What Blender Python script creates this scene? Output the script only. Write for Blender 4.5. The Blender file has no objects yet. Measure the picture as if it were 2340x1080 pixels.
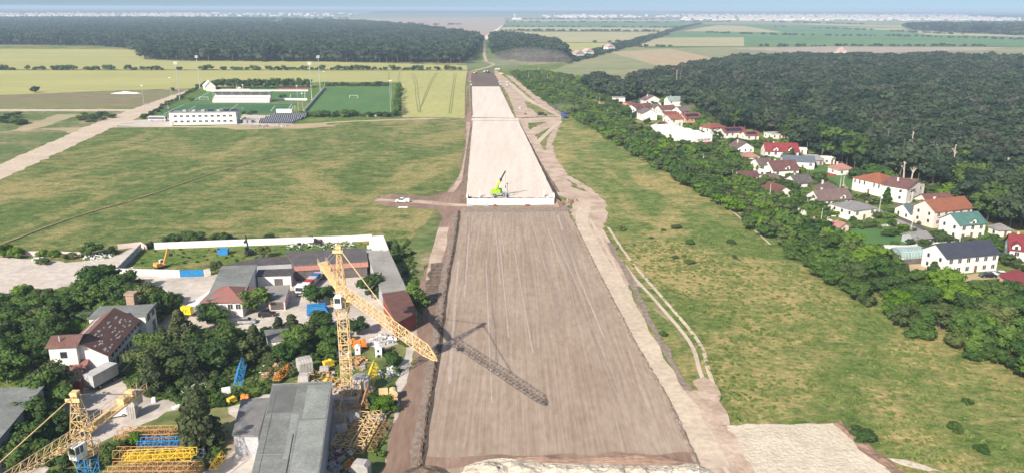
import bpy, bmesh, math, random
import numpy as np
from mathutils import Vector, Matrix, noise
from mathutils.geometry import tessellate_polygon
random.seed(7)
rnd = random.Random(11)
PI = math.pi
S = bpy.context.scene
C = S.collection
# ------------------------------------------------------------------ camera, world, sun, exposure
H = 76.0; F = 1750.0; PITCH = math.radians(16.61); ROLL = math.radians(0.22)
R3 = Matrix.Rotation(PI/2 - PITCH, 3, 'X') @ Matrix.Rotation(ROLL, 3, 'Z')
cam = bpy.data.cameras.new('camera'); camo = bpy.data.objects.new('camera', cam); C.objects.link(camo)
camo.location = (0, 0, H); camo.rotation_euler = R3.to_euler()
cam.sensor_width = 36; cam.lens = 36*F/2340; cam.clip_start = 1; cam.clip_end = 90000
S.camera = camo
SUN_EL = math.radians(34.5); SH = math.radians(33)          # shadows fall 33 degrees right of forward
sd = Vector((math.sin(SH)*math.cos(SUN_EL), math.cos(SH)*math.cos(SUN_EL), -math.sin(SUN_EL)))
W = bpy.data.worlds.new('World'); S.world = W; W.use_nodes = True
nt = W.node_tree
sky = nt.nodes.new('ShaderNodeTexSky'); sky.sky_type = 'NISHITA'; sky.sun_disc = False
sky.sun_elevation = SUN_EL; sky.sun_rotation = math.radians(180+33); sky.altitude = 100; sky.air_density = 1.0; sky.dust_density = 2.6; sky.ozone_density = 1.5
stc = nt.nodes.new('ShaderNodeTexCoord'); smp = nt.nodes.new('ShaderNodeMapping'); smp.inputs['Location'].default_value = (0, 0, .13)   # hazy blue band kept down to the horizon
nt.links.new(stc.outputs['Generated'], smp.inputs[0]); nt.links.new(smp.outputs[0], sky.inputs[0])
nt.links.new(sky.outputs[0], nt.nodes['Background'].inputs[0]); nt.nodes['Background'].inputs[1].default_value = 0.10
sl = bpy.data.lights.new('sun', 'SUN'); sl.energy = 5.0; sl.angle = math.radians(0.5); sl.color = (1.0, 0.94, 0.85)
slo = bpy.data.objects.new('sun', sl); C.objects.link(slo); slo.rotation_euler = sd.to_track_quat('-Z', 'Y').to_euler(); slo.location = (-60, -90, 120)
S.view_settings.view_transform = 'Standard'; S.view_settings.look = 'None'; S.view_settings.gamma = 1
S.view_settings.exposure = 0.52
S.cycles.max_bounces = 5; S.cycles.diffuse_bounces = 2; S.cycles.glossy_bounces = 2; S.cycles.transmission_bounces = 4
S.cycles.volume_bounces = 0; S.cycles.transparent_max_bounces = 8; S.cycles.use_denoising = True

def P(px, py, z=0.0):
    d = R3 @ Vector(((px-1170)/F, -(py-540)/F, -1.0))
    t = (z-H)/d.z
    return Vector((d.x*t, d.y*t, z))
def proj(v):
    q = R3.transposed() @ (Vector(v)-Vector((0, 0, H)))
    return (1170 + F*q.x/-q.z, 540 - F*q.y/-q.z)
def ztop(p, py):
    lo, hi = -5.0, 90.0
    for _ in range(40):
        m = (lo+hi)/2
        if proj((p.x, p.y, m))[1] > py: lo = m
        else: hi = m
    return (lo+hi)/2

# ------------------------------------------------------------------ materials
def rgb(c): return (c[0], c[1], c[2], 1)
_mats = {}
def M(name, c1, c2=None, scale=1.0, rough=.8, bump=0.0, metal=0.0, c3=None, stretch=(1, 1, 1), coord='Object', lo=.38, hi=.62, rot=0, spec=.3, fine=0.25, rand=0.0, detail=5):
    if name in _mats: return _mats[name]
    m = bpy.data.materials.new(name); m.use_nodes = True; _mats[name] = m
    n = m.node_tree.nodes; L = m.node_tree.links; b = n['Principled BSDF']
    b.inputs['Roughness'].default_value = rough; b.inputs['Metallic'].default_value = metal
    b.inputs['Specular IOR Level'].default_value = spec
    c2 = c2 or tuple(x*.8 for x in c1)
    if coord == 'World': src = n.new('ShaderNodeNewGeometry').outputs['Position']
    else: src = n.new('ShaderNodeTexCoord').outputs['Object']
    mp = n.new('ShaderNodeMapping'); mp.inputs['Scale'].default_value = stretch; mp.inputs['Rotation'].default_value = (0, 0, rot)
    L.new(src, mp.inputs[0])
    t = n.new('ShaderNodeTexNoise'); t.inputs['Scale'].default_value = scale; t.inputs['Detail'].default_value = detail; t.inputs['Roughness'].default_value = .6
    L.new(mp.outputs[0], t.inputs['Vector'])
    r = n.new('ShaderNodeValToRGB'); e = r.color_ramp.elements
    e[0].position = lo; e[0].color = rgb(c1); e[1].position = hi; e[1].color = rgb(c2)
    if c3: x = e.new((lo+hi)/2); x.color = rgb(c3)
    L.new(t.outputs[0], r.inputs[0]); out = r.outputs[0]
    t2 = n.new('ShaderNodeTexNoise'); t2.inputs['Scale'].default_value = scale*9; t2.inputs['Detail'].default_value = 3
    L.new(mp.outputs[0], t2.inputs['Vector'])
    mr = n.new('ShaderNodeMapRange'); mr.inputs['From Min'].default_value = .3; mr.inputs['From Max'].default_value = .7
    mr.inputs['To Min'].default_value = 1-fine; mr.inputs['To Max'].default_value = 1+fine
    L.new(t2.outputs[0], mr.inputs[0])
    mm = n.new('ShaderNodeVectorMath'); mm.operation = 'SCALE'; L.new(out, mm.inputs[0]); L.new(mr.outputs[0], mm.inputs['Scale']); out = mm.outputs[0]
    if rand:
        oi = n.new('ShaderNodeObjectInfo'); m2 = n.new('ShaderNodeMapRange'); L.new(oi.outputs['Random'], m2.inputs[0])
        m2.inputs['To Min'].default_value = 1-rand; m2.inputs['To Max'].default_value = 1+rand
        v = n.new('ShaderNodeVectorMath'); v.operation = 'SCALE'; L.new(out, v.inputs[0]); L.new(m2.outputs[0], v.inputs['Scale']); out = v.outputs[0]
    L.new(out, b.inputs['Base Color'])
    if bump:
        bp = n.new('ShaderNodeBump'); bp.inputs['Strength'].default_value = 1.0; bp.inputs['Distance'].default_value = bump
        L.new(t2.outputs[0], bp.inputs['Height']); L.new(bp.outputs[0], b.inputs['Normal'])
    return m
def corrugated(name, c1, c2, pitch=6.0, axis='X', rough=.55):
    """sheet-metal or tile roof: fine ribs as bump and wear"""
    if name in _mats: return _mats[name]
    m = M(name, c1, c2, .5, rough=rough, fine=.18, rand=.12)
    n = m.node_tree.nodes; L = m.node_tree.links; b = n['Principled BSDF']
    w = n.new('ShaderNodeTexWave'); w.bands_direction = axis; w.inputs['Scale'].default_value = pitch; w.inputs['Distortion'].default_value = .4
    tc = n.new('ShaderNodeTexCoord'); L.new(tc.outputs['Object'], w.inputs['Vector'])
    bp = n.new('ShaderNodeBump'); bp.inputs['Distance'].default_value = .08; L.new(w.outputs[1], bp.inputs['Height']); L.new(bp.outputs[0], b.inputs['Normal'])
    return m

def leafmat(name, dark, light, scale=.35):
    m = bpy.data.materials.new(name); m.use_nodes = True; _mats[name] = m
    n = m.node_tree.nodes; L = m.node_tree.links; b = n['Principled BSDF']; b.inputs['Roughness'].default_value = .65; b.inputs['Specular IOR Level'].default_value = .2
    tc = n.new('ShaderNodeTexCoord'); t = n.new('ShaderNodeTexNoise'); t.inputs['Scale'].default_value = scale; t.inputs['Detail'].default_value = 4; t.inputs['Roughness'].default_value = .7
    L.new(tc.outputs['Object'], t.inputs['Vector'])
    oi = n.new('ShaderNodeObjectInfo')
    ad = n.new('ShaderNodeMath'); ad.operation = 'MULTIPLY_ADD'; L.new(oi.outputs['Random'], ad.inputs[0]); ad.inputs[1].default_value = .44; L.new(t.outputs[0], ad.inputs[2])
    r = n.new('ShaderNodeValToRGB'); e = r.color_ramp.elements
    e[0].position = .45; e[0].color = rgb(dark); e[1].position = .98; e[1].color = rgb(light)
    L.new(ad.outputs[0], r.inputs[0]); L.new(r.outputs[0], b.inputs['Base Color'])
    tr = n.new('ShaderNodeBsdfTranslucent'); L.new(r.outputs[0], tr.inputs[0])
    mx = n.new('ShaderNodeMixShader'); mx.inputs[0].default_value = .36
    L.new(b.outputs[0], mx.inputs[1]); L.new(tr.outputs[0], mx.inputs[2]); L.new(mx.outputs[0], n['Material Output'].inputs[0])
    return m

def grassmat(name, greens, drys, dry_pos=.55, big=.02, streak=None):
    """meadow: green and straw patches at three sizes with strong relief"""
    m = bpy.data.materials.new(name); m.use_nodes = True; _mats[name] = m
    n = m.node_tree.nodes; L = m.node_tree.links; b = n['Principled BSDF']; b.inputs['Roughness'].default_value = .9; b.inputs['Specular IOR Level'].default_value = .1
    g = n.new('ShaderNodeNewGeometry')
    def nz(sc, det=6, rough=.62, stretch=None, rot=0, dist=0):
        t = n.new('ShaderNodeTexNoise'); t.inputs['Scale'].default_value = sc; t.inputs['Detail'].default_value = det; t.inputs['Roughness'].default_value = rough; t.inputs['Distortion'].default_value = dist
        if stretch:
            mp = n.new('ShaderNodeMapping'); mp.inputs['Scale'].default_value = stretch; mp.inputs['Rotation'].default_value = (0, 0, rot); L.new(g.outputs['Position'], mp.inputs[0]); L.new(mp.outputs[0], t.inputs['Vector'])
        else: L.new(g.outputs['Position'], t.inputs['Vector'])
        return t.outputs[0]
    def mix(a, c, f):
        x = n.new('ShaderNodeMix'); x.data_type = 'RGBA'
        for s_, v in ((6, a), (7, c)):
            if isinstance(v, tuple): x.inputs[s_].default_value = rgb(v)
            else: L.new(v, x.inputs[s_])
        L.new(f, x.inputs[0]); return x.outputs[2]
    def mr(v, a, c, d=0, e=1):
        x = n.new('ShaderNodeMapRange'); L.new(v, x.inputs[0]); x.inputs[1].default_value = a; x.inputs[2].default_value = c; x.inputs[3].default_value = d; x.inputs[4].default_value = e; return x.outputs[0]
    gcol = mix(greens[0], greens[1], mr(nz(big*9, 5), .4, .6))
    dcol = mix(drys[0], drys[1], mr(nz(big*22, 4), .4, .6))
    f1 = nz(big, 8, .68, stretch=(1, .55, 1) if not streak else (streak[0], streak[1], 1), rot=streak[2] if streak else 0, dist=1.0)
    fm = nz(.16, 9, .78, stretch=(.5, 1, 1), dist=.5)
    sm = n.new('ShaderNodeMath'); sm.operation = 'MULTIPLY_ADD'; L.new(fm, sm.inputs[0]); sm.inputs[1].default_value = .9; L.new(f1, sm.inputs[2])
    col = mix(gcol, dcol, mr(sm.outputs[0], dry_pos+.45-.09, dry_pos+.45+.09))
    col = mix(col, tuple(x*.6 for x in greens[0]), mr(nz(.22, 7, .78), .55, .70, 0, .7))
    f3 = nz(1.0, 6, .78, stretch=(.55, .8, 1))
    v = n.new('ShaderNodeVectorMath'); v.operation = 'SCALE'; L.new(col, v.inputs[0]); L.new(mr(f3, .3, .7, .5, 1.55), v.inputs['Scale'])
    L.new(v.outputs[0], b.inputs['Base Color'])
    bp = n.new('ShaderNodeBump'); bp.inputs['Distance'].default_value = .7; bp.inputs['Strength'].default_value = .8
    L.new(nz(1.6, 4, .7), bp.inputs['Height']); L.new(bp.outputs[0], b.inputs['Normal'])
    return m

# ------------------------------------------------------------------ mesh builder
class MB:
    def __init__(s): s.v = []; s.f = []; s.mi = []; s.m = 0
    def add(s, vs, fs):
        o = len(s.v); s.v += [tuple(q) for q in vs]; s.f += [tuple(i+o for i in q) for q in fs]; s.mi += [s.m]*len(fs); return s
    def box(s, x0, y0, z0, x1, y1, z1):
        return s.add([(x0, y0, z0), (x1, y0, z0), (x1, y1, z0), (x0, y1, z0), (x0, y0, z1), (x1, y0, z1), (x1, y1, z1), (x0, y1, z1)],
                     [(0, 3, 2, 1), (4, 5, 6, 7), (0, 1, 5, 4), (1, 2, 6, 5), (2, 3, 7, 6), (3, 0, 4, 7)])
    def cbox(s, c, sz): return s.box(c[0]-sz[0]/2, c[1]-sz[1]/2, c[2]-sz[2]/2, c[0]+sz[0]/2, c[1]+sz[1]/2, c[2]+sz[2]/2)
    def bar(s, p, q, r, n=4, r2=None):
        p = Vector(p); q = Vector(q); d = (q-p)
        if d.length < 1e-6: return s
        d.normalize(); a = d.cross(Vector((0, 0, 1)))
        if a.length < .05: a = Vector((1, 0, 0))
        a.normalize(); b = d.cross(a); r2 = r if r2 is None else r2; vs = []
        for k in range(n):
            t = 2*PI*(k+.5)/n; u = a*math.cos(t)+b*math.sin(t); vs.append(p+u*r); vs.append(q+u*r2)
        fs = [(2*k, 2*((k+1) % n), 2*((k+1) % n)+1, 2*k+1) for k in range(n)]
        fs += [tuple(2*k for k in reversed(range(n))), tuple(2*k+1 for k in range(n))]
        return s.add(vs, fs)
    def prism(s, pts, z0, z1):
        n = len(pts); vs = [(p[0], p[1], z0) for p in pts]+[(p[0], p[1], z1) for p in pts]
        return s.add(vs, [tuple(reversed(range(n))), tuple(range(n, 2*n))]+[(k, (k+1) % n, n+(k+1) % n, n+k) for k in range(n)])
    def extr(s, pts, y0, y1):            # profile in x,z extruded along y
        n = len(pts); vs = [(p[0], y0, p[1]) for p in pts]+[(p[0], y1, p[1]) for p in pts]
        return s.add(vs, [tuple(range(n)), tuple(reversed(range(n, 2*n)))]+[(k, n+k, n+(k+1) % n, (k+1) % n) for k in range(n)])
    def extx(s, pts, x0, x1):            # profile in y,z extruded along x
        n = len(pts); vs = [(x0, p[0], p[1]) for p in pts]+[(x1, p[0], p[1]) for p in pts]
        return s.add(vs, [tuple(reversed(range(n))), tuple(range(n, 2*n))]+[(k, (k+1) % n, n+(k+1) % n, n+k) for k in range(n)])
    def slab(s, quad, t):                # thick sheet from a quad
        q = [Vector(p) for p in quad]; nrm = (q[1]-q[0]).cross(q[-1]-q[0]).normalized()*t; n = len(q)
        return s.add(q+[p+nrm for p in q], [tuple(reversed(range(n))), tuple(range(n, 2*n))]+[(k, (k+1) % n, n+(k+1) % n, n+k) for k in range(n)])
    def lattice(s, p, q, w, h=None, seg=None, r=.05, up=(0, 0, 1), tri=False, w2=None):
        p = Vector(p); q = Vector(q); d = q-p; L = d.length; d.normalize(); up = Vector(up)
        sx = d.cross(up)
        if sx.length < .05: sx = Vector((1, 0, 0))
        sx.normalize(); uz = sx.cross(d).normalized(); h = h or w; seg = seg or max(2, int(round(L/w))); w2 = w2 or 1
        def sec(k):
            c = p.lerp(q, k/seg); f = 1+(w2-1)*k/seg
            if tri: return [c-sx*w/2*f, c+sx*w/2*f, c+uz*h*f]
            return [c+sx*a*w/2*f+uz*b*h/2*f for a, b in ((-1, -1), (1, -1), (1, 1), (-1, 1))]
        m = 3 if tri else 4
        for k in range(seg):
            a, b = sec(k), sec(k+1)
            for i in range(m):
                j = (i+1) % m
                s.bar(a[i], b[i], r); s.bar(a[i], a[j], r*.6)
                if (k+i) % 2: s.bar(a[i], b[j], r*.6)
                else: s.bar(a[j], b[i], r*.6)
        b = sec(seg)
        for i in range(m): s.bar(b[i], b[(i+1) % m], r*.6)
        return s
    def mesh(s, name, mats):
        me = bpy.data.meshes.new(name); me.from_pydata(s.v, [], s.f)
        for m in (mats if isinstance(mats, (list, tuple)) else [mats]): me.materials.append(m)
        me.polygons.foreach_set('material_index', s.mi); me.update()
        bm = bmesh.new(); bm.from_mesh(me); bmesh.ops.recalc_face_normals(bm, faces=bm.faces); bm.to_mesh(me); bm.free()
        return me
    def build(s, name, mats, parent=None, loc=(0, 0, 0), rz=0):
        return link(name, s.mesh(name, mats), parent, loc, rz)
def link(name, me, parent=None, loc=(0, 0, 0), rz=0):
    o = bpy.data.objects.new(name, me); C.objects.link(o); o.location = loc; o.rotation_euler = (0, 0, rz)
    if parent: o.parent = parent
    return o
def tag(o, label, cat, group=None, kind=None):
    o['label'] = label; o['category'] = cat
    if group: o['group'] = group
    if kind: o['kind'] = kind
    return o
def thing(name, label, cat, loc=(0, 0, 0), rz=0, group=None):
    o = bpy.data.objects.new(name, None); C.objects.link(o); o.location = loc; o.rotation_euler = (0, 0, rz); o.empty_display_size = .5
    return tag(o, label, cat, group)
def struct(o): o['kind'] = 'structure'; return o
def copy_tree(o, parent=None):
    c = o.copy(); C.objects.link(c); c.parent = parent
    for ch in list(o.children): copy_tree(ch, c)
    return c
def place(o, loc, rz=None, sc=None, label=None, group=None):
    o.location = loc
    if rz is not None: o.rotation_euler = (0, 0, rz)
    if sc is not None: o.scale = sc if hasattr(sc, '__len__') else (sc, sc, sc)
    if label: o['label'] = label
    if group: o['group'] = group
    return o

def rough_edges(W_, amp):
    out = []
    n = len(W_)
    for i in range(n):
        a = W_[i]; b = W_[(i+1) % n]; L = (b-a).length
        k = max(1, min(60, int(L/max(amp*2.5, .6)))) if amp > 0 else 1
        d = (b-a); nrm = Vector((-d.y, d.x, 0)); nrm = nrm.normalized() if nrm.length > 0 else nrm
        for j in range(k):
            p = a.lerp(b, j/k)
            if j and amp: p = p+nrm*(noise.noise(p*(1/(amp*5)))*amp*1.6+noise.noise(p*(1/amp))*amp*.6+noise.noise(p*(2.7/amp)+Vector((5, 5, 5)))*amp*.7)
            out.append(p)
    return out
_z = [0.05]; _st = [.02]
def layer(z, st=.004): _z[0] = z; _st[0] = st
def sheet(name, pts, mat, amp=0.0, z=None, world=False, zs=None):
    """flat ground sheet from outline points given on the ground as seen in the photograph"""
    if z is None: _z[0] += _st[0]; z = _z[0]
    Wp = [Vector((p[0], p[1], 0)) for p in pts] if world else [P(p[0], p[1], 0) for p in pts]
    Wp = rough_edges(Wp, amp)
    Wp = [Vector((p.x, p.y, z)) for p in Wp]
    tr = tessellate_polygon([Wp]); me = bpy.data.meshes.new(name)
    fs = []
    for t in tr:
        a, b, c = (Wp[i] for i in t)
        fs.append(tuple(t) if (b-a).cross(c-a).z > 0 else tuple(reversed(t)))
    me.from_pydata([tuple(p) for p in Wp], [], fs); me.materials.append(mat); me.update()
    return struct(link(name, me))
def strip(name, line, wl, mat, amp=0.0, z=None):
    """a track: centre line in picture points, width in metres"""
    Wp = [P(p[0], p[1], 0) for p in line]
    # smooth
    pts = []
    for i in range(len(Wp)-1):
        a = Wp[max(i-1, 0)]; b = Wp[i]; c = Wp[i+1]; d = Wp[min(i+2, len(Wp)-1)]
        for k in range(5):
            t = k/5; pts.append(.5*((2*b)+(-a+c)*t+(2*a-5*b+4*c-d)*t*t+(-a+3*b-3*c+d)*t**3))
    pts.append(Wp[-1]); L = []; Rr = []
    for i, p in enumerate(pts):
        d = pts[min(i+1, len(pts)-1)]-pts[max(i-1, 0)]; nn = Vector((-d.y, d.x, 0)).normalized()
        w = wl if not hasattr(wl, '__len__') else wl[0]+(wl[1]-wl[0])*i/(len(pts)-1)
        L.append(p+nn*w/2*(1+amp*noise.noise(p*.15))); Rr.append(p-nn*w/2*(1+amp*noise.noise(p*.17+Vector((9, 9, 9)))))
    return sheet(name, [(p.x, p.y) for p in L+Rr[::-1]], mat, world=True, z=z)
def ridge(name, line, wid, hgt, mat, label, cat, seed=0, step=.7, world=False, z0=-.05):
    """lumpy windrow of soil along a line"""
    Wp = [Vector((*p, 0)) for p in line] if world else [P(p[0], p[1], 0) for p in line]
    pts = []
    for a, b in zip(Wp, Wp[1:]):
        k = max(1, int((b-a).length/step))
        pts += [a.lerp(b, i/k) for i in range(k)]
    pts.append(Wp[-1]); m = MB(); n = 7; vs = []
    for i, p in enumerate(pts):
        d = pts[min(i+1, len(pts)-1)]-pts[max(i-1, 0)]; nn = Vector((-d.y, d.x, 0)).normalized()
        wv = wid*(.85+.5*noise.noise(p*.7+Vector((seed, 0, 0)))); hv = hgt*max(.3, .8+.7*noise.noise(p*.8+Vector((0, seed, 3))))
        if i in (0, len(pts)-1): hv = 0
        for k in range(n):
            t = k/(n-1)*2-1; zz = hv*(1-t*t)*(1+.7*noise.noise(p*1.7+Vector((k*3.1, seed, 0))))
            vs.append(p+nn*(wv*t/2)+Vector((0, 0, max(zz, 0)+z0 if abs(t) > .99 else zz)))
    fs = [(i*n+k, i*n+k+1, (i+1)*n+k+1, (i+1)*n+k) for i in range(len(pts)-1) for k in range(n-1)]
    m.add(vs, fs); return struct(tag(m.build(name, mat), label, cat))
def mound(name, c, rx, ry, h, mat, label, cat, seed=0, rz=0, group=None, sharp=1.0, n=22):
    m = MB(); vs = []; ids = {}
    for i in range(n+1):
        for j in range(n+1):
            x = i/n*2-1; y = j/n*2-1; r = math.sqrt(x*x+y*y)
            rr = r*(1+.25*noise.noise(Vector((x*1.5, y*1.5, seed))))
            z = max(0, 1-rr)**sharp*h
            z *= 1+.35*noise.noise(Vector((x*4, y*4, seed+5)))
            if z > 0: z += .12*h*noise.noise(Vector((x*9, y*9, seed+9)))*min(1, z/h*3)
            vs.append((x*rx, y*ry, max(z, 0)-.03))
    fs = []
    for i in range(n):
        for j in range(n):
            q = (i*(n+1)+j, (i+1)*(n+1)+j, (i+1)*(n+1)+j+1, i*(n+1)+j+1)
            if any(vs[k][2] > 0 for k in q): fs.append(q)
    m.add(vs, fs); o = m.build(name, mat, loc=(c[0], c[1], c[2] if len(c) > 2 else 0), rz=rz)
    return tag(o, label, cat, group)
# ------------------------------------------------------------------ ground materials
g_meadow = grassmat('meadow_grass', ((.078, .13, .03), (.15, .19, .052)), ((.27, .25, .09), (.38, .30, .13)), dry_pos=.535)
g_right = grassmat('right_grass', ((.095, .15, .034), (.18, .225, .062)), ((.33, .295, .105), (.44, .32, .145)), dry_pos=.53, big=.026)
g_lush = grassmat('lush_grass', ((.075, .14, .024), (.13, .20, .038)), ((.18, .21, .055), (.27, .25, .09)), dry_pos=.58, big=.05)
g_far = M('far_plain', (.10, .15, .055), (.19, .20, .09), .002, coord='World', bump=0, fine=.15, spec=.1)
wheat = M('ripening_wheat', (.36, .35, .13), (.42, .39, .15), .004, coord='World', stretch=(1, 3, 1), fine=.06, spec=.1)
wheat2 = M('wheat_nearby', (.37, .36, .13), (.42, .40, .15), .02, coord='World', stretch=(1, .3, 1), fine=.08, spec=.1)
yellow = M('far_barley', (.38, .34, .18), (.42, .38, .20), .004, coord='World', fine=.08, spec=.1)
tanf = M('stubble', (.42, .31, .19), (.38, .33, .19), .006, coord='World', fine=.1, spec=.1)
pinkf = M('bare_plough_land', (.40, .30, .24), (.36, .31, .24), .004, coord='World', fine=.1, spec=.1)
greenf = M('far_maize', (.10, .20, .085), (.14, .23, .09), .004, coord='World', fine=.15, spec=.1)
greyg = M('far_pasture', (.21, .24, .11), (.30, .28, .15), .006, coord='World', stretch=(1, 2, 1), fine=.12, spec=.1)
darkg = M('far_woods_floor', (.03, .05, .03), (.05, .07, .04), .004, coord='World', spec=.1)
fallow = M('fallow_field', (.20, .20, .07), (.22, .165, .10), .012, coord='World', stretch=(.6, 2, 1), fine=.2, bump=.2)
scrub = M('scrub_ground', (.10, .145, .035), (.33, .26, .16), .03, coord='World', c3=(.17, .18, .06), fine=.35, bump=.4, lo=.42, hi=.66)
dirt = M('track_dirt', (.39, .28, .205), (.55, .425, .33), .12, coord='World', fine=.14, bump=.12, spec=.15)
paledirt = M('pale_track_dirt', (.58, .47, .35), (.50, .40, .30), .08, coord='World', fine=.15, bump=.08)
concrete = M('dusty_concrete', (.53, .45, .38), (.44, .38, .32), .06, coord='World', c3=(.56, .49, .42), fine=.14, bump=.06)
asphalt = M('worn_asphalt', (.25, .23, .21), (.32, .29, .26), .05, coord='World', fine=.15)
sand = M('compacted_sand', (.72, .625, .53), (.61, .52, .43), .22, coord='World', fine=.07, bump=.05, lo=.35, hi=.75, stretch=(1, .07, 1))
loosesand = M('loose_sand', (.62, .53, .41), (.53, .45, .34), .2, coord='World', fine=.14, bump=.25)
soil = M('dark_soil', (.21, .135, .095), (.31, .205, .15), .12, coord='World', fine=.14, bump=.12, stretch=(1, .2, 1))
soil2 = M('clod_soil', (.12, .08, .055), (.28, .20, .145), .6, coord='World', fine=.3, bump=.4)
darksoil = M('damp_soil', (.13, .09, .07), (.17, .12, .095), .04, coord='World', fine=.2, bump=.15)
rubble = M('pale_clods', (.42, .33, .26), (.27, .20, .15), .8, coord='World', fine=.4, bump=.4)
pitchm = M('artificial_turf', (.045, .125, .04), (.05, .14, .045), .02, coord='World', fine=.08)
pitch2 = M('mown_turf', (.07, .155, .04), (.10, .19, .05), .02, coord='World', stretch=(1, .4, 1), fine=.1)
white = M('white_paint', (.80, .79, .76), (.74, .73, .70), .3, fine=.05)
redcourt = M('red_court', (.32, .12, .09), (.28, .11, .08), .02, coord='World', fine=.1)

def roadbed_mat():
    m = bpy.data.materials.new('graded_roadbed'); m.use_nodes = True; n = m.node_tree.nodes; L = m.node_tree.links; b = n['Principled BSDF']
    b.inputs['Roughness'].default_value = .95; b.inputs['Specular IOR Level'].default_value = .1
    g = n.new('ShaderNodeNewGeometry'); cols = []
    def nz(stretch, sc, det=4, rot=0):
        mp = n.new('ShaderNodeMapping'); mp.inputs['Scale'].default_value = stretch; mp.inputs['Rotation'].default_value = (0, 0, rot); L.new(g.outputs['Position'], mp.inputs[0])
        t = n.new('ShaderNodeTexNoise'); t.inputs['Scale'].default_value = sc; t.inputs['Detail'].default_value = det; t.inputs['Roughness'].default_value = .65; L.new(mp.outputs[0], t.inputs['Vector']); return t.outputs[0]
    a = nz((1, .02, 1), 1.5, 8); c = nz((1, .5, 1), .05, 4); d = nz((1, .012, 1), 2.6, 3); e = nz((1, .35, 1), .9, 5)
    r = n.new('ShaderNodeValToRGB'); el = r.color_ramp.elements
    el[0].position = .3; el[0].color = (.285, .208, .152, 1); el[1].position = .72; el[1].color = (.395, .308, .238, 1); x = el.new(.5); x.color = (.34, .258, .195, 1)
    s1 = n.new('ShaderNodeMath'); s1.operation = 'MULTIPLY_ADD'; L.new(c, s1.inputs[0]); s1.inputs[1].default_value = .9; L.new(a, s1.inputs[2])
    s2 = n.new('ShaderNodeMath'); s2.operation = 'MULTIPLY_ADD'; L.new(d, s2.inputs[0]); s2.inputs[1].default_value = .35; L.new(s1.outputs[0], s2.inputs[2])
    s3 = n.new('ShaderNodeMath'); s3.operation = 'SUBTRACT'; L.new(s2.outputs[0], s3.inputs[0]); s3.inputs[1].default_value = .62
    L.new(s3.outputs[0], r.inputs[0])
    mr = n.new('ShaderNodeMapRange'); L.new(e, mr.inputs[0]); mr.inputs[1].default_value = .3; mr.inputs[2].default_value = .7; mr.inputs[3].default_value = .86; mr.inputs[4].default_value = 1.14
    v = n.new('ShaderNodeVectorMath'); v.operation = 'SCALE'; L.new(r.outputs[0], v.inputs[0]); L.new(mr.outputs[0], v.inputs['Scale']); L.new(v.outputs[0], b.inputs['Base Color'])
    bp = n.new('ShaderNodeBump'); bp.inputs['Distance'].default_value = .12; L.new(a, bp.inputs['Height']); L.new(bp.outputs[0], b.inputs['Normal'])
    return m
roadbed = roadbed_mat()

# ------------------------------------------------------------------ the ground and the fields
def grid_ground():
    m = MB(); m.add([(-34000, -300, 0), (34000, -300, 0), (34000, 36000, 0), (-34000, 36000, 0)], [(0, 1, 2, 3)])
    return struct(m.build('ground', g_far))
grid_ground()
sheet('meadow', [(-1400, 1300), (-1500, 110), (0, 104), (1140, 60), (1170, 1300)], g_meadow, z=.02)
sheet('meadow', [(1170, 1300), (1140, 60), (1600, 128), (4200, 128), (4200, 1300)], g_right, z=.02)
# far fields, right of the corridor
for nm, pts, mt in (
    ('field', [(700, 36), (1560, 36), (1560, 42), (700, 44)], greyg),
    ('field', [(640, 44), (1150, 40), (1160, 50), (1095, 92), (900, 70)], pinkf),
    ('field', [(1165, 44), (1590, 43), (1580, 49), (1160, 50)], pinkf),
    ('maize_field', [(1160, 51), (1590, 52), (1560, 63), (1150, 60)], greenf),
    ('barley_field', [(1150, 62), (1550, 64), (1520, 72), (1140, 70)], yellow),
    ('barley_field', [(1145, 73), (1515, 74), (1415, 97), (1270, 97)], yellow),
    ('barley_field', [(1270, 99), (1412, 99), (1350, 125), (1280, 128)], wheat2),
    ('field', [(1560, 55), (1800, 40), (2340, 52), (2340, 62), (1620, 56)], greyg),
    ('barley_field', [(1590, 66), (1640, 58), (1700, 60), (1800, 75), (1560, 72)], yellow),
    ('maize_field', [(1690, 58), (2100, 62), (2360, 76), (2700, 90), (2700, 107), (1500, 107), (1440, 108), (1500, 86), (1560, 74), (1800, 76)], greenf),
    ('barley_field', [(1850, 54), (2080, 60), (2060, 64), (1840, 57)], yellow),
    ('barley_field', [(1930, 63), (2110, 66), (2170, 71), (1990, 69)], yellow),
    ('barley_field', [(2070, 71), (2200, 72), (2700, 82), (2700, 88), (2340, 85), (2120, 80)], yellow),
    ('barley_field', [(1490, 87), (1700, 86), (1700, 106), (1425, 107)], yellow),
    ('pasture', [(1285, 190), (1270, 160), (1330, 132), (1420, 112), (1700, 108), (2800, 108), (2800, 150), (1700, 170), (1450, 192)], greyg),
    ('stubble_field', [(1390, 120), (1530, 112), (1660, 140), (1560, 152), (1500, 150)], tanf),
    ('stubble_field', [(1660, 112), (1900, 107), (2300, 109), (2240, 116), (1900, 124)], pinkf),
):
    sheet(nm, pts, mt)
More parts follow.
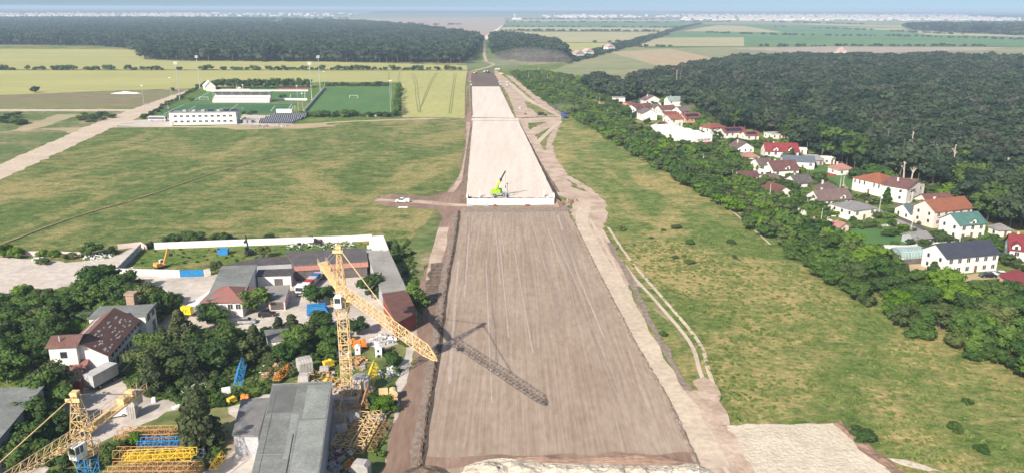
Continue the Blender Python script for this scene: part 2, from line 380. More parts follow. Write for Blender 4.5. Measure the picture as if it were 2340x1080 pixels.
# left fields
layer(.04)
sheet('wheat_field', [(-900, 112), (0, 112), (300, 113), (330, 118), (330, 137), (420, 140), (720, 141), (1066, 150), (1068, 160), (0, 159), (-900, 158)], wheat)
sheet('wheat_field', [(-900, 162), (0, 161), (1068, 162), (1066, 268), (918, 268), (917, 188), (740, 188), (445, 202), (300, 206), (0, 218), (-900, 240)], wheat)
sheet('wheat_field', [(921, 163), (1066, 163), (1066, 267), (917, 267)], wheat2)
sheet('fallow_field', [(-600, 240), (0, 219), (300, 208), (445, 205), (330, 246), (0, 250), (-600, 260)], fallow)
sheet('scrubland', [(-600, 262), (0, 256), (300, 256), (210, 290), (60, 350), (-600, 700)], scrub, 3)
sheet('bare_patch', [(20, 300), (130, 262), (190, 262), (120, 285), (60, 300)], tanf, 3)
sheet('bare_patch', [(80, 294), (240, 290), (235, 300), (200, 312), (150, 300)], tanf, 3)
sheet('country_road', [(430, 206), (452, 204), (336, 262), (300, 276), (240, 300), (0, 412), (-260, 560), (-260, 480), (0, 376), (200, 289), (290, 254)], paledirt, 1.2)
sheet('country_road', [(-500, 262), (0, 250), (298, 250), (292, 255), (0, 255), (-500, 268)], paledirt, .6)
strip('farm_track', [(240, 291), (420, 290), (560, 291), (700, 284), (820, 277), (1066, 269)], 4.0, paledirt, .3)
sheet('bare_patch', [(470, 289), (560, 282), (650, 284), (790, 285), (700, 294), (560, 297)], tanf, 2)
sheet('bare_patch', [(600, 279), (700, 275), (745, 282), (770, 290), (680, 294)], tanf, 2)
# stadium ground
sheet('stadium_ground', [(445, 205), (740, 188), (905, 190), (920, 270), (680, 284), (385, 288), (330, 286), (345, 262)], g_lush)
sheet('forecourt', [(240, 287), (300, 276), (390, 270), (395, 290), (330, 290)], concrete, .5)
sheet('forecourt', [(540, 285), (555, 262), (690, 268), (688, 276), (650, 290)], concrete, .5)
def pitch(c, mat, lines=True, name='football_pitch', ft=(3, 3)):
    W4 = [P(*q) for q in c]                     # far-left, far-right, near-right, near-left
    o = sheet(name, [(p.x, p.y) for p in W4], mat, world=True)
    if not lines: return W4
    def at(u, v):
        a = W4[3].lerp(W4[2], u); b = W4[0].lerp(W4[1], u); p = a.lerp(b, v); return Vector((p.x, p.y, 0))
    z = _z[0]+.012; m = MB()
    def seg(a, b, w=.35):
        a = at(*a); b = at(*b); n = Vector((-(b-a).y, (b-a).x, 0)).normalized()*w/2
        m.add([(*(q.xy), z) for q in (a-n, b-n, b+n, a+n)], [(0, 1, 2, 3)])
    e = .04
    for a, b in (((e, e), (1-e, e)), ((1-e, e), (1-e, 1-e)), ((1-e, 1-e), (e, 1-e)), ((e, 1-e), (e, e)), ((.5, e), (.5, 1-e)),
                 ((e, .25), (.17, .25)), ((.17, .25), (.17, .75)), ((.17, .75), (e, .75)), ((1-e, .25), (.83, .25)), ((.83, .25), (.83, .75)), ((.83, .75), (1-e, .75))): seg(a, b)
    for k in range(24):
        t0, t1 = 2*PI*k/24, 2*PI*(k+1)/24; seg((.5+.09*math.cos(t0), .5+.135*math.sin(t0)), (.5+.09*math.cos(t1), .5+.135*math.sin(t1)))
    struct(m.build('pitch_marking', white))
    return W4
pitch([(412, 238), (678, 237), (664, 261), (360, 262)], pitchm)
pitch([(470, 210), (706, 210), (708, 232), (425, 234)], pitch2)
pitch([(741, 200), (893, 200), (893, 260), (694, 260)], pitch2, False)
sheet('hard_court', [(500, 204), (620, 203), (622, 209), (500, 209)], concrete)
sheet('hard_court', [(570, 203), (628, 202), (640, 208), (575, 208)], pitchm)
sheet('hard_court', [(632, 201), (705, 200), (705, 208), (645, 208)], redcourt)

# ------------------------------------------------------------------ motorway corridor
layer(.08, .003)
sheet('cleared_corridor', [(1098, 88), (1122, 88), (1140, 130), (1200, 150), (1290, 145), (1180, 175), (1072, 165), (1085, 130)], g_lush, 4)
sheet('sand_road', [(1150, 48), (1157, 49), (1121, 91), (1098, 91)], sand)
sheet('sand_road', [(1140, 46), (1155, 46), (1158, 50), (1146, 50)], sand)
strip('haul_track', [(1104, 140), (1128, 148), (1092, 160), (1075, 164)], 5, dirt, .3)
strip('haul_track', [(1128, 148), (1180, 147), (1240, 145)], 4, paledirt, .3)
sheet('haul_road', [(1130, 158), (1148, 172), (1165, 186), (1190, 216), (1240, 240), (1282, 262), (1283, 276), (1280, 286), (1262, 330), (1268, 360), (1300, 402), (1350, 430), (1384, 462), (1388, 492), (1376, 528), (1396, 560),
    (1440, 618), (1470, 670), (1500, 745), (1540, 830), (1580, 885), (1612, 893), (1640, 930), (1668, 975), (1700, 1012), (1765, 1085), (1850, 1200), (1680, 1200), (1590, 1070), (1520, 900), (1440, 760), (1380, 640), (1318, 520), (1302, 480),
    (1312, 462), (1262, 440), (1266, 420), (1215, 340), (1190, 290), (1160, 215), (1130, 170)], dirt, .7)
for pts in ([(1198, 232), (1225, 236), (1240, 250), (1205, 247)], [(1212, 246), (1250, 252), (1275, 264), (1228, 262)], [(1206, 282), (1248, 279), (1210, 297)],
            [(1222, 310), (1268, 286), (1252, 318), (1245, 345)], [(1296, 410), (1345, 440), (1310, 430)]):
    sheet('grass_island', pts, g_meadow, .8)
sheet('trampled_verge', [(1436, 650), (1484, 660), (1540, 735), (1590, 800), (1622, 890), (1575, 892), (1530, 860), (1485, 780)], scrub, 1.2)
sheet('grass_island', [(1452, 668), (1476, 672), (1528, 735), (1580, 800), (1606, 872), (1578, 884), (1538, 850), (1498, 780)], g_right, 1.6)
for dx_ in (0, 16, 30): strip('tyre_track', [(1318+dx_, 500), (1352+dx_, 560), (1400+dx_, 660), (1450+dx_, 770), (1500+dx_*1.3, 880), (1560+dx_*1.5, 1000), (1620+dx_*2, 1100)], .9, paledirt, .5)
strip('tyre_track', [(1376, 525), (1420, 600), (1500, 690), (1575, 780), (1600, 850), (1622, 900)], 1.0, paledirt, .15)
strip('tyre_track', [(1390, 520), (1438, 592), (1522, 690), (1596, 780), (1617, 840), (1636, 900)], .95, paledirt, .15)
strip('tyre_track', [(1340, 470), (1330, 510), (1400, 640), (1480, 790), (1560, 930), (1640, 1070)], 5, paledirt, .5)
strip('tyre_track', [(1165, 190), (1210, 230), (1240, 245), (1285, 270)], 4, paledirt, .4)
strip('tyre_track', [(1190, 275), (1240, 272), (1290, 268)], 4, paledirt, .3)
strip('tyre_track', [(1225, 330), (1255, 300), (1282, 278)], 3, paledirt, .3)
# left dirt strip beside the embankment, with the spur to the pickup
sheet('dirt_strip', [(1067, 165), (1083, 165), (1086, 275), (1076, 340), (1064, 452), (1066, 470), (1048, 482), (1046, 520), (1022, 640), (962, 1080), (940, 1200), (855, 1200), (884, 1040), (905, 960), (935, 850), (955, 770), (970, 700), (958, 640),
    (985, 600), (1003, 540), (1000, 480), (950, 476), (880, 472), (848, 460), (890, 444), (980, 450), (1020, 440), (1050, 400), (1062, 330), (1062, 275), (1072, 240), (1074, 200)], soil, 1.0)
sheet('trampled_verge', [(930, 560), (960, 520), (1003, 480), (1000, 560), (985, 600), (960, 640), (970, 700), (955, 720), (940, 640)], scrub, 1.5)
strip('tyre_track', [(860, 458), (960, 462), (1050, 470), (1180, 474), (1300, 466)], 4.5, dirt, .4)
strip('tyre_track', [(1030, 440), (1056, 400), (1070, 330), (1070, 280)], 2.5, dirt, .4)
strip('tyre_track', [(1015, 520), (985, 640)], 4, dirt, .4)
sheet('tilled_patch', [(985, 602), (1008, 600), (1024, 610), (1010, 690), (985, 700), (965, 690)], soil2, .8)
# graded roadbed
sheet('graded_roadbed', [(1046, 486), (1060, 472), (1296, 472), (1304, 500), (1360, 610), (1440, 765), (1530, 920), (1600, 1075), (1590, 1200), (935, 1200), (962, 1060), (992, 850), (1022, 640), (1040, 540)], roadbed, .4)
sheet('graded_slope', [(1066, 470), (1296, 470), (1300, 484), (1060, 486)], rubble, .5)
sheet('damp_roadbed', [(1078, 168), (1128, 166), (1143, 197), (1079, 198)], darksoil, .5)
sheet('sand_strip', [(1078, 268), (1184, 270), (1186, 276), (1078, 276)], sand, .5)
sheet('spoil_edge', [(962, 1040), (1100, 1042), (1590, 1035), (1600, 1062), (1300, 1058), (1080, 1062), (955, 1080)], soil, .8)
for a_, b_, c_ in ((1095, 1130, 1016), (1180, 1215, 1014), (1270, 1300, 1013), (1350, 1420, 1010), (1430, 1450, 1012), (1480, 1530, 1014)): 0 and sheet('crust_patch', [(a_, c_+1), ((a_+b_)/2, c_-3), (b_, c_), ((a_+b_)/2, c_+4)], dirt, .4)

rt = M('roadbed_track', (.45, .36, .30), (.40, .31, .25), .3, coord='World', fine=.2); rt2 = M('roadbed_rut', (.27, .205, .16), (.32, .245, .195), .3, coord='World', fine=.2)
r3 = random.Random(15)
for i in range(26):
    u = r3.uniform(.04, .95); v0 = r3.uniform(0, .5); v1 = v0+r3.uniform(.2, .5); dr = r3.uniform(-.03, .03); ln = []
    for k in range(6):
        v = v0+(v1-v0)*k/5; y = 492+v*v*540*1.0 if v < 1 else 1030; xl = 1046-(y-490)*.152; xr = 1300+(y-490)*.515; w_ = u+dr*k/5; ln.append((xl+(xr-xl)*w_, y))
    strip('wheel_track', ln, r3.uniform(.25, .7), rt if i % 2 else rt2, .6)
# raised sand embankment with sloping sides
def embankment(fl, fr, bl, br, zf, zb, name, label):
    a = P(*fl, zf); b = P(*fr, zf); c = P(*br, zb); d = P(*bl, zb); N = 40; m = MB()
    vs = []; 
    for i in range(N+1):
        t = i/N; l = a.lerp(d, t); r = b.lerp(c, t); z = l.z; j = noise.noise(l*.1)*.6
        row = [(l.x-z*1.2-.4+j, l.y, 0), (l.x-.2+j*.4, l.y, z)]+[tuple(l.lerp(r, k/6)) for k in range(1, 6)]+[(r.x+.2-j*.4, r.y, z), (r.x+z*1.2+.4-j, r.y, 0)]
        row = [(x, y, max(zz, 0.14)+(.05*noise.noise(Vector((x*.3, y*.3, 0))) if zz > .1 else -.2)) for x, y, zz in row]
        vs += row
    n = 9; fs = []
    for i in range(N):
        for k in range(n-1):
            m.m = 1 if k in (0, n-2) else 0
            q = (i*n+k, i*n+k+1, (i+1)*n+k+1, (i+1)*n+k)
            fs.append(q); m.mi.append(m.m)
    fs.append(tuple(reversed(range(n)))); m.mi.append(1)
    m.v = vs; m.f = fs
    o = m.build(name, [sand, soil2]); return struct(tag(o, label, 'embankment'))
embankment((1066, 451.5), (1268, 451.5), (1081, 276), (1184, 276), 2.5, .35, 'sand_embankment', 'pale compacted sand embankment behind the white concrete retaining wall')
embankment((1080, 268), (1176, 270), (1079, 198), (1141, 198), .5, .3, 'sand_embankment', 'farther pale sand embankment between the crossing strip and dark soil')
# soil windrows
strip('trench', [(1050, 484), (1043, 540), (1025, 640), (1013, 730), (996, 850), (980, 950), (963, 1075), (945, 1200)], .9, M('dark_trench', (.07, .05, .038), (.11, .08, .06), .5, coord='World'), .8)  # flat strip, much darker than the soil around it
strip('clod_strip', [(1040, 490), (1033, 540), (1014, 640), (1001, 730), (982, 850), (964, 950), (944, 1075)], 1.6, rubble, 1.2)
ridge('soil_windrow', [(1047, 484), (1040, 540), (1022, 640), (1010, 730), (992, 850), (975, 950), (958, 1075), (940, 1200)], 1.3, .6, soil2, 'dark clodded soil windrow along the left edge of the graded roadbed', 'windrow', 1)
ridge('soil_windrow', [(1306, 500), (1360, 610), (1440, 765), (1530, 920), (1602, 1080), (1650, 1180)], 1.5, .45, rubble, 'low soil windrow along the right edge of the graded roadbed', 'windrow', 2)
ridge('soil_windrow', [(1076, 290), (1068, 340), (1060, 400), (1056, 445)], 1.4, .45, soil2, 'soil windrow along the left foot of the sand embankment', 'windrow', 3)
ridge('soil_windrow', [(1188, 284), (1212, 340), (1250, 400), (1276, 440)], 1.8, .7, soil2, 'soil windrow along the right foot of the sand embankment', 'windrow', 4)
ridge('soil_windrow', [(1077, 170), (1074, 200), (1078, 266)], 3, 1.0, soil2, 'soil windrow left of the farther sand embankment', 'windrow', 5)
ridge('soil_windrow', [(1145, 204), (1160, 235), (1172, 262)], 2.4, .8, soil2, 'soil windrow right of the farther sand embankment', 'windrow', 6)
ridge('soil_windrow', [(1064, 268), (1064, 200), (1068, 166)], 2.0, .5, soil2, 'thin dark soil windrow bordering the yellow wheat field', 'windrow', 7)
ridge('soil_windrow', [(1190, 271), (1240, 268), (1280, 268)], 2.4, .7, soil2, 'short soil windrow beside the track crossing the corridor', 'windrow', 8)
ridge('soil_windrow', [(918, 269), (1000, 271), (1190, 270)], 1.6, .5, soil2, 'soil windrow along the near edge of the wheat field and crossing', 'windrow', 9)
ridge('soil_windrow', [(1270, 474), (1300, 462), (1316, 458)], 4, 1.4, soil, 'brown soil heap ridge at the right end of the retaining wall', 'windrow', 10)
0 and ridge('soil_windrow', [(1450, 640), (1500, 740), (1560, 850), (1570, 880)], 1.2, .35, rubble, 'low crumbly bank between the haul road and double tyre track', 'windrow', 11)
# sand heaps at the bottom
sheet('sand_spread', [(1085, 1058), (1150, 1048), (1300, 1062), (1590, 1068), (1600, 1200), (1070, 1200)], loosesand, .8)
heaps = [(1120, 1085, 6, 2.0), (1190, 1080, 6, 1.6), (1270, 1085, 5, 1.4), (1345, 1090, 5.5, 1.7), (1405, 1092, 5.5, 1.8), (1460, 1092, 5.2, 1.8), (1512, 1094, 5.2, 1.7), (1575, 1092, 5.5, 1.9)]
hw = ['broad lumpy', 'flat creased', 'low smooth', 'leftmost rounded', 'second rounded', 'third rounded', 'fourth rounded', 'last rounded']
for i, (x, y, r, h) in enumerate(heaps):
    mound('sand_heap', P(x, y), r, r*.8, h, loosesand, f'{hw[i]} heap of pale sand in the tipped row at the roadbed end', 'sand heap', i*3, group='sand heaps tipped in a row')
mound('soil_heap', P(1230, 1052), 9, 1.6, .9, soil, 'long low brown soil heap behind the pale sand heaps', 'soil heap', 40)
mound('soil_heap', P(1440, 1052), 12, 1.8, 1.1, soil, 'reddish brown soil heap behind the rounded sand heaps', 'soil heap', 41)
mound('soil_heap', P(975, 1085), 5, 3, 1.4, soil2, 'dark soil heap at the lower left corner of the roadbed', 'soil heap', 42)
sheet('sand_storage_area', [(1660, 972), (1780, 970), (1915, 968), (1945, 992), (1965, 1030), (2040, 1080), (2100, 1140), (2150, 1200), (1800, 1200), (1720, 1070)], loosesand, .7)
sheet('bank_face', [(1905, 966), (1925, 968), (1990, 1020), (2060, 1080), (2180, 1200), (2140, 1200), (2035, 1082), (1962, 1030), (1945, 992)], soil, .5)
ridge('soil_windrow', [(1910, 966), (1960, 1010), (2010, 1050), (2060, 1090), (2160, 1190)], 2.6, .9, soil, 'brown soil bank along the right side of the pale sand area', 'windrow', 12)
sheet('bare_patch', [(2025, 1048), (2070, 1052), (2140, 1075), (2180, 1085), (2080, 1070), (2040, 1056)], loosesand, .5)
sheet('bare_patch', [(1582, 872), (1608, 862), (1640, 884), (1652, 930), (1668, 972), (1640, 975), (1600, 915)], dirt, .8)
strip('verge', [(1392, 555), (1440, 640), (1478, 720), (1530, 820), (1572, 892)], 1.6, rubble, 1.4)
strip('foot_path', [(-40, 575), (160, 500), (330, 450), (470, 402), (600, 365), (720, 338)], 1.1, M('path_thatch', (.22, .16, .085), (.30, .22, .12), .5, coord='World', fine=.3), 1.5)
strip('haul_track', [(1108, 96), (1106, 120), (1112, 142)], 5, dirt, .5)
strip('foot_path', [(1590, 425), (1680, 490), (1760, 560)], .7, paledirt, .3)
0 and strip('foot_path', [(1990, 690), (2060, 740), (2150, 805), (2240, 860), (2340, 930)], .5, paledirt, .3)
0 and sheet('gravel_band', [(1380, 450), (1520, 448), (1560, 458), (1480, 460), (1385, 460)], M('grey_grass', (.17, .18, .10), (.2, .2, .13), .3, coord='World', fine=.35), 2)
sheet('bare_patch', [(1152, 170), (1190, 182), (1290, 262), (1240, 245)], dirt, 1)
# wheel marks in the near wheat
layer(.12, .003)
crush = M('crushed_wheat', (.20, .21, .07), (.26, .24, .09), .2, coord='World')
for ln in ([(938, 166), (948, 190), (950, 220), (956, 258)], [(944, 166), (953, 190), (956, 220), (962, 258)], [(996, 167), (982, 190), (970, 220), (958, 256)],
           [(1000, 167), (986, 190), (974, 220), (962, 246)], [(1038, 167), (1034, 200), (1029, 235), (1026, 260)], [(1043, 167), (1038, 200), (1034, 235), (1030, 260)],
           [(914, 165), (911, 180), (914, 192)], [(889, 165), (888, 188)], [(1034, 292), (1040, 330)]):
    strip('wheel_track', ln, .8, crush)
# village street and lanes
layer(.06, .003)
strip('street', [(1660, 345), (1740, 370), (1800, 400)], 3.5, asphalt)
strip('street', [(1830, 420), (1905, 440), (1990, 475), (2080, 516), (2150, 560), (2230, 600), (2340, 655), (2420, 690)], 4.6, asphalt)
strip('street', [(1640, 400), (1720, 440), (1800, 470), (1860, 500)], 2.6, paledirt)
strip('railway_bed', [(2200, 720), (2250, 752), (2310, 782), (2400, 830)], 2, paledirt, .4)
sheet('village_ground', [(1400, 235), (1560, 230), (1640, 280), (1760, 320), (1900, 380), (2060, 440), (2160, 480), (2360, 540), (2700, 620), (2700, 800), (2340, 700), (2230, 650), (2130, 640), (2000, 580), (1880, 520), (1760, 470), (1620, 400), (1500, 300)], g_lush, 3, z=.045)
for pts in ([(1895, 500), (1985, 515), (2070, 545), (2080, 560), (2000, 570), (1920, 530)], [(1995, 530), (2060, 528), (2085, 555), (2030, 568)], [(1850, 385), (1940, 380), (1960, 400), (1880, 402)], [(1880, 400), (1975, 398), (1990, 425), (1920, 430)]):
    sheet('lawn', pts, pitch2, .6)
for pts in ([(2060, 605), (2130, 600), (2140, 625), (2070, 622)], [(2130, 632), (2290, 622), (2300, 635), (2160, 645)], [(1830, 485), (1870, 500), (1880, 530), (1840, 520)], [(1930, 420), (1945, 440), (1990, 462), (1960, 470), (1900, 440)]):
    sheet('bare_yard', pts, tanf, .6)
# crane yard ground
layer(.03, .004)
sheet('yard_ground', [(-400, 900), (0, 860), (130, 700), (262, 632), (480, 630), (560, 612), (870, 560), (892, 575), (932, 660), (950, 700), (957, 765), (935, 850), (905, 960), (880, 1080), (860, 1200), (-500, 1200)], concrete, .6)
sheet('concrete_apron', [(-700, 588), (0, 588), (150, 600), (250, 590), (280, 575), (320, 560), (330, 562), (266, 625), (230, 620), (150, 660), (0, 672), (-700, 690)], concrete, 1.2)
sheet('weedy_ground', [(330, 566), (860, 556), (886, 572), (840, 585), (560, 600), (450, 598), (380, 612), (300, 605), (310, 585)], g_lush, .8)
sheet('weedy_ground', [(270, 860), (340, 790), (420, 750), (640, 760), (760, 740), (790, 800), (700, 830), (650, 880), (590, 905), (520, 930), (430, 935), (330, 905), (290, 890)], g_lush, 1.0)
sheet('weedy_ground', [(-400, 720), (0, 690), (180, 650), (300, 640), (400, 680), (380, 720), (340, 760), (260, 860), (160, 870), (120, 900), (60, 1010), (-100, 1200), (-500, 1200)], g_lush, 1.2)
sheet('weedy_ground', [(380, 940), (520, 930), (560, 1000), (500, 1060), (380, 1100), (200, 1190), (60, 1190), (120, 1050), (230, 1010), (300, 985)], scrub, 1)
sheet('weedy_ground', [(860, 800), (930, 780), (905, 900), (880, 1050), (850, 1190), (760, 1190), (790, 1000), (850, 900)], scrub, 1)
sheet('weedy_ground', [(885, 560), (930, 540), (960, 600), (965, 720), (948, 700), (932, 655)], g_lush, .6)
sheet('worn_patch', [(560, 870), (650, 840), (720, 800), (800, 780), (880, 800), (850, 880), (760, 880), (700, 880), (620, 880)], scrub, .8)
# ------------------------------------------------------------------ buildings
glass = M('dark_glass', (.03, .035, .04), (.05, .06, .07), 1, rough=.15, spec=.6, fine=0)
frame_m = M('window_frame', (.62, .60, .56), (.58, .56, .52), 1)
door_m = M('door_brown', (.16, .09, .05), (.2, .12, .07), 2)
WALL = {'white': M('wall_white', (.80, .76, .69), (.72, .67, .60), .25, fine=.06, rand=.04), 'cream': M('wall_cream', (.72, .62, .46), (.66, .57, .42), .3, fine=.06),
        'salmon': M('wall_salmon', (.70, .36, .24), (.64, .33, .22), .3, fine=.06), 'pink': M('wall_pink', (.72, .56, .50), (.66, .5, .45), .3, fine=.06),
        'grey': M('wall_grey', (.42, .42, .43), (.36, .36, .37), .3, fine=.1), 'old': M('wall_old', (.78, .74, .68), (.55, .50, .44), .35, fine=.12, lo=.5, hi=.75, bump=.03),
        'red': M('wall_red', (.27, .06, .045), (.2, .06, .04), .5, fine=.15), 'dark': M('wall_dark', (.09, .08, .075), (.13, .11, .1), .5)}
def tile(n, a, b, axis='X', p=3.2): return corrugated(n, a, b, p, axis)
ROOF = {'navy': tile('roof_navy', (.055, .06, .085), (.07, .075, .1)), 'teal': tile('roof_teal', (.10, .22, .19), (.13, .27, .23)), 'terra': tile('roof_terra', (.40, .15, .08), (.34, .13, .075)),
        'orange': tile('roof_orange', (.46, .165, .08), (.38, .14, .075)), 'slate': tile('roof_slate', (.12, .15, .165), (.15, .18, .19)), 'maroon': tile('roof_maroon', (.235, .115, .10), (.18, .09, .08)),
        'brown': tile('roof_brown', (.20, .14, .125), (.24, .165, .15)), 'light': tile('roof_light', (.38, .36, .34), (.30, .29, .28)), 'crimson': tile('roof_crimson', (.33, .06, .065), (.27, .05, .055)),
        'oldgrey': tile('roof_oldgrey', (.14, .125, .12), (.20, .17, .155)), 'red': tile('roof_red', (.33, .10, .08), (.27, .09, .07)), 'pale': tile('roof_pale', (.62, .60, .55), (.55, .53, .48)),
        'rose': tile('roof_rose', (.55, .28, .22), (.48, .25, .2)), 'greenish': tile('roof_greenish', (.36, .42, .38), (.30, .36, .33)), 'bluegrey': tile('roof_bluegrey', (.20, .23, .28), (.24, .27, .32)),
        'feltgrey': M('roof_felt', (.16, .165, .15), (.225, .23, .21), .15, fine=.16, bump=.03, c3=(.19, .195, .18)), 'concrete': M('roof_concrete', (.34, .31, .28), (.26, .24, .215), .15, fine=.12, bump=.04),
        'rust': corrugated('roof_rust', (.23, .09, .065), (.15, .075, .06), 3.0, 'Y'), 'brownfelt': M('roof_brownfelt', (.145, .075, .058), (.19, .10, .08), .3, fine=.2, bump=.05),
        'wornred': M('roof_wornred', (.30, .11, .09), (.22, .12, .10), .5, fine=.2, bump=.05), 'white': M('roof_white', (.82, .8, .76), (.78, .76, .72), .3, fine=.05)}
solar_m = M('solar_cells', (.015, .018, .035), (.03, .035, .06), 1, rough=.2, spec=.6)
LAND = []          # landmarks: (px, py, phrase)
def window(parent, face, c, w, h, W_, D):
    m = MB(); x, z = c; f = .09
    def put(x0, z0, x1, z1, d0, d1):
        if face == 'f': m.box(x0, -d1, z0, x1, -d0, z1)
        elif face == 'l': m.box(-d1, x0, z0, -d0, x1, z1)
        elif face == 'r': m.box(W_+d0, x0, z0, W_+d1, x1, z1)
    m.m = 0; put(x-w/2, z-h/2, x+w/2, z+h/2, .0, .04)
    m.m = 1
    put(x-w/2-f, z-h/2-f, x-w/2, z+h/2+f, .0, .07); put(x+w/2, z-h/2-f, x+w/2+f, z+h/2+f, .0, .07)
    put(x-w/2, z+h/2, x+w/2, z+h/2+f, .0, .07); put(x-w/2, z-h/2-f, x+w/2, z-h/2, .0, .1)
    if w > 1: put(x-.04, z-h/2, x+.04, z+h/2, .041, .065)
    return m.build('window', [glass, frame_m], parent)
def roof_mesh(style, W_, D, he, hr, o=.5, t=.2):
    m = MB()
    if style == 'gx':
        s = (hr-he)/(D/2); m.extx([(-o, he-o*s), (D/2, hr), (D+o, he-o*s), (D+o, he-o*s+t), (D/2, hr+t*1.1), (-o, he-o*s+t)], -o, W_+o)
    elif style == 'gy':
        s = (hr-he)/(W_/2); m.extr([(-o, he-o*s), (W_/2, hr), (W_+o, he-o*s), (W_+o, he-o*s+t), (W_/2, hr+t*1.1), (-o, he-o*s+t)], -o, D+o)
    elif style == 'hip':
        if W_ >= D: r1 = (D/2, D/2); r2 = (W_-D/2, D/2)
        else: r1 = (W_/2, W_/2); r2 = (W_/2, D-W_/2)
        if abs(r1[0]-r2[0])+abs(r1[1]-r2[1]) < .2: r2 = (r1[0]+.1, r1[1]+.1)
        v = [(-o, -o, he), (W_+o, -o, he), (W_+o, D+o, he), (-o, D+o, he), (r1[0], r1[1], hr), (r2[0], r2[1], hr)]
        if W_ >= D: f = [(0, 1, 5, 4), (1, 2, 5), (2, 3, 4, 5), (3, 0, 4)]
        else: f = [(0, 1, 4), (1, 2, 5, 4), (2, 3, 5), (3, 0, 4, 5)]
        vb = [(a, b, c-.15) for a, b, c in v[:4]]
        m.add(v+vb, f+[(0, 6, 7, 1), (1, 7, 8, 2), (2, 8, 9, 3), (3, 9, 6, 0), (6, 9, 8, 7)])
    elif style == 'flat': m.box(-.25, -.25, he, W_+.25, D+.25, he+.3)
    elif style == 'mono': m.extx([(-o, he-.1), (D+o, hr), (D+o, hr+t), (-o, he-.1+t)], -o, W_+o)
    elif style == 'monox': m.extr([(-o, he-.1), (W_+o, hr), (W_+o, hr+t), (-o, he-.1+t)], -o, D+o)
    elif style == 'arch':
        n = 10; pts = [(D/2-(D/2+.2)*math.cos(PI*k/n), he+(hr-he)*math.sin(PI*k/n)) for k in range(n+1)]
        m.extx(pts+[(y, z-.1) for y, z in reversed(pts)], -.2, W_+.2)
    return m
def wall_mesh(style, W_, D, he, hr):
    m = MB(); e = .03
    if style == 'gx': m.extx([(0, -.1), (D, -.1), (D, he-e), (D/2, hr-e), (0, he-e)], 0, W_)
    elif style == 'gy': m.extr([(0, -.1), (W_, -.1), (W_, he-e), (W_/2, hr-e), (0, he-e)], 0, D)
    elif style == 'mono': m.extx([(0, -.1), (D, -.1), (D, hr-.1-e), (0, he-.1-e)], 0, W_)
    elif style == 'monox': m.extr([(0, -.1), (W_, -.1), (W_, hr-.1-e), (0, he-.1-e)], 0, D)
    else: m.box(0, 0, -.1, W_, D, he-.16 if style == 'hip' else he)
    return m
def house(label, A, B, D, he, hr, style='gx', roof='brown', wall='white', rows=None, n=None, ln=None, door=True, chim=None, dorm=None, cat='house', name='house', group=None,
          land=None, base=None, world=False, wsize=(1.2, 1.3), side=None, solar=None, overhang=.5, sn=None):
    a = Vector(A) if world else P(*A); b = Vector(B) if world else P(*B)
    d = b-a; W_ = d.length; rz = math.atan2(d.y, d.x)
    t = thing(name, label, cat, (a.x, a.y, .06), rz, group)
    wall_mesh(style, W_, D, he, hr).build('wall', WALL[wall], t)
    rf = roof_mesh(style, W_, D, he, hr, overhang).build('roof', ROOF[roof], t)
    rows = rows if rows is not None else (2 if he > 4.6 else 1)
    n = n if n is not None else max(1, int(W_/3.4)); sd_ = side or ('l' if a.x > 0 else 'r')
    ln = ln if ln is not None else (max(1, int(D/4)) if rows else 0)
    zs = [he-1.35-2.7*k for k in range(rows)]
    dk = n//2 if door and rows else -1
    for r_, z in enumerate(zs):
        for k in range(n):
            x = W_*(k+.5)/n
            if r_ == len(zs)-1 and k == dk: continue
            window(t, 'f', (x, z), min(wsize[0], W_/n*.6), wsize[1], W_, D)
        for k in range(ln): window(t, sd_, (D*(k+.5)/ln, z), 1.0, 1.2, W_, D)
    if dk >= 0:
        x = W_*(dk+.5)/n; m = MB().box(x-.5, -.05, 0, x+.5, 0, 2.1); dd = m.build('door', door_m, t)
        MB().box(x+.3, -.1, 1, x+.38, -.05, 1.1).build('handle', frame_m, dd)
    if style in ('gx', 'gy', 'hip') and (chim is None or chim):
        cx, cy = (W_*.3, D*.62); zz = hr+.5
        MB().box(cx-.3, cy-.3, he+.3, cx+.3, cy+.3, zz).box(cx-.38, cy-.38, zz, cx+.38, cy+.38, zz+.12).build('chimney', WALL['pink'], rf)
    if dorm:
        for fx in dorm:
            x = W_*fx; w = min(2.4, W_*.28); s = (hr-he)/(D/2); m = MB(); hz = he+(hr-he)*.35
            m.extr([(x-w/2, he), (x+w/2, he), (x+w/2, hz), (x, hz+w*.4), (x-w/2, hz)], -.06, D*.45)
            dm = m.build('dormer', WALL[wall], t)
            MB().extr([(x-w/2-.3, hz-.2), (x, hz+w*.4), (x+w/2+.3, hz-.2), (x+w/2+.3, hz), (x, hz+w*.4+.2), (x-w/2-.3, hz)], -.4, D*.47).build('dormer_roof', ROOF[roof], dm)
            MB().box(x-.45, -.12, he+.1, x+.45, -.07, hz-.05).build('window', glass, dm)
    if solar and style in ('gx', 'hip'):
        s = (hr-he)/(D/2); m = MB()
        for i in range(solar[0]):
            for j in range(solar[1]):
                x0 = W_*.12+i*W_*.76/solar[0]; x1 = x0+W_*.7/solar[0]; y0 = D*.08+j*D*.34/solar[1]; y1 = y0+D*.3/solar[1]
                m.slab([(x0, y0, he+y0*s+.26), (x1, y0, he+y0*s+.26), (x1, y1, he+y1*s+.26), (x0, y1, he+y1*s+.26)], .06)
        m.build('solar_panel', solar_m, rf)
    if land: q = proj((a+b)/2+Vector((0, 0, he/2))); LAND.append((q[0], q[1], land))
    return t, W_
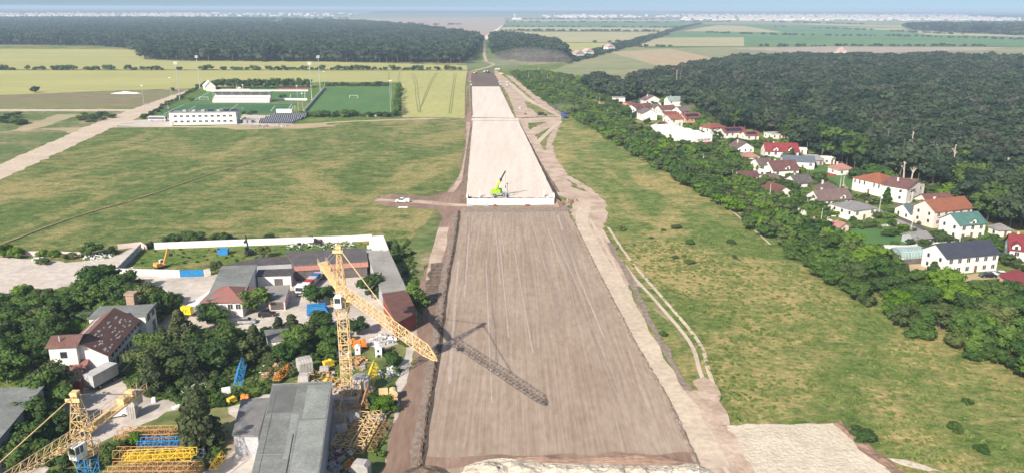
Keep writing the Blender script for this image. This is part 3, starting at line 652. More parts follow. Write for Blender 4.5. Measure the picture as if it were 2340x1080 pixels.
# --- village
H_ = house
H_('large two-storey white house with a plain dark navy gabled roof', (2158, 628), (2276, 617), 9.5, 5.4, 8.2, 'gx', 'navy', rows=2, n=6, ln=2, chim=False, land='the white house with navy roof')
H_('white house with bright teal green roof and dormer', (2189, 547), (2247, 542), 9, 5.2, 8, 'gx', 'teal', rows=2, dorm=[.5], chim=False, land='the teal-roofed house')
H_('low white wing with flat top joined left of the teal roofed house', (2152, 527), (2180, 531), 7, 4.5, 5, 'flat', 'pale', ln=2)
H_('tall pale house with two-tone terracotta roof behind the teal roofed one', (2131, 522), (2216, 512), 9.5, 6.3, 9.3, 'gx', 'terra', 'pink', rows=2, land='the two-tone terracotta roof')
H_('small white house with slate blue gabled roof beside the village street', (2078, 506), (2130, 503), 8.5, 3.1, 5.6, 'gx', 'slate', land='the slate blue roof')
H_('long maroon roofed shed standing against the forest edge', (2119, 479), (2180, 476), 8, 2.8, 5.3, 'gx', 'maroon', land='the maroon shed by the forest', chim=False)
H_('white house with pale grey hipped roof and veranda near the lawn', (1948, 506), (1999, 499), 11, 4.2, 6.2, 'hip', 'light', rows=1, ln=3, land='the grey hipped roof house', chim=False)
H_('long white bungalow with dark brown gabled roof and arched dormer', (1871, 476), (1945, 471), 9, 3.2, 6.2, 'gx', 'brown', dorm=[.72], n=5, land='the long brown roofed bungalow')
H_('small house with brown hipped roof behind the long brown bungalow', (1880, 452), (1925, 450), 9, 2.9, 5.6, 'hip', 'brown', land='the small brown hipped roof')
H_('big white house with bright orange hipped roof and plain long wall', (1946, 434), (2011, 450), 13.5, 5.6, 8.4, 'hip', 'orange', rows=1, n=6, ln=0, chim=False, wsize=(.7, 1.6), land='the bright orange roof')
H_('white two-storey house with brownish roof right of the orange roofed one', (2068, 466), (2109, 452), 10, 6.2, 8.5, 'gy', 'maroon', n=2, rows=2, ln=2, land='the white house right of the orange roof')
H_('low maroon roofed annex between orange roof and white two-storey house', (2038, 457), (2066, 464), 5, 4.2, 5.2, 'mono', 'maroon', n=2)
H_('tiny white cottage with pinkish red roof near the forest', (1914, 401), (1949, 399), 7.5, 2.7, 5, 'hip', 'rose', land='the tiny pink roofed cottage')
H_('old low house with worn dark grey roof among garden trees', (1818, 433), (1856, 430), 8, 2.8, 5.4, 'gx', 'oldgrey', land='the worn dark grey roof')
H_('white house with deep crimson roof at the far right street end', (2303, 598), (2370, 606), 11, 4.2, 7.6, 'gx', 'crimson', dorm=[.2], land='the crimson roof at the street end')
H_('low building with broad flat-pitched crimson roof beside two parked cars', (2282, 650), (2352, 688), 9, 2.9, 4.3, 'gx', 'crimson', 'salmon', chim=False, land='the flat crimson roof')
H_('small grey hipped summerhouse at the forest edge', (2283, 541), (2309, 540), 5.5, 2.4, 4, 'hip', 'light', chim=False, land='the grey summerhouse')
H_('small brown roofed garden hut across the street from slate roof', (2060, 489), (2080, 488), 5, 2.2, 3.4, 'hip', 'brown', 'cream', chim=False)
H_('small shed with weathered pale roof behind the greenhouse', (2091, 562), (2126, 558), 6, 2.4, 3.8, 'gx', 'light', 'grey', chim=False)
H_('tiny pink roadside hut among trees by the lawn', (1917, 535), (1938, 532), 4.5, 2.6, 3.8, 'gy', 'rose', 'pink', chim=False)
H_('wide white house with large crimson multi-gabled roof', (1749, 360), (1824, 361), 10, 3.4, 6.9, 'gx', 'crimson', dorm=[.3, .75], land='the crimson multi-gabled roof')
H_('white house with broad low slate grey roof', (1789, 385), (1860, 388), 11, 3.7, 5.6, 'gx', 'bluegrey', chim=False, land='the broad slate grey roof')
H_('white house with maroon gabled roof and front dormer', (1766, 409), (1824, 406), 10, 4.0, 7.4, 'gx', 'maroon', dorm=[.55], rows=1, land='the maroon dormered house')
H_('tall narrow white house with chimney and brown roof beside maroon one', (1733, 404), (1764, 403), 9, 5.6, 7.8, 'gx', 'brown', rows=2, n=2)
H_('pale yellow house with pinkish hipped roof', (1701, 374), (1733, 374), 8, 3.4, 5.4, 'hip', 'rose', 'cream', chim=False, land='the pale yellow house')
H_('white house with dark brown roof, gable with three narrow windows', (1683, 358), (1721, 357), 10, 4.6, 7.4, 'gy', 'brown', n=3, wsize=(.7, 1.4), door=False, land='the three-window gable house')
H_('low maroon roofed outbuilding below the round bright green tree', (1690, 416), (1733, 415), 7, 2.4, 4.2, 'gx', 'maroon', chim=False, land='the low maroon outbuilding')
H_('low brownish roofed garage right of the maroon outbuilding', (1745, 421), (1778, 420), 6, 2.4, 3.8, 'gx', 'brown', chim=False)
H_('low house with faded red brown roof beside the tree belt', (1742, 441), (1775, 453), 7, 2.6, 4.6, 'gx', 'rust', chim=False, land='the faded red brown roof')
H_('white house with red roof carrying two rows of solar panels', (1655, 317), (1703, 315), 9, 3.6, 5.8, 'gx', 'red', solar=(10, 2), chim=False, land='the solar roofed red house')
H_('low red roofed annex with solar panels right of its larger neighbour', (1704, 320), (1734, 319), 7, 2.6, 4.4, 'gx', 'red', solar=(6, 2), chim=False)
H_('low white flat shed near the forest edge beside a pole', (1763, 318), (1801, 316), 8, 2.8, 3.2, 'flat', 'pale', n=3)
H_('small flat white shed half hidden at the forest edge', (1811, 317), (1823, 316), 5, 2.4, 2.8, 'flat', 'white', n=1)
H_('flat white garage with overhanging roof near forest', (1882, 375), (1907, 375), 6, 2.8, 3.2, 'flat', 'white', n=2)
H_('cluttered low shed with patched pale roofing behind slate grey roof', (1856, 378), (1881, 378), 9, 2.6, 3.6, 'mono', 'pale', 'grey', n=2)
H_('small flat white roofed shed right of crimson roof', (1822, 352), (1843, 353), 6, 2.4, 2.8, 'flat', 'white', n=1)
H_('white house with red hipped roof at the forest edge', (1622, 310), (1656, 306), 9, 4.4, 6.8, 'hip', 'red', chim=False, rows=1, land='the red hipped roof house')
H_('small red roofed cottage left of the long white works hall', (1513, 296), (1526, 294), 6, 3, 4.5, 'gx', 'orange', chim=False)
H_('house with plain terracotta roof behind the long white works hall', (1532, 290), (1560, 288), 9, 5, 7.2, 'gx', 'terra', chim=False, rows=1)
H_('bright white gabled house with dark brown roof edge, facing the field', (1467, 276), (1501, 275), 10, 5, 7.6, 'gy', 'brown', n=1, rows=1, chim=False, land='the bright white gabled house')
H_('wide white house with dark reddish roof behind the gabled white one', (1453, 263), (1492, 257), 9, 4.6, 6.8, 'gx', 'maroon', chim=False)
H_('white house with grey brown gabled roof at the back of the hamlet', (1474, 244), (1511, 243), 10, 5, 8.4, 'gy', 'brown', rows=1, land='the rear grey brown gable')
H_('white two-storey house with pale greenish roof', (1528, 250), (1561, 249), 9, 6.5, 9.2, 'gx', 'greenish', rows=1, land='the pale greenish roof')
H_('salmon pink house with red parapet roof', (1430, 257), (1453, 261), 9, 6, 6.3, 'flat', 'red', 'salmon', rows=1, land='the salmon pink house')
H_('low salmon pink house left of its taller twin', (1421, 250), (1437, 252), 8, 5, 5.4, 'flat', 'red', 'salmon', rows=1)
H_('flat roofed white house furthest up the hamlet', (1402, 238), (1428, 238), 9, 5, 5.4, 'flat', 'light', rows=1, land='the furthest flat white house')
H_('white house with maroon ridge roof in mid hamlet', (1510, 264), (1544, 262), 8, 4.2, 6.6, 'gx', 'maroon', chim=False)
H_('low annex with red roof in front of the maroon ridge roof', (1521, 271), (1552, 270), 6, 2.4, 4, 'mono', 'red', n=2)
H_('salmon house with terracotta roof and solar panels by forest', (1566, 282), (1604, 279), 9, 3.4, 6, 'gx', 'red', 'salmon', solar=(7, 1), chim=False, land='the salmon solar house')
H_('brown gabled house with white turret behind the salmon solar house', (1556, 268), (1592, 264), 9, 4, 7, 'gx', 'brown', land=None)
H_('grey roofed white house between maroon ridge and gabled neighbours', (1492, 258), (1510, 257), 8, 3.6, 5.8, 'gx', 'brown', chim=False)
H_('small white flat shed beside the tree belt below the works hall', (1592, 371), (1606, 372), 4.5, 2.4, 2.8, 'flat', 'white', n=1)
# the long white works hall with a stepped row of vaults
a = P(1585, 340); b = P(1626, 337); d = b-a; Wd = d.length; t = thing('works_hall', 'long dazzling white works hall with stepped roof vaults and red awning', 'works hall', (a.x, a.y, .06), math.atan2(d.y, d.x))
MB().box(0, 0, -.1, Wd, 46, 6.6).build('wall', WALL['white'], t)
for k in range(5):
    y0 = k*9.2; n = 8; pts = [(y0+4.55-4.4*math.cos(PI*i/n), 6.6+1.1*math.sin(PI*i/n)) for i in range(n+1)]
    MB().extx(pts+[(y0+8.9, 6.63), (y0+.2, 6.63)], .2, Wd-.2).build('roof', ROOF['white'], t)
for k in range(9): window(t, 'f', (Wd*(.22+.08*k), 4.6), .5, 1.1, Wd, 62)
MB().slab([(-.1, -2.2, 2.5), (Wd+.1, -2.2, 2.5), (Wd+.1, -.01, 3.3), (-.1, -.01, 3.3)], .12).build('awning', ROOF['crimson'], t)
MB().box(.2, -.05, .1, Wd-.2, 0, 2.3).build('door', WALL['red'], t)
LAND.append((1570, 300, 'the long white works hall'))
# greenhouse
a = P(2062, 596); b = P(2117, 593); d = b-a; Wd = d.length; t = thing('greenhouse', 'arched glassy greenhouse with pale ribs inside a walled garden', 'greenhouse', (a.x, a.y, .05), math.atan2(d.y, d.x))
gh = M('greenhouse_film', (.22, .32, .30), (.28, .37, .35), .5, rough=.25, spec=.6); D = 7; n = 12
pts = [(D/2-D/2*math.cos(PI*k/n), .2+3.1*math.sin(PI*k/n)**.8) for k in range(n+1)]
MB().extx(pts+[(D, 0), (0, 0)], 0, Wd).build('cover', gh, t)
m = MB()
for i in range(9):
    x = Wd*i/8
    for k in range(n): m.bar((x, *pts[k]), (x, *pts[k+1]), .05)
for k in (3, 6, 9): m.bar((0, *pts[k]), (Wd, *pts[k]), .06)
m.build('rib', frame_m, t); MB().box(-.03, D/2-.6, 0, -.06, D/2+.6, 2).build('door', frame_m, t)
LAND.append((2090, 580, 'the greenhouse'))

# --- stadium
a = P(389, 286.5); b = P(541, 284.5); d = b-a; Wd = d.length; D = 11; t = thing('clubhouse', 'long white two-storey clubhouse with two rows of small windows', 'clubhouse', (a.x, a.y, .06), math.atan2(d.y, d.x))
MB().box(0, 0, -.1, Wd, D, 8).build('wall', WALL['white'], t)
r_ = MB().box(-.2, -.2, 8, Wd+.2, D+.2, 8.25).box(-.2, -.2, 8.25, Wd+.2, .1, 8.8).box(-.2, .1, 8.25, .1, D+.2, 8.8).box(Wd-.1, .1, 8.25, Wd+.2, D+.2, 8.8).build('roof', ROOF['light'], t)
for x in (8, 14, 20, 30): MB().box(x, 3, 8.26, x+2.2, 6, 9.5).build('roof_unit', WALL['grey'], r_)
for x in (24, 34, 39): MB().slab([(x, 2, 8.4), (x+4, 2, 8.4), (x+4, 6, 9.3), (x, 6, 9.3)], .1).build('solar_panel', solar_m, r_)
for z in (2.3, 5.8):
    for k in range(10): window(t, 'f', (Wd*(.09+.092*k), z), 2.0, 1.3, Wd, D)
    for k in range(2): window(t, 'r', (D*(.3+.4*k), z), 1.4, 1.3, Wd, D)
MB().box(1.0, -.06, 0, 2.6, 0, 2.5).build('door', WALL['salmon'], t); LAND.append((465, 270, 'the white clubhouse'))
a = P(486, 235); b = P(616, 235); d = b-a; Wd = d.length; t = thing('grandstand', 'white grandstand with stepped seat rows under a flat canopy roof', 'grandstand', (a.x, a.y, .06), math.atan2(d.y, d.x))
MB().box(0, 0, 0, Wd, .4, 2.2).build('wall', WALL['white'], t)
seatw = M('seat_white', (.75, .73, .70), (.7, .66, .64), .5); seatr = M('seat_red', (.6, .3, .28), (.5, .3, .3), .5)
for k in range(7): MB().box(.2, .4+k*1.0, 0, Wd-.2, 1.4+k*1.0, 2.0+k*.55).build('terrace', WALL['white'], t); MB().box(.6, .55+k*1.0, 2.02+k*.55, Wd-.6, .95+k*1.0, 2.4+k*.55).build('seat_row', seatr if k in (2, 3) else seatw, t)
MB().box(0, 7.4, 0, Wd, 7.8, 8.2).build('rear_wall', WALL['grey'], t)
MB().slab([(-1.5, 1.5, 8.9), (Wd+1.5, 1.5, 8.9), (Wd+1.5, 10, 8.3), (-1.5, 10, 8.3)], .35).build('canopy', ROOF['white'], t)
for k in range(7):
    x = .3+k*(Wd-.6)/6; MB().bar((x, 2.2, 2.5), (x, 2.2, 8.9), .12).build('column', frame_m, t)
LAND.append((550, 220, 'the grandstand'))
H_('small white marquee with peaked top behind the grandstand', (468, 207), (493, 206), 14, 3.5, 8, 'gy', 'white', rows=0, chim=False, name='marquee', cat='tent')
H_('small white cabin standing behind the grandstand roof', (540, 203), (556, 203), 6, 3.6, 4, 'flat', 'white', n=2, name='cabin', cat='cabin')
H_('low white equipment container at the training pitch corner', (632, 263), (667, 263), 3, 3.6, 4, 'flat', 'white', rows=0, name='container', cat='container')
H_('grey technical cabin beside the solar panel field', (556, 283), (575, 282), 5, 2.6, 3, 'flat', 'light', 'grey', n=1, name='cabin', cat='cabin')
# solar field
a = P(590, 283); t = thing('solar_array', 'block of dark tilted solar panels on the ground beside the clubhouse', 'solar array', (a.x, a.y, .06), 0); Wd = (P(668, 282)-a).length
for k in range(4):
    y = k*9; m = MB(); m.slab([(k*.6, y, .5), (Wd+k*.6, y, .5), (Wd+k*.6, y+6, 2.9), (k*.6, y+6, 2.9)], .08); pr = m.build('panel_row', solar_m, t)
    g = MB()
    for i in range(17): x = k*.6+Wd*i/16; g.slab([(x-.1, y-.02, .605), (x+.1, y-.02, .605), (x+.1, y+6, 3.0), (x-.1, y+6, 3.0)], .03); 
    for x in (1, Wd/2, Wd-1): g.bar((x+k*.6, y+5.5, 0), (x+k*.6, y+5.5, 2.7), .08)
    g.build('support', frame_m, pr)
# floodlight masts
steel = M('galvanised_steel', (.46, .47, .47), (.40, .41, .42), .5, rough=.5, metal=.2, fine=.05)
def mast(px, py, top, wid, tall, label, group='floodlight masts round the pitches'):
    p = P(px, py); h = ztop(p, top); t = thing('floodlight_mast', label, 'floodlight', (p.x, p.y, 0), 0, group)
    MB().bar((0, 0, 0), (0, 0, h), .34 if tall else .18, 8, .16 if tall else .1).build('pole', steel, t)
    hd = MB()
    if tall:
        for k in range(4): hd.bar((-1.4, 0, h-.3-k*.6), (1.4, 0, h-.3-k*.6), .06)
        hd.bar((-1.3, 0, h-2.3), (-1.3, 0, h), .06); hd.bar((1.3, 0, h-2.3), (1.3, 0, h), .06)
        f = hd.build('lamp_frame', steel, t); lm = MB()
        for k in range(4):
            for j in range(5): lm.cbox((-1.2+j*.6, -.3, h-.3-k*.6), (.38, .3, .34))
        lm.build('lamp_bank', white, f)
    else:
        hd.box(-.6, -.2, h-.5, .6, .2, h); hd.build('lamp_bank', white, t)
    q = proj((p.x, p.y, h)); return t
mast(411, 230, 141, 0, 1, 'tall floodlight mast beside the road at the training pitch corner')
mast(457, 205, 127, 0, 1, 'tall floodlight mast left of the marquee, highest on that side')
mast(713, 230, 142, 0, 1, 'tall floodlight mast between the main pitch and green side pitch')
mast(732, 207, 127, 0, 1, 'tall floodlight mast at the far corner of the green side pitch')
mast(332, 260, 195, 0, 0, 'thin light pole beside the country road, nearest the bus')
mast(393, 227, 177, 0, 0, 'thin light pole halfway along the country road hedge')
mast(682, 252, 196, 0, 0, 'thin light pole by the white equipment container')
mast(693, 258, 213, 0, 0, 'short light pole at the near end of the boundary wall')
mast(893, 257, 184, 0, 0, 'light pole at the near right corner of the side pitch')
mast(895, 228, 184, 0, 0, 'light pole halfway along the right side of side pitch')
mast(742, 200, 163, 0, 0, 'light pole behind the far corner of the side pitch')
def wall_line(label, pts, h, mat, th=.3, name='boundary_wall', cat='wall', cap=None, posts=None, group=None, world=False, base=0):
    W4 = [Vector((*p, 0)) for p in pts] if world else [P(*p) for p in pts]; o = W4[0]; t = thing(name, label, cat, (o.x, o.y, base), 0, group)
    for a, b in zip(W4, W4[1:]):
        d = b-a; n = max(1, round(d.length/4)) if posts else 1; rz = math.atan2(d.y, d.x)
        m = MB().box(0, -th/2, -.05, d.length-.01, th/2, h); m.build('wall', mat, t, a-o, rz)
        if cap: MB().box(-.05, -th/2-.06, h, d.length+.04, th/2+.06, h+.12).build('coping', cap, t, a-o, rz)
        if posts:
            for k in range(n+1): MB().box(-.17, -th/2-.1, -.05, .17, th/2+.1, h+.1).build('post', posts, t, a-o+d*(k/n), rz)
    return t
wall_line('white boundary wall behind the side pitch corner and masts', [(695, 258), (742, 203)], 2.2, WALL['white'])
wall_line('white advertising boards along the far side of the main pitch', [(472, 209), (704, 209)], 1.4, WALL['white'], name='advertising_board', cat='board')
wall_line('low white wall right of the grandstand', [(632, 229), (702, 230)], 1.6, WALL['white'])
wall_line('long low white wall beyond the near hedge of side pitch', [(808, 265), (860, 267)], 1.2, WALL['white'])
def goal(px, py, rz, lab):
    p = P(px, py); t = MB(); w = 3.66
    t.bar((-w, 0, 0), (-w, 0, 2.4), .12).bar((w, 0, 0), (w, 0, 2.4), .12).bar((-w, 0, 2.4), (w, 0, 2.4), .12).bar((-w, 0, 2.4), (-w, 1.8, 0), .06).bar((w, 0, 2.4), (w, 1.8, 0), .06).bar((-w, 1.8, 0), (w, 1.8, 0), .06)
    tag(t.build('football_goal', white, loc=(p.x, p.y, .1), rz=rz), lab, 'goal', 'football goals')
goal(380, 250, PI/2, 'white football goal at the left end of training pitch'); goal(671, 250, -PI/2, 'white football goal at the right end of training pitch')
goal(466, 229, 0, 'white football goal lying left of the grandstand'); goal(808, 225, 0, 'white football goal on the plain green side pitch')

# --- crane yard buildings
wm = WALL['white']
t, Wd = H_('long low factory with patched red brown roof and white gable end', (245, 853), (348, 752), 1, 1, 1, rows=0, chim=False) if False else (None, 0)
# factory: front gable faces the camera, long axis runs away to the right
a = P(140, 866); b = P(243, 858)
a = P(128, 852); b = P(254, 860); d = (b-a); Wd = d.length; rz = math.atan2(d.y, d.x)
far = P(346, 745); ln = far-b; D = ln.length
def factory():
    # local frame: x along the long axis, y to the left of it
    ax = ln.normalized(); rz = math.atan2(ax.y, ax.x); nx = Vector((-ax.y, ax.x, 0)); wid = abs((a-b).dot(nx))
    while proj(b+nx*(wid+.8)+ax*-1.2)[0] < 124: wid -= .1
    he, hr = 5.0, 8.0
    t = thing('factory', 'old white factory with patched red brown pitched roof and small corner tower', 'factory', (b.x, b.y, .06), rz)
    main = D*.72
    MB().extx([(0, -.1), (wid, -.1), (wid, he-.03), (wid/2, hr-.03), (0, he-.03)], 0, main).build('wall', WALL['old'], t)
    s = (hr-he)/(wid/2); o = .5
    rf = MB().extx([(-o, he-o*s), (wid/2, hr), (wid+o, he-o*s), (wid+o, he-o*s+.2), (wid/2, hr+.22), (-o, he-o*s+.2)], -.4, main+.2).build('roof', ROOF['brownfelt'], t)
    r2 = random.Random(4)
    for k in range(40):
        pm = MB()
        x = r2.uniform(0, main-3); y = r2.uniform(0, wid/2-1); w = r2.uniform(.3, 1.5); z = he+y*s+.215
        pm.slab([(x, y, z), (x+w, y, z), (x+w, y+.25, z+.25*s), (x, y+.25, z+.25*s)], .03).build('patch', ROOF['pale'], rf)
    for k in range(6):
        pm = MB(); x = main*.2+k*main*.13; y = wid*.78; z = hr-(y-wid/2)*s+.215
        pm.slab([(x, y, z), (x+main*.11, y, z), (x+main*.11, y+1.2, z-1.2*s), (x, y+1.2, z-1.2*s)], .03).build('patch', ROOF['pale'], rf)
    for k in range(9):
        m = MB().box(2+k*main/9.5, -.04, 3.6, 3.2+k*main/9.5, 0, 5.2); m.build('window', glass, t)
        MB().box(1.9+k*main/9.5, -.06, 1.1, 3.2+k*main/9.5, 0, 2.6).build('window', glass, t)
    MB().box(-.15, wid*.55, 3.0, 0, wid*.95, 3.2).build('string_course', WALL['grey'], t)
    # rear flat wing
    MB().box(main+.21, -1.5, -.1, D, wid+1, he+.4).build('rear_wing', WALL['old'], t)
    MB().box(main+.15, -1.9, he+.4, D+.4, wid+1.4, he+.7).box(main+.15, -1.9, he+.7, D+.4, -1.5, he+1.1).build('flat_roof', ROOF['feltgrey'], t)
    for k in range(4): MB().box(main+1.5+k*3.4, -1.56, 3.8, main+3.3+k*3.4, -1.5, 5.4).build('window', glass, t)
    MB().box(main+4.5, -1.58, 0, main+6.3, -1.5, 2.6).build('door', ROOF['teal'], t)
    # corner tower on the left of the gable
    tw = MB().box(-1.2, wid-4.6, -.1, 4.6, wid+.8, 8.0).build('tower', WALL['white'], t)
    MB().extr([(-1.7, 7.9), (2, 9.0), (5.1, 7.9), (5.1, 8.1), (2, 9.25), (-1.7, 8.1)], wid-5.1, wid+1.3).build('tower_roof', ROOF['brownfelt'], tw)
    MB().box(-1.28, wid-2.6, 5.4, -1.2, wid-1.3, 6.8).build('window', glass, tw); MB().box(-1.28, wid-2.6, 2.6, -1.2, wid-1.3, 3.6).build('window', glass, tw)
    MB().bar((.2, wid-1, 8.4), (.2, wid-1, 9.8), .15).build('flue', WALL['grey'], tw)
    MB().slab([(-2.4, 3.8, 3.3), (-2.4, 7.4, 3.3), (0, 7.4, 4.4), (0, 3.8, 4.4)], .12).build('porch_roof', ROOF['wornred'], t)
    MB().box(-2.3, 4.2, 0, -.02, 7, 1.4).build('porch', WALL['white'], t)
    MB().box(-.05, 5, 1.4, 0, 6.2, 3.2).build('door', door_m, t)
    LAND.append((215, 790, 'the old white factory'))
factory()
p = P(309, 735); h = ztop(p, 667)
t = thing('brick_chimney', 'square pale brick chimney rising behind the factory roof', 'chimney', (p.x, p.y, 0)); brick = M('pale_brick', (.42, .30, .22), (.34, .22, .16), 1.2, fine=.2, bump=.03)
MB().prism([(-1, -1), (1, -1), (1, 1), (-1, 1)], 0, h-.5).build('shaft', brick, t); MB().prism([(-1.25, -1.25), (1.25, -1.25), (1.25, 1.25), (-1.25, 1.25)], h-.5, h).build('cap', brick, t)
H_('small red hip roofed office house with white walls in the yard', (466, 724), (556, 724), 10, 4.2, 6.6, 'hip', 'wornred', 'white', n=5, rows=1, ln=2, chim=False, land='the red hip roofed office', name='office_house')
def quadroof(label, pts, he, roof, wall, thick=.3, cat='shed', name='storage_shed', land=None, fascia=None, slope=0, wf=None, doors=()):
    """building whose roof outline is read off the photograph at eave height; corners: near-left, near-right, far-right, far-left"""
    c = [P(*p, he) for p in pts]; o = c[0].copy(); o.z = 0; t = thing(name, label, cat, (o.x, o.y, .06))
    c = [q-Vector((o.x, o.y, 0)) for q in c]
    for i in (2, 3): c[i].z += slope
    cen = sum((q for q in c), Vector())/4; inn = [q+(cen-q).normalized()*.45 for q in c]
    vs = [(q.x, q.y, -.1) for q in inn]+[(q.x, q.y, q.z-.02) for q in inn]
    MB().add(vs, [(3, 2, 1, 0), (4, 5, 6, 7), (0, 1, 5, 4), (1, 2, 6, 5), (2, 3, 7, 6), (3, 0, 4, 7)]).build('wall', WALL[wall], t)
    rf = MB().slab([tuple(q) for q in c], thick).build('roof', ROOF[roof], t)
    a, b = inn[0], inn[1]; d = (b-a); n = Vector((d.y, -d.x, 0)).normalized()
    for (u0, u1, z0, z1, kind) in doors:
        p, q = a+d*u0+n*.03, a+d*u1+n*.03; k = n*.04
        MB().add([(p.x, p.y, z0), (q.x, q.y, z0), (q.x, q.y, z1), (p.x, p.y, z1), (p.x+k.x, p.y+k.y, z0), (q.x+k.x, q.y+k.y, z0), (q.x+k.x, q.y+k.y, z1), (p.x+k.x, p.y+k.y, z1)],
                 [(0, 1, 2, 3), (4, 5, 6, 7), (0, 1, 5, 4), (1, 2, 6, 5), (2, 3, 7, 6), (3, 0, 4, 7)]).build('door' if kind == 'd' else 'window', WALL['dark'] if kind == 'd' else glass, t)
    if land: q = proj(o+cen); LAND.append((q[0], q[1], land))
    if fascia:
        a, b = c[0]+n*.04, c[1]+n*.04
        MB().add([(a.x, a.y, he-1.5), (b.x, b.y, he-1.5), (b.x, b.y, he-.02), (a.x, a.y, he-.02), (a.x+n.x*.1, a.y+n.y*.1, he-1.5), (b.x+n.x*.1, b.y+n.y*.1, he-1.5), (b.x+n.x*.1, b.y+n.y*.1, he-.02), (a.x+n.x*.1, a.y+n.y*.1, he-.02)],
                 [(0, 1, 2, 3), (4, 5, 6, 7), (0, 1, 5, 4), (1, 2, 6, 5), (2, 3, 7, 6), (3, 0, 4, 7)]).build('fascia', fascia, t)
    return t
rustw = M('rusty_red_sheet', (.36, .07, .05), (.30, .12, .09), 1.5, fine=.3, c3=(.42, .22, .18), stretch=(3, 1, .2), lo=.3, hi=.7)
quadroof('large workshop with ribbed greenish grey roof behind the office house', [(470, 688), (560, 672), (589, 613), (507, 616)], 4.6, 'feltgrey', 'white', land='the greenish grey workshop roof', slope=.8)
quadroof('long open shed with dark felt roof and rusty red fascia', [(672, 608), (841, 598), (836, 572), (650, 582)], 4.6, 'oldgrey', 'dark', fascia=rustw, slope=.6, land='the rusty red fascia shed', doors=[(.02, .32, 0, 2.9, 'd'), (.55, .8, 0, 2.9, 'd')])  # shade inside the open front is put in as dark walls and slabs
quadroof('low grey roofed shed continuing left of the rusty fascia', [(505, 611), (672, 602), (670, 590), (592, 593)], 3.8, 'oldgrey', 'grey', slope=.4)
quadroof('small flat roofed garage with white wall and dark open doorway', [(584, 632), (667, 630), (672, 615), (590, 618)], 3.4, 'oldgrey', 'white', doors=[(.5, .75, 0, 2.6, 'd')], land='the dark-doored garage')  # the slab is no door leaf: dark colour for shade in the opening
quadroof('low flat concrete roofed store in the middle of the yard', [(612, 690), (652, 688), (664, 652), (606, 656)], 2.6, 'concrete', 'wall' if False else 'pink', doors=[(.1, .9, .2, 2.2, 'd')])
quadroof('long building with pale weathered concrete roof along the dirt strip', [(872, 670), (930, 664), (889, 575), (838, 581)], 4.2, 'concrete', 'grey', slope=.2, land='the pale weathered roof')
quadroof('shed with streaked maroon corrugated roof and red front wall', [(905, 741), (953, 716), (930, 667), (873, 677)], 4.0, 'rust', 'red', land='the maroon corrugated shed', slope=.4, doors=[(.1, .5, 0, 2.6, 'd')])
quadroof('huge grey roofed storage hall at the bottom of the yard', [(560, 1150), (722, 1150), (760, 876), (623, 883)], 6.5, 'feltgrey', 'grey', slope=.2, land='the huge grey hall roof')
quadroof('lean-to with weathered corrugated grey roof left of the huge hall', [(530, 996), (590, 998), (616, 914), (553, 917)], 4.2, 'light', 'grey', slope=.3, land='the corrugated lean-to')
quadroof('broad pale grey roofed hall at the lower left picture corner', [(-110, 1075), (-2, 1008), (101, 885), (-60, 890)], 5.5, 'feltgrey', 'grey', land='the broad hall at the corner', doors=[(.6, .68, 2, 3.6, 'w'), (.8, .88, 2, 3.6, 'w')])
quadroof('small brown roofed shed below the factory porch', [(145, 874), (184, 872), (192, 848), (158, 848)], 2.8, 'brown', 'red')
quadroof('white and blue cabin half hidden behind garden trees', [(612, 782), (654, 778), (660, 752), (604, 756)], 3.0, 'light', 'white', doors=[(.35, .55, .9, 2.1, 'w')])
quadroof('low white store with flat top in the rear wall corner', [(856, 568), (888, 571), (876, 540), (842, 542)], 2.6, 'white', 'white', land='the white corner store')
quadroof('narrow low building with pale blue fascia behind the long shed', [(800, 583), (876, 580), (876, 573), (800, 575)], 2.6, 'pale', 'pink')
hall = [o for o in bpy.data.objects if o.get('label', '').startswith('huge grey roofed storage hall')][0]
hr_ = [c for c in hall.children if c.name.startswith('roof')][0]; c4 = [Vector(v.co) for v in hr_.data.vertices[4:8]]
felt2 = M('roof_felt_lighter', (.28, .295, .265), (.22, .23, .21), .25, fine=.16); felt3 = M('roof_felt_darker', (.13, .13, .12), (.16, .16, .15), .3, fine=.1); seam = M('seam_tar', (.04, .04, .04), (.06, .06, .06), 1)
def on_roof(u0, u1, v0, v1, mt, nm, t=.012):
    f = lambda u, v: (c4[0].lerp(c4[1], u)).lerp(c4[3].lerp(c4[2], u), v)+Vector((0, 0, .01))
    MB().slab([tuple(f(*q)) for q in ((u0, v0), (u1, v0), (u1, v1), (u0, v1))], t).build(nm, mt, hr_)
on_roof(.56, .98, .02, .62, felt2, 'felt_strip'); on_roof(.60, .97, .64, .97, felt2, 'felt_strip'); on_roof(.02, .42, .70, .97, felt3, 'felt_strip'); on_roof(.42, .54, .30, .68, felt2, 'felt_strip')
on_roof(.50, .515, .02, .50, seam, 'roof_seam', .05); on_roof(.0, 1, .995, 1.0, felt2, 'roof_edge', .1); on_roof(.02, .98, .335, .34, felt2, 'roof_seam', .03); on_roof(.1, .105, .02, .9, seam, 'roof_seam', .02)
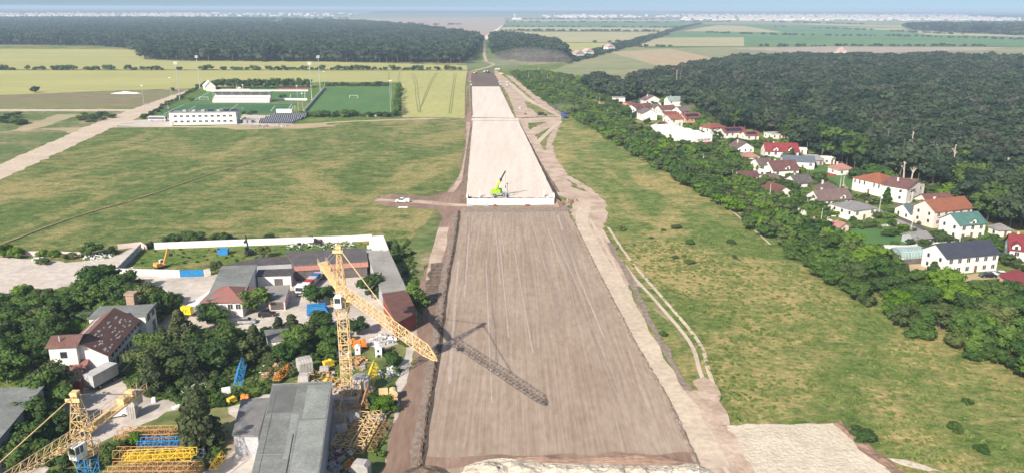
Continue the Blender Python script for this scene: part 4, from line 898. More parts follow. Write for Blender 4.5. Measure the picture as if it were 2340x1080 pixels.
# yard perimeter walls
capm = ROOF['white']
wall_line('white rear wall of the yard running below the meadow', [(354, 569), (500, 563), (640, 558), (803, 552), (850, 549)], 2.0, WALL['white'], .5, cap=capm, posts=None)
wall_line('white front wall of the excavator compound', [(266, 628), (411, 632)], 2.1, WALL['white'], posts=WALL['white'])
wall_line('short white wall right of the blue gate', [(467, 631), (482, 628)], 2.1, WALL['white'])
wall_line('blue grey shaded left wall of the excavator compound', [(268, 627), (322, 571)], 2.1, WALL['grey'], posts=WALL['grey'])  # shade of this side put into the colour: grey, front wall is white
wall_line('old low wall between the concrete lot and meadow', [(50, 584), (110, 584), (186, 586)], 1.5, WALL['pink'], .3)
wall_line('short low wall stub beyond the white rubble', [(270, 569), (322, 563), (336, 572)], 1.6, WALL['pink'], .3)
wall_line('low wall at the left picture edge behind the bright shrubs', [(-60, 586), (0, 586), (50, 584)], 1.3, WALL['pink'], .3)
blue_m = M('gate_blue', (.02, .19, .42), (.03, .23, .5), 1, fine=.1)
a = P(412, 632.5); b = P(466, 631); d = b-a; t = thing('gate', 'bright blue sheet metal gate in the white compound wall', 'gate', (a.x, a.y, 0), math.atan2(d.y, d.x)); L = d.length
for k in range(2):
    lf = MB().box(.02+k*L/2, -.06, .1, L/2-.03+k*L/2, 0, 2.1).build('leaf', blue_m, t); g = MB()
    for i in range(9): g.box(.2+i*L/18.5+k*L/2, -.1, .15, .27+i*L/18.5+k*L/2, -.06, 2.05)
    g.build('rib', blue_m, lf)
LAND.append((440, 620, 'the blue gate'))
# village walls and fences
wall_line('white garden wall curving round the greenhouse plot', [(2012, 572), (2052, 600), (2062, 604)], 1.9, WALL['white'], posts=WALL['white'])
wall_line('white garden wall behind the greenhouse', [(2012, 572), (2070, 573), (2185, 562)], 1.9, WALL['white'], posts=WALL['white'])
wall_line('dark plank fence in front of the greenhouse', [(2062, 605), (2132, 600)], 1.8, WALL['dark'], .12, name='fence', cat='fence')
wall_line('long white wall running down from the navy roofed house', [(2160, 645), (2228, 686)], 1.8, WALL['white'])
wall_line('white wall above the sandy yard left of the hipped roof house', [(1824, 485), (1848, 498), (1862, 500)], 1.8, WALL['white'], posts=WALL['white'])
wall_line('pale stone wall below the long brown bungalow', [(1868, 500), (1925, 517)], 1.3, WALL['pink'])
wall_line('dark fence along the street opposite the teal roof', [(2020, 487), (2080, 512), (2160, 552)], 1.2, WALL['dark'], .1, name='fence', cat='fence')
wall_line('low fence with white posts across the big lawn', [(1980, 520), (2052, 515)], .8, WALL['grey'], .08, name='fence', cat='fence', posts=WALL['white'])
wall_line('red garden fence behind the slate grey roof', [(1828, 402), (1910, 404)], 1.3, WALL['red'], .1, name='fence', cat='fence')
# white retaining wall of precast panels
panel = M('precast_panel', (.82, .79, .74), (.78, .74, .69), .3, fine=.05); a = P(1068, 468.5); b = P(1266, 467); d = b-a; L = d.length
t = thing('retaining_wall', 'white precast concrete retaining wall holding the sand embankment end', 'retaining wall', (a.x, a.y, 0), math.atan2(d.y, d.x))
n = 22
for k in range(n): MB().box(k*L/n+.02, -.25, 0, (k+1)*L/n-.02, .05, 2.6+.1*math.sin(k*2.3)).build('panel', panel, t)
MB().box(0, -.2, 2.5, L, .0, 2.7).build('joint', WALL['grey'], t) if False else None
for s, x in ((1, 0), (-1, L)):
    for k in range(4): MB().box(x-.15 if s > 0 else x-.15, .1+k*2.3, 0, x+.15, 2.3+k*2.3, 3.4-.3*k+(.9 if k == 0 else 0)).build('wing_panel', panel, t)
for x in (5, L-4): MB().add([(x, 1.5, 2.5), (x+.15, 1.5, 2.5), (x+.15, 4.3, 2.5), (x, 4.3, 2.5), (x, 3.6, 5), (x+.15, 3.6, 5), (x+.15, 4.0, 5), (x, 4.0, 5)], [(0, 3, 2, 1), (4, 5, 6, 7), (0, 1, 5, 4), (1, 2, 6, 5), (2, 3, 7, 6), (3, 0, 4, 7)]).build('prop_panel', panel, t)
LAND.append((1166, 460, 'the white retaining wall'))
rw = MB
for i, (px, w, mt, lb) in enumerate(((1074, 2.6, WALL['grey'], 'grey concrete block lying at the left foot of retaining wall'), (1132, 1.6, WALL['red'], 'small red block stack at the foot of retaining wall'), (1206, 2.2, WALL['red'], 'longer red stack at the right foot of retaining wall'), (1112, 1.8, WALL['grey'], 'small grey block pile at the foot of retaining wall'))):
    p = P(px, 470.5); m = MB()
    for k in range(3): m.box(-w/2+k*.05, -.5+k*.1, k*.25, w/2-k*.2, .4, .24+k*.25)
    tag(m.build('block_stack', mt, loc=(p.x, p.y-.8, .05)), lb, 'block stack')
# ------------------------------------------------------------------ tower cranes
cy = M('crane_yellow', (.76, .55, .28), (.62, .42, .20), .8, rough=.45, fine=.08)
cy2 = M('crane_yellow_bright', (.80, .55, .04), (.72, .48, .05), .8, rough=.45, fine=.1)
rusty = M('rusty_yellow', (.55, .32, .13), (.38, .19, .09), 1.5, fine=.25)
cb = M('crane_blue', (.03, .20, .48), (.05, .25, .5), .8, rough=.45, fine=.12)
conc = M('cast_concrete', (.46, .43, .39), (.36, .33, .30), .8, fine=.12, bump=.02)
whitep = M('white_enamel', (.80, .80, .78), (.72, .72, .70), .6, rough=.4, fine=.05)
rubber = M('rubber', (.02, .02, .02), (.03, .03, .03), 1, rough=.8)
orange_m = M('machine_orange', (.78, .27, .05), (.68, .23, .05), .8, rough=.45, fine=.12)
blackp = M('black_paint', (.015, .016, .02), (.025, .025, .03), 1, rough=.25, spec=.6)
chrome = M('silver_paint', (.5, .5, .5), (.42, .42, .43), .7, rough=.35, metal=.3, fine=.04)
tarp = M('grey_tarpaulin', (.48, .47, .45), (.4, .39, .37), .6, fine=.08)
lime = M('crane_lime', (.38, .68, .02), (.33, .6, .02), 1, rough=.4, fine=.05)

def crane(name, label, base, zj, tip, ctip, apex_z, mast_w, jib_w, mast_mat, base_off=0):
    t = thing(name, label, 'tower crane', (base.x, base.y, 0)); o = Vector((base.x, base.y, 0))
    tip = tip-o; ct = ctip-o; dj = Vector((tip.x, tip.y, 0)).normalized(); dc = Vector((ct.x, ct.y, 0)).normalized(); w = mast_w
    # ballast base
    m = MB()
    for s in (-1, 1): m.box(-3, s*2-.35, .1, 3, s*2+.35, .7).box(s*2-.35, -3, .7, s*2+.35, 3, 1.1)
    bb = m.build('base_frame', mast_mat, t)
    for s in (-1, 1): MB().box(-2.2, s*2.1-.6, 1.12, 2.2, s*2.1+.6, 2.1).build('ballast_block', conc, bb)
    zm = zj-3.2
    MB().lattice((0, 0, 1), (0, 0, zm), w, seg=int((zm-1)/1.35), r=.085, up=(0, 1, 0)).build('mast', mast_mat, t)
    m = MB()
    for k in range(1, int(zm/3)): m.box(-w/2-.08, -w/2-.08, 1+k*3-.08, w/2+.08, -w/2+.05, 1+k*3+.06)
    m.bar((0, 0, 1), (0, 0, zm), .05)
    m.build('ladder', mast_mat, t)
    # slewing unit: ring, platform, rail, funnel brackets
    n = 16; m = MB(); m.prism([(1.25*math.cos(2*PI*k/n), 1.25*math.sin(2*PI*k/n)) for k in range(n)], zm, zm+.45)
    m.prism([(1.9*math.cos(2*PI*k/8+.39), 1.9*math.sin(2*PI*k/8+.39)) for k in range(8)], zm+.46, zm+.6)
    for s in (-1, 1):
        for q in (-1, 1): m.bar((s*w*.5, q*w*.5, zm-1.6), (s*1.3, q*1.3, zm), .12)
    sl = m.build('slewing_ring', cy, t); m = MB()
    for k in range(12):
        a, b = 2*PI*k/12, 2*PI*(k+1)/12
        for z in (.6, 1.1, 1.6): m.bar((2.1*math.cos(a), 2.1*math.sin(a), zm+z), (2.1*math.cos(b), 2.1*math.sin(b), zm+z), .035)
        m.bar((2.1*math.cos(a), 2.1*math.sin(a), zm+.5), (2.1*math.cos(a), 2.1*math.sin(a), zm+1.6), .04)
    m.build('guard_rail', cy, sl)
    MB().lattice((0, 0, zm+.6), (0, 0, zj+.2), 1.5, seg=2, r=.1, up=(0, 1, 0)).build('turntable_tower', cy, t)
    # cab beside the turntable
    rz = math.atan2(dj.y, dj.x); sidev = Vector((dj.y, -dj.x, 0)); cc = Vector((-.25, -1.75, 0)) if base_off == 0 else Vector((.1, -1.9, 0)); rz = -PI/2 if base_off == 0 else math.radians(-110)
    cabm = MB().box(-.95, -.7, 0, .85, .7, .9).box(-.95, -.7, .9, -.5, .7, 2.0).box(-.95, -.7, 2.0, .95, .7, 2.15)
    for x, y in ((.8, .62), (.8, -.62), (.1, .64), (.1, -.64)): cabm.box(x-.05, y-.06, .9, x+.05, y+.06, 2.0)
    cab = cabm.build('cab', whitep, t, (cc.x, cc.y, zm+.75), rz)
    MB().box(-.48, -.6, .92, .74, .6, 1.98).build('window', glass, cab)
    # apex tower
    m = MB().lattice((0, 0, zj+.2), (0, 0, apex_z-.6), 1.6 if base_off == 0 else 2.2, seg=int((apex_z-zj)/1.3), r=.09, up=(0, 1, 0), w2=.35)
    ap = m.build('apex_tower', cy, t); MB().box(-.5, -.5, apex_z-.6, .5, .5, apex_z).bar((-.9, 0, apex_z-.5), (.9, 0, apex_z-.5), .07).box(-1, -.9, apex_z-1.3, 1, -.82, apex_z-.7).build('apex_platform', cy, ap)
    # jib: triangular lattice
    L = Vector((tip.x, tip.y, 0)).length
    jm = MB().lattice(dj*1.0+Vector((0, 0, zj)), dj*(L*.93)+Vector((0, 0, zj)), jib_w, jib_w*1.05, seg=int(L/1.35), r=.066, tri=True)
    jm.lattice(dj*(L*.93)+Vector((0, 0, zj)), dj*L+Vector((0, 0, zj)), jib_w, jib_w*1.05, seg=2, r=.08, tri=True, w2=.35)
    jb = jm.build('jib', cy, t)
    wk = MB(); 
    for k in range(int(L/1.25)): wk.bar(dj*(1+k*1.25)+Vector((0, 0, zj+.05)), dj*(1.9+k*1.25)+Vector((0, 0, zj+.05)), .13)
    wk.build('walkway', cy, jb)
    m = MB(); q = dj*L*.12; m.cbox((q.x, q.y, zj-.35), (1.5, 1.5, .3)); tr = m.build('trolley', cy, jb)
    # counter jib
    Lc = Vector((ct.x, ct.y, 0)).length; sv = Vector((dc.y, -dc.x, 0)); Z = Vector((0, 0, zj))
    m = MB()
    for s in (-1, 1):
        m.bar(dc*.8+sv*.75*s+Z, dc*Lc+sv*.75*s+Z, .16)
    for k in range(int(Lc)): m.bar(dc*(k+1)+sv*.75+Z, dc*(k+1)-sv*.75+Z, .07)
    m.slab([tuple(dc*1+sv*.7+Z+Vector((0, 0, .1))), tuple(dc*Lc+sv*.7+Z+Vector((0, 0, .1))), tuple(dc*Lc-sv*.7+Z+Vector((0, 0, .1))), tuple(dc*1-sv*.7+Z+Vector((0, 0, .1)))], .05)
    cj = m.build('counter_jib', cy, t); m = MB()
    for s in (-1, 1):
        for k in range(int(Lc/1.5)+1): m.bar(dc*(1+k*1.45)+sv*.9*s+Z, dc*(1+k*1.45)+sv*.9*s+Z+Vector((0, 0, 1.2)), .035)
        for z in (.6, 1.2): m.bar(dc*1+sv*.9*s+Z+Vector((0, 0, z)), dc*Lc+sv*.9*s+Z+Vector((0, 0, z)), .035)
    m.build('guard_rail', cy, cj)
    m = MB(); r2 = Matrix.Rotation(math.atan2(dc.y, dc.x), 3, 'Z')
    def rb(m, c, s): 
        for_ = MB().cbox((0, 0, 0), s); m.add([r2 @ Vector(v)+Vector(c) for v in for_.v], for_.f)
    rb(m, dc*Lc*.68+Z+Vector((0, 0, .6)), (1.3, 1.1, .9)); rb(m, dc*Lc*.82+Z+Vector((0, 0, .7)), (.9, 1.2, 1.1)); rb(m, dc*Lc*.3+Z+Vector((0, 0, .45)), (Lc*.28, .5, .6)); m.build('winch', cy, cj)
    for k in range(3):
        m = MB(); rb(m, dc*(Lc*.90+(k-1)*.45)+Z+Vector((0, 0, -.5)), (.4, 1.3, 2.2)); m.build('counterweight', conc, cj)
    A = Vector((0, 0, apex_z-.5))
    MB().bar(A, dj*L*.62+Z+Vector((0, 0, jib_w)), .085).bar(dj*L*.4+(A*.355)+Vector((0, 0, 0)), dj*L*.4+(A*.355), .02).build('jib_tie', cy, t)
    MB().bar(A+sv*.3, dc*Lc*.9+sv*.7+Z, .045).bar(A-sv*.3, dc*Lc*.9-sv*.7+Z, .045).build('counter_jib_tie', steel, t)
    return t
base = P(796, 918); zj = ztop(base, 665)
crane('tower_crane', 'tall yellow tower crane in mid yard whose long jib reaches over the earthworks', base, zj, P(996, 822, zj), P(735, 600, zj), ztop(base, 560), 1.85, 1.65, cy)
LAND.append((790, 800, 'the tall crane mast'))
zj2 = 17.0; base2 = P(188, 993, zj2); base2 = Vector((base2.x, base2.y, 0))
tp2 = P(-20, 1128, zj2); ct2 = P(322, 890, zj2)
crane('tower_crane', 'low yellow tower crane with blue mast at the lower left corner', base2, zj2, tp2+(tp2-base2-Vector((0, 0, zj2)))*1.2, ct2, ztop(base2, 893), 2.0, 1.6, cb, base_off=1.5)
LAND.append((190, 1010, 'the low left crane'))

# ------------------------------------------------------------------ lattice stacks and yard clutter
def stack(label, a, b, rows, mat, w=1.1, lay=1, r=.055, spread=1.3, tri=True, group='stored crane sections', z0=.15, cat='crane section', jit=.3):
    a = P(*a); b = P(*b); d = (b-a).normalized(); n = Vector((-d.y, d.x, 0)); r2 = random.Random(hash(label) % 99 if False else len(label))
    for i in range(rows):
        for k in range(lay if i < rows-1 or lay == 1 else 1):
            o = n*(i*spread+k*.3); m = MB(); s = r2.uniform(-jit, jit); L = (b-a).length
            m.lattice((s, 0, 0), (L+s*2, r2.uniform(-jit, jit), 0), w, w, r=r, tri=tri)
            q = a+o
            which = ['nearest', 'second', 'third', 'fourth', 'fifth', 'sixth', 'seventh'][i]
            lv = '' if lay == 1 else ('bottom layer, ' if k == 0 else 'upper layer, ')
            tag(m.build('crane_section', mat, loc=(q.x, q.y, z0+w/2+k*(w*1.05)), rz=math.atan2(d.y, d.x)), f'{lv}{which} {label}' if rows > 1 or lay > 1 else label, cat, group)
stack('rusty orange lattice section of the bottom stack', (240, 1100), (446, 1098), 3, rusty, 1.3, 1, .07, 1.4)
stack('bright yellow lattice section of the bottom stack', (288, 1073), (448, 1064), 3, cy2, 1.2, 1, .06, .9, z0=1.0)
stack('yellow lattice section just right of the low crane', (262, 1052), (440, 1050), 2, rusty, 1.2, 1, .06, 1.2, z0=.3)
stack('blue lattice section lying behind the yellow stack', (318, 1036), (446, 1032), 2, cb, 1.3, 1, .07, 1.3, z0=.6)
stack('faded blue grey lattice section under the blue one', (300, 1048), (470, 1046), 1, M('faded_blue', (.12, .18, .25), (.2, .22, .24), 1), 1.2, 1, .06)
stack('rusty lattice section in the farther heap', (266, 1018), (395, 1014), 3, rusty, 1.4, 1, .08, 1.4)
stack('pale yellow lattice section slanting beside the huge hall', (790, 1035), (838, 955), 2, cy, 1.7, 1, .12, 1.7, tri=False)
stack('pale yellow lattice section right of the slanting pair', (818, 1038), (860, 958), 1, cy, 1.6, 2, .12, tri=False)
stack('thin rusty lattice section leaning near the dirt strip', (846, 1040), (880, 975), 1, rusty, 1.2, 1, .06)
stack('upright narrow lattice section beside the hall edge', (777, 970), (789, 905), 1, cy, 1.7, 2, .09)
stack('blue lattice tower section lying in the weeds', (545, 895), (556, 845), 1, cb, 1.7, 1, .09, z0=.8)
stack('rusty orange frame lying by the concrete blocks', (632, 876), (662, 852), 1, orange_m, 1.5, 1, .1)
stack('long rusty beam lattice in the bushes', (600, 872), (640, 838), 1, rusty, .8, 1, .06)
stack('bundle of rusty bars in the weeds near the trees', (622, 822), (668, 806), 2, rusty, .8, 1, .06, .8)
stack('yellow cage section right of the crane mast', (845, 888), (858, 846), 1, cy2, 1.8, 2, .1)
stack('yellow cage section below the grey hopper', (832, 942), (842, 900), 1, rusty, 1.7, 2, .1)
stack('rusty yellow section at the bottom edge of the yard', (792, 1078), (812, 1066), 1, orange_m, 1.3, 1, .08)
stack('yellow frame at the lower left of the huge hall', (488, 1080), (510, 1050), 1, cy2, 1.3, 1, .08)
bl = MB()
for k in range(4):
    p = P(702, 722); a = (0, 0); MB()
for k, lb in enumerate(('lowest', 'second', 'third', 'top')):
    p = P(701, 722); q = P(752, 718); d = q-p; m = MB()
    for y in (0, 1.1, 2.2): m.box(0, y, 0, d.length-.6*k*.5, y+.35, .42).box(0, y-.15, .42, d.length-.3*k, y+.5, .5)
    tag(m.build('steel_beam_bundle', cb, loc=(p.x, p.y+k*.15, .1+k*.52), rz=math.atan2(d.y, d.x)), f'{lb} bundle of blue steel beams stacked beside the round tree', 'beam bundle', 'blue steel beams')
def block(label, px, sx, sy, sz, mat=conc, rz=0, name='concrete_block', cat='concrete block', group=None, grooves=0, top=None, z=.05):
    p = P(*px); m = MB(); c = .08*min(sx, sy)
    if grooves:
        for k in range(grooves):
            x0 = -sx/2+k*sx/grooves; m.extx([(-sy/2, 0), (sy/2, 0), (sy/2, sz*.8), (sy/2-sy*.2, sz), (-sy/2+sy*.2, sz), (-sy/2, sz*.8)], x0+.03, x0+sx/grooves-.03)
    else:
        m.prism([(-sx/2+c, -sy/2), (sx/2-c, -sy/2), (sx/2, -sy/2+c), (sx/2, sy/2-c), (sx/2-c, sy/2), (-sx/2+c, sy/2), (-sx/2, sy/2-c), (-sx/2, -sy/2+c)], 0, sz-.1)
        m.prism([(-sx/2+c*2, -sy/2+c), (sx/2-c*2, -sy/2+c), (sx/2-c, sy/2-c), (-sx/2+c, sy/2-c)], sz-.1, sz)
    return tag(m.build(name, mat, loc=(p.x, p.y, z), rz=rz), label, cat, group)
block('tall grooved stack of grey counterweight slabs under the counter jib', (305, 950), 1.6, 2.4, 3.2, grooves=4, rz=.2)
block('tall grey concrete slab stack near the huge hall', (697, 850), 3.0, 3.0, 3.4, grooves=5, rz=.5)
block('low pale concrete cube in front of the slab stack', (696, 874), 2.2, 2.0, 2.0, rz=.1)
block('white grey concrete counterweight slabs at the bottom yard edge', (826, 1092), 1.9, 3.0, 3.2, grooves=5, rz=1.4)
block('grey concrete slab standing between hall and lattice stack', (782, 1002), 2.0, 1.0, 3.0, grooves=2, rz=.4)
block('pale concrete wedge beside the slanting lattice sections', (808, 975), 2.2, 1.4, 2.6, grooves=3, rz=.7)
block('low concrete block right of the lattice sections', (862, 958), 3.4, 1.4, .9, rz=.3)
block('pale concrete block near the yellow winch', (742, 850), 2, 1.6, 1.3, rz=.2)
block('concrete block in the weeds beside the blue lattice', (518, 898), 1.8, 1.2, 1.2, whitep, rz=.4)
block('small white block in the grass by the pale track', (352, 918), .8, .8, 1.0, whitep, rz=.3)
block('white scrap sheet lying on the yard track', (408, 928), 2.4, 1.2, .25, whitep, rz=.9, name='scrap_sheet', cat='scrap')
block('white steel drum shape by the crane mast', (775, 815), 5.0, 1.5, 1.1, whitep, rz=.15, name='tank', cat='tank')
block('flat white sheet lying in front of the retaining wall pickup', (921, 474), 4, 1.6, .12, whitep, name='scrap_sheet', cat='scrap')
block('pale block pile in the rear compound corner', (850, 566), 3, 1.6, .9, whitep, rz=.4, grooves=3)
# portable toilet, hopper, machines
def portable(px, lab, mt=whitep, s=1.0):
    p = P(*px); t = thing('portable_cabin', lab, 'portable toilet', (p.x, p.y, .05), .1)
    MB().box(-.75*s, -.75*s, 0, .75*s, .75*s, 2.3*s).build('body', mt, t); MB().extr([(-.85*s, 2.3*s), (.85*s, 2.3*s), (0, 2.65*s)], -.85*s, .85*s).build('roof', mt, t)
    MB().box(-.3*s, -.8*s, 1.2*s, .15*s, -.75*s, 1.8*s).build('window', glass, t); MB().box(.35*s, -.79*s, .1, .4*s, -.75*s, 2.1*s).build('door_edge', WALL['grey'], t)
portable((866, 812), 'white portable cabin with small window beside the vine-covered wall')
portable((818, 807), 'small white cabinet left of the orange machine', whitep, .8)
def hopper():
    p = P(826, 898); t = thing('hopper', 'grey rounded silo hopper lying beside the yellow cage', 'hopper', (p.x, p.y, .05)); m = MB(); n = 14
    for z0, r0, z1, r1 in ((0, .8, 1.6, 2.0), (1.6, 2.0, 3.4, 2.0), (3.4, 2.0, 3.9, 1.6)):
        vs = [(r0*math.cos(2*PI*k/n), r0*math.sin(2*PI*k/n), z0) for k in range(n)]+[(r1*math.cos(2*PI*k/n), r1*math.sin(2*PI*k/n), z1) for k in range(n)]
        m.add(vs, [(k, (k+1) % n, n+(k+1) % n, n+k) for k in range(n)]+[tuple(range(n, 2*n))])
    m.build('drum', conc, t); MB().box(.2, -2.2, .2, .5, -1.6, 3.8).build('ladder', cy, t)
hopper()
def machine(px, lab, mt, rz=0, s=1.0):
    p = P(*px); t = thing('winch_machine', lab, 'machine', (p.x, p.y, .05), rz); t.scale = (s, s, s)
    MB().box(-1.4, -.8, .3, 1.4, .8, .6).box(-1.2, -.6, .6, .1, .6, 1.8).build('body', mt, t)
    m = MB(); n = 12; m.extr([(.8+.65*math.cos(2*PI*k/n), 1.2+.65*math.sin(2*PI*k/n)) for k in range(n)], -.6, .6); m.build('drum', mt, t)
    for x in (-1.2, 1.2): MB().box(x-.15, -1, 0, x+.15, 1, .3).build('skid', rubber, t)
machine((822, 795), 'orange machine with raised hood near the crane mast', orange_m, .4, 1.1)
machine((806, 784), 'small red orange pump behind the orange machine', orange_m, 1.2, .6)
machine((750, 838), 'yellow winch drum on a concrete base in the junk', cy2, .8, .9)
machine((886, 915), 'yellow steel platform assembly standing in the weeds', cy, .2, 1.4)
machine((530, 920), 'yellow round drum by the corrugated lean-to', cy2, 1.0, .7)
machine((560, 912), 'small orange motor unit left of the lean-to', orange_m, 0, .6)
# scattered scrap: a few recognisable heaps
r5 = random.Random(5)
def scrap(px, r, mats, lab, n=26, h=1.0):
    p = P(*px); m = MB()
    for k in range(n):
        a = r5.uniform(0, 2*PI); d = r*math.sqrt(r5.random()); c = Vector((math.cos(a)*d, math.sin(a)*d, r5.uniform(.05, h*(1-d/r)+.2)))
        v = Vector((r5.uniform(-1, 1), r5.uniform(-1, 1), r5.uniform(-.35, .35)))*r5.uniform(.5, 1.6); m.m = r5.randrange(len(mats))
        if r5.random() < .5: m.bar(c-v, c+v, r5.uniform(.05, .12))
        else: m.bar(c-v*.4, c+v*.4, r5.uniform(.2, .5), 4)
    return tag(m.build('scrap_heap', mats, loc=(p.x, p.y, 0)), lab, 'scrap heap', kind='stuff')
scrap((640, 842), 4.5, [whitep, rusty, conc], 'scrap heap of pale panels in the weeds left of the slab stack', 60)
scrap((725, 868), 4.5, [rusty, cy2, conc, blackp], 'dark mixed scrap heap above the huge hall roof', 90)
scrap((760, 880), 3.5, [rusty, conc, cy2], 'scrap heap with yellow pieces at the hall corner', 60)
scrap((815, 832), 3.5, [rusty, rusty, conc], 'heap of rusty rods right of the crane mast', 60)
scrap((890, 850), 2.5, [whitep, conc, steel], 'pale sheet scrap beside the dirt strip', 30, .5)
scrap((755, 1040), 4, [conc, whitep, blackp, WALL['red']], 'dark scrap heap in the shade of the huge hall', 60)
scrap((765, 1085), 3, [conc, whitep, steel], 'grey scrap heap at the bottom edge by the hall', 40)
scrap((690, 562), 5, [conc, whitep, blackp], 'pale scrap heap inside the rear compound wall', 50, .5)
scrap((770, 560), 6, [conc, blackp, whitep], 'scrap heap of dark and pale pieces near the corner store', 70, .6)
scrap((225, 585), 4.5, [whitep, whitep, conc], 'row of white rubble sacks at the edge of the concrete lot', 50, 1.0)
scrap((85, 592), 1.6, [whitep], 'small white rubble pile in the grass of the lot', 10, .4)
scrap((640, 288), 8, [whitep, conc, tanf], 'pale rubble heap in front of the solar array', 70, 1.6)
scrap((595, 290), 7, [soil, conc, tanf], 'brown rubble heap beside the clubhouse', 60, 1.2)
scrap((875, 775), 3, [conc, steel, whitep], 'scrap heap by the red wall of maroon shed', 40, .6)
scrap((440, 885), 3, [whitep, conc], 'white debris among weeds near the pines', 24, .4)
scrap((296, 618), 2, [whitep, conc], 'white boards lying inside the blue grey wall', 16, .3)
0 and scrap((895, 1050), 2, [conc, whitep], 'small debris patch by the dirt strip', 14, .3)
scrap((2225, 692), 2.4, [conc, whitep, steel], 'pile of pale building waste below the long white wall', 24, .8)
scrap((1540, 350), 3, [conc, whitep], 'pale rubbish in the clearing below the works hall', 20, .5)

# ------------------------------------------------------------------ vehicles
def wheels(t, xs, y, r=.45, w=.28):
    for x in xs:
        for s in (-1, 1):
            n = 12; pts = [(x+r*math.cos(2*PI*k/n), r+r*math.sin(2*PI*k/n)) for k in range(n)]
            wh = MB().extr(pts, s*y-w/2, s*y+w/2).build('wheel', rubber, t)
            MB().extr([(x+r*.5*math.cos(2*PI*k/n), r+r*.5*math.sin(2*PI*k/n)) for k in range(n)], s*(y+w/2-.01), s*(y+w/2+.02)).build('rim', chrome, wh)
def car(px, rz, lab, mt, kind='car', s=1.0, cat=None, group=None, z=.06):
    p = P(*px); t = thing('parked_car' if kind == 'car' else kind, lab, cat or kind, (p.x, p.y, z), rz, group); t.scale = (s, s, s)
    if kind == 'car':
        MB().extr([(-2.2, .3), (2.15, .3), (2.2, .7), (1.9, .88), (1.0, .98), (-1.9, 1.0), (-2.2, .85)], -.88, .88).build('body', mt, t)
        gl = MB().extr([(1.05, .97), (.35, 1.42), (-1.2, 1.45), (-1.85, .99)], -.74, .74).build('windows', glass, t)
        MB().extr([(.38, 1.425), (-1.22, 1.455), (-1.2, 1.5), (.35, 1.47)], -.7, .7).build('roof', mt, t)
        for y in (-.6, .6): MB().cbox((2.19, y, .68), (.06, .3, .14)).build('headlight', whitep, t)
        wheels(t, (-1.35, 1.35), .78, .33, .2)
    elif kind == 'pickup_truck':
        MB().extr([(-2.8, .45), (2.75, .45), (2.8, .95), (2.5, 1.08), (1.55, 1.15), (-2.8, 1.15)], -.95, .95).build('body', mt, t)
        MB().extr([(1.6, 1.15), (.95, 1.8), (-.5, 1.82), (-.75, 1.15)], -.85, .85).build('windows', glass, t)
        MB().extr([(.98, 1.8), (-.52, 1.83), (-.5, 1.9), (.95, 1.88)], -.82, .82).extr([(-.5, 1.15), (-.72, 1.15), (-.5, 1.8)], -.86, .86).build('roof', mt, t)
        MB().box(-2.7, -.85, 1.16, -.8, .85, 1.2).box(-2.8, -.95, 1.15, -.8, -.85, 1.5).box(-2.8, .85, 1.15, -.8, .95, 1.5).box(-2.8, -.85, 1.15, -2.72, .85, 1.5).build('load_bed', mt, t)
        for y in (-.65, .65): MB().cbox((2.79, y, .85), (.06, .35, .2)).build('headlight', whitep, t)
        wheels(t, (-1.75, 1.8), .85, .42, .26)
    return t
car((920, 463), PI, 'white pickup truck parked on the brown dirt spur left of roadbed', whitep, 'pickup_truck', cat='pickup')
LAND.append((920, 460, 'the white pickup'))
car((611, 722), .25, 'black saloon car parked in the yard near the office house', blackp)
car((2256, 633), PI-.05, 'black car parked beside the navy roofed white house', blackp, s=1.05)
car((2284, 630), PI-.1, 'white car behind the black one at the navy roofed house', whitep)
car((2293, 640), .9, 'silver car squeezed against the flat crimson roof', chrome, s=.9)
car((1934, 438), .05, 'pale blue car parked left of the bright orange roof', M('pale_blue_paint', (.4, .47, .5), (.42, .5, .52), 1, rough=.3))
car((565, 738), .1, 'pale grey car half hidden by the office house trees', chrome)
car((1738, 415), .3, 'dark car beside the low maroon outbuilding', blackp, s=.9)
def lorry(px, rz, lab, cabm, boxm, L=9, s=1.0, stripes=None, cat='lorry', name='lorry', flat=False):
    p = P(*px); t = thing(name, lab, cat, (p.x, p.y, .06), rz); t.scale = (s, s, s)
    MB().box(-L, -.5, .7, 2.2, .5, 1.0).build('chassis', rubber, t)
    cab = MB().extr([(.1, .6), (2.3, .6), (2.35, 1.6), (2.15, 3.0), (.1, 3.2)], -1.2, 1.2).build('cab', cabm, t)
    MB().add([(2.36, -1.05, 1.75), (2.36, 1.05, 1.75), (2.2, 1.0, 2.75), (2.2, -1.0, 2.75), (2.42, -1.05, 1.75), (2.42, 1.05, 1.75), (2.26, 1.0, 2.75), (2.26, -1.0, 2.75)], [(0, 1, 2, 3), (4, 5, 6, 7), (0, 1, 5, 4), (1, 2, 6, 5), (2, 3, 7, 6), (3, 0, 4, 7)]).build('windscreen', glass, cab)
    MB().box(2.34, -.7, .8, 2.4, .7, 1.3).build('grille', rubber, cab)
    if flat:
        MB().box(-L, -1.25, 1.0, -.15, 1.25, 1.25).build('flatbed', boxm, t)
        for k, mt in enumerate(stripes or []):
            x = -L+.3+k*(L-.9)/len(stripes); MB().box(x, -1.1, 1.26, x+(L-.9)/len(stripes)-.15, 1.1, 2.4).build('load', mt, t)
    else:
        bx = MB().box(-L, -1.25, 1.0, -.15, 1.25, 3.5).build('box_body', boxm, t)
    for y in (-.9, .9): MB().cbox((2.37, y, .9), (.06, .3, .2)).build('headlight', whitep, cab)
    wheels(t, (1.2, -L+1, -L+2.2), 1.05, .48, .3); return t
bm_ = M('load_blue', (.06, .12, .35), (.05, .1, .3), 1); rm_ = M('load_red', (.4, .05, .06), (.35, .05, .06), 1)
lorry((692, 672), math.radians(-97), 'white lorry with covered blue and red load parked between the sheds', whitep, tarp, 14, flat=True, stripes=[tarp, bm_, tarp, rm_, whitep])
LAND.append((695, 650, 'the white lorry'))
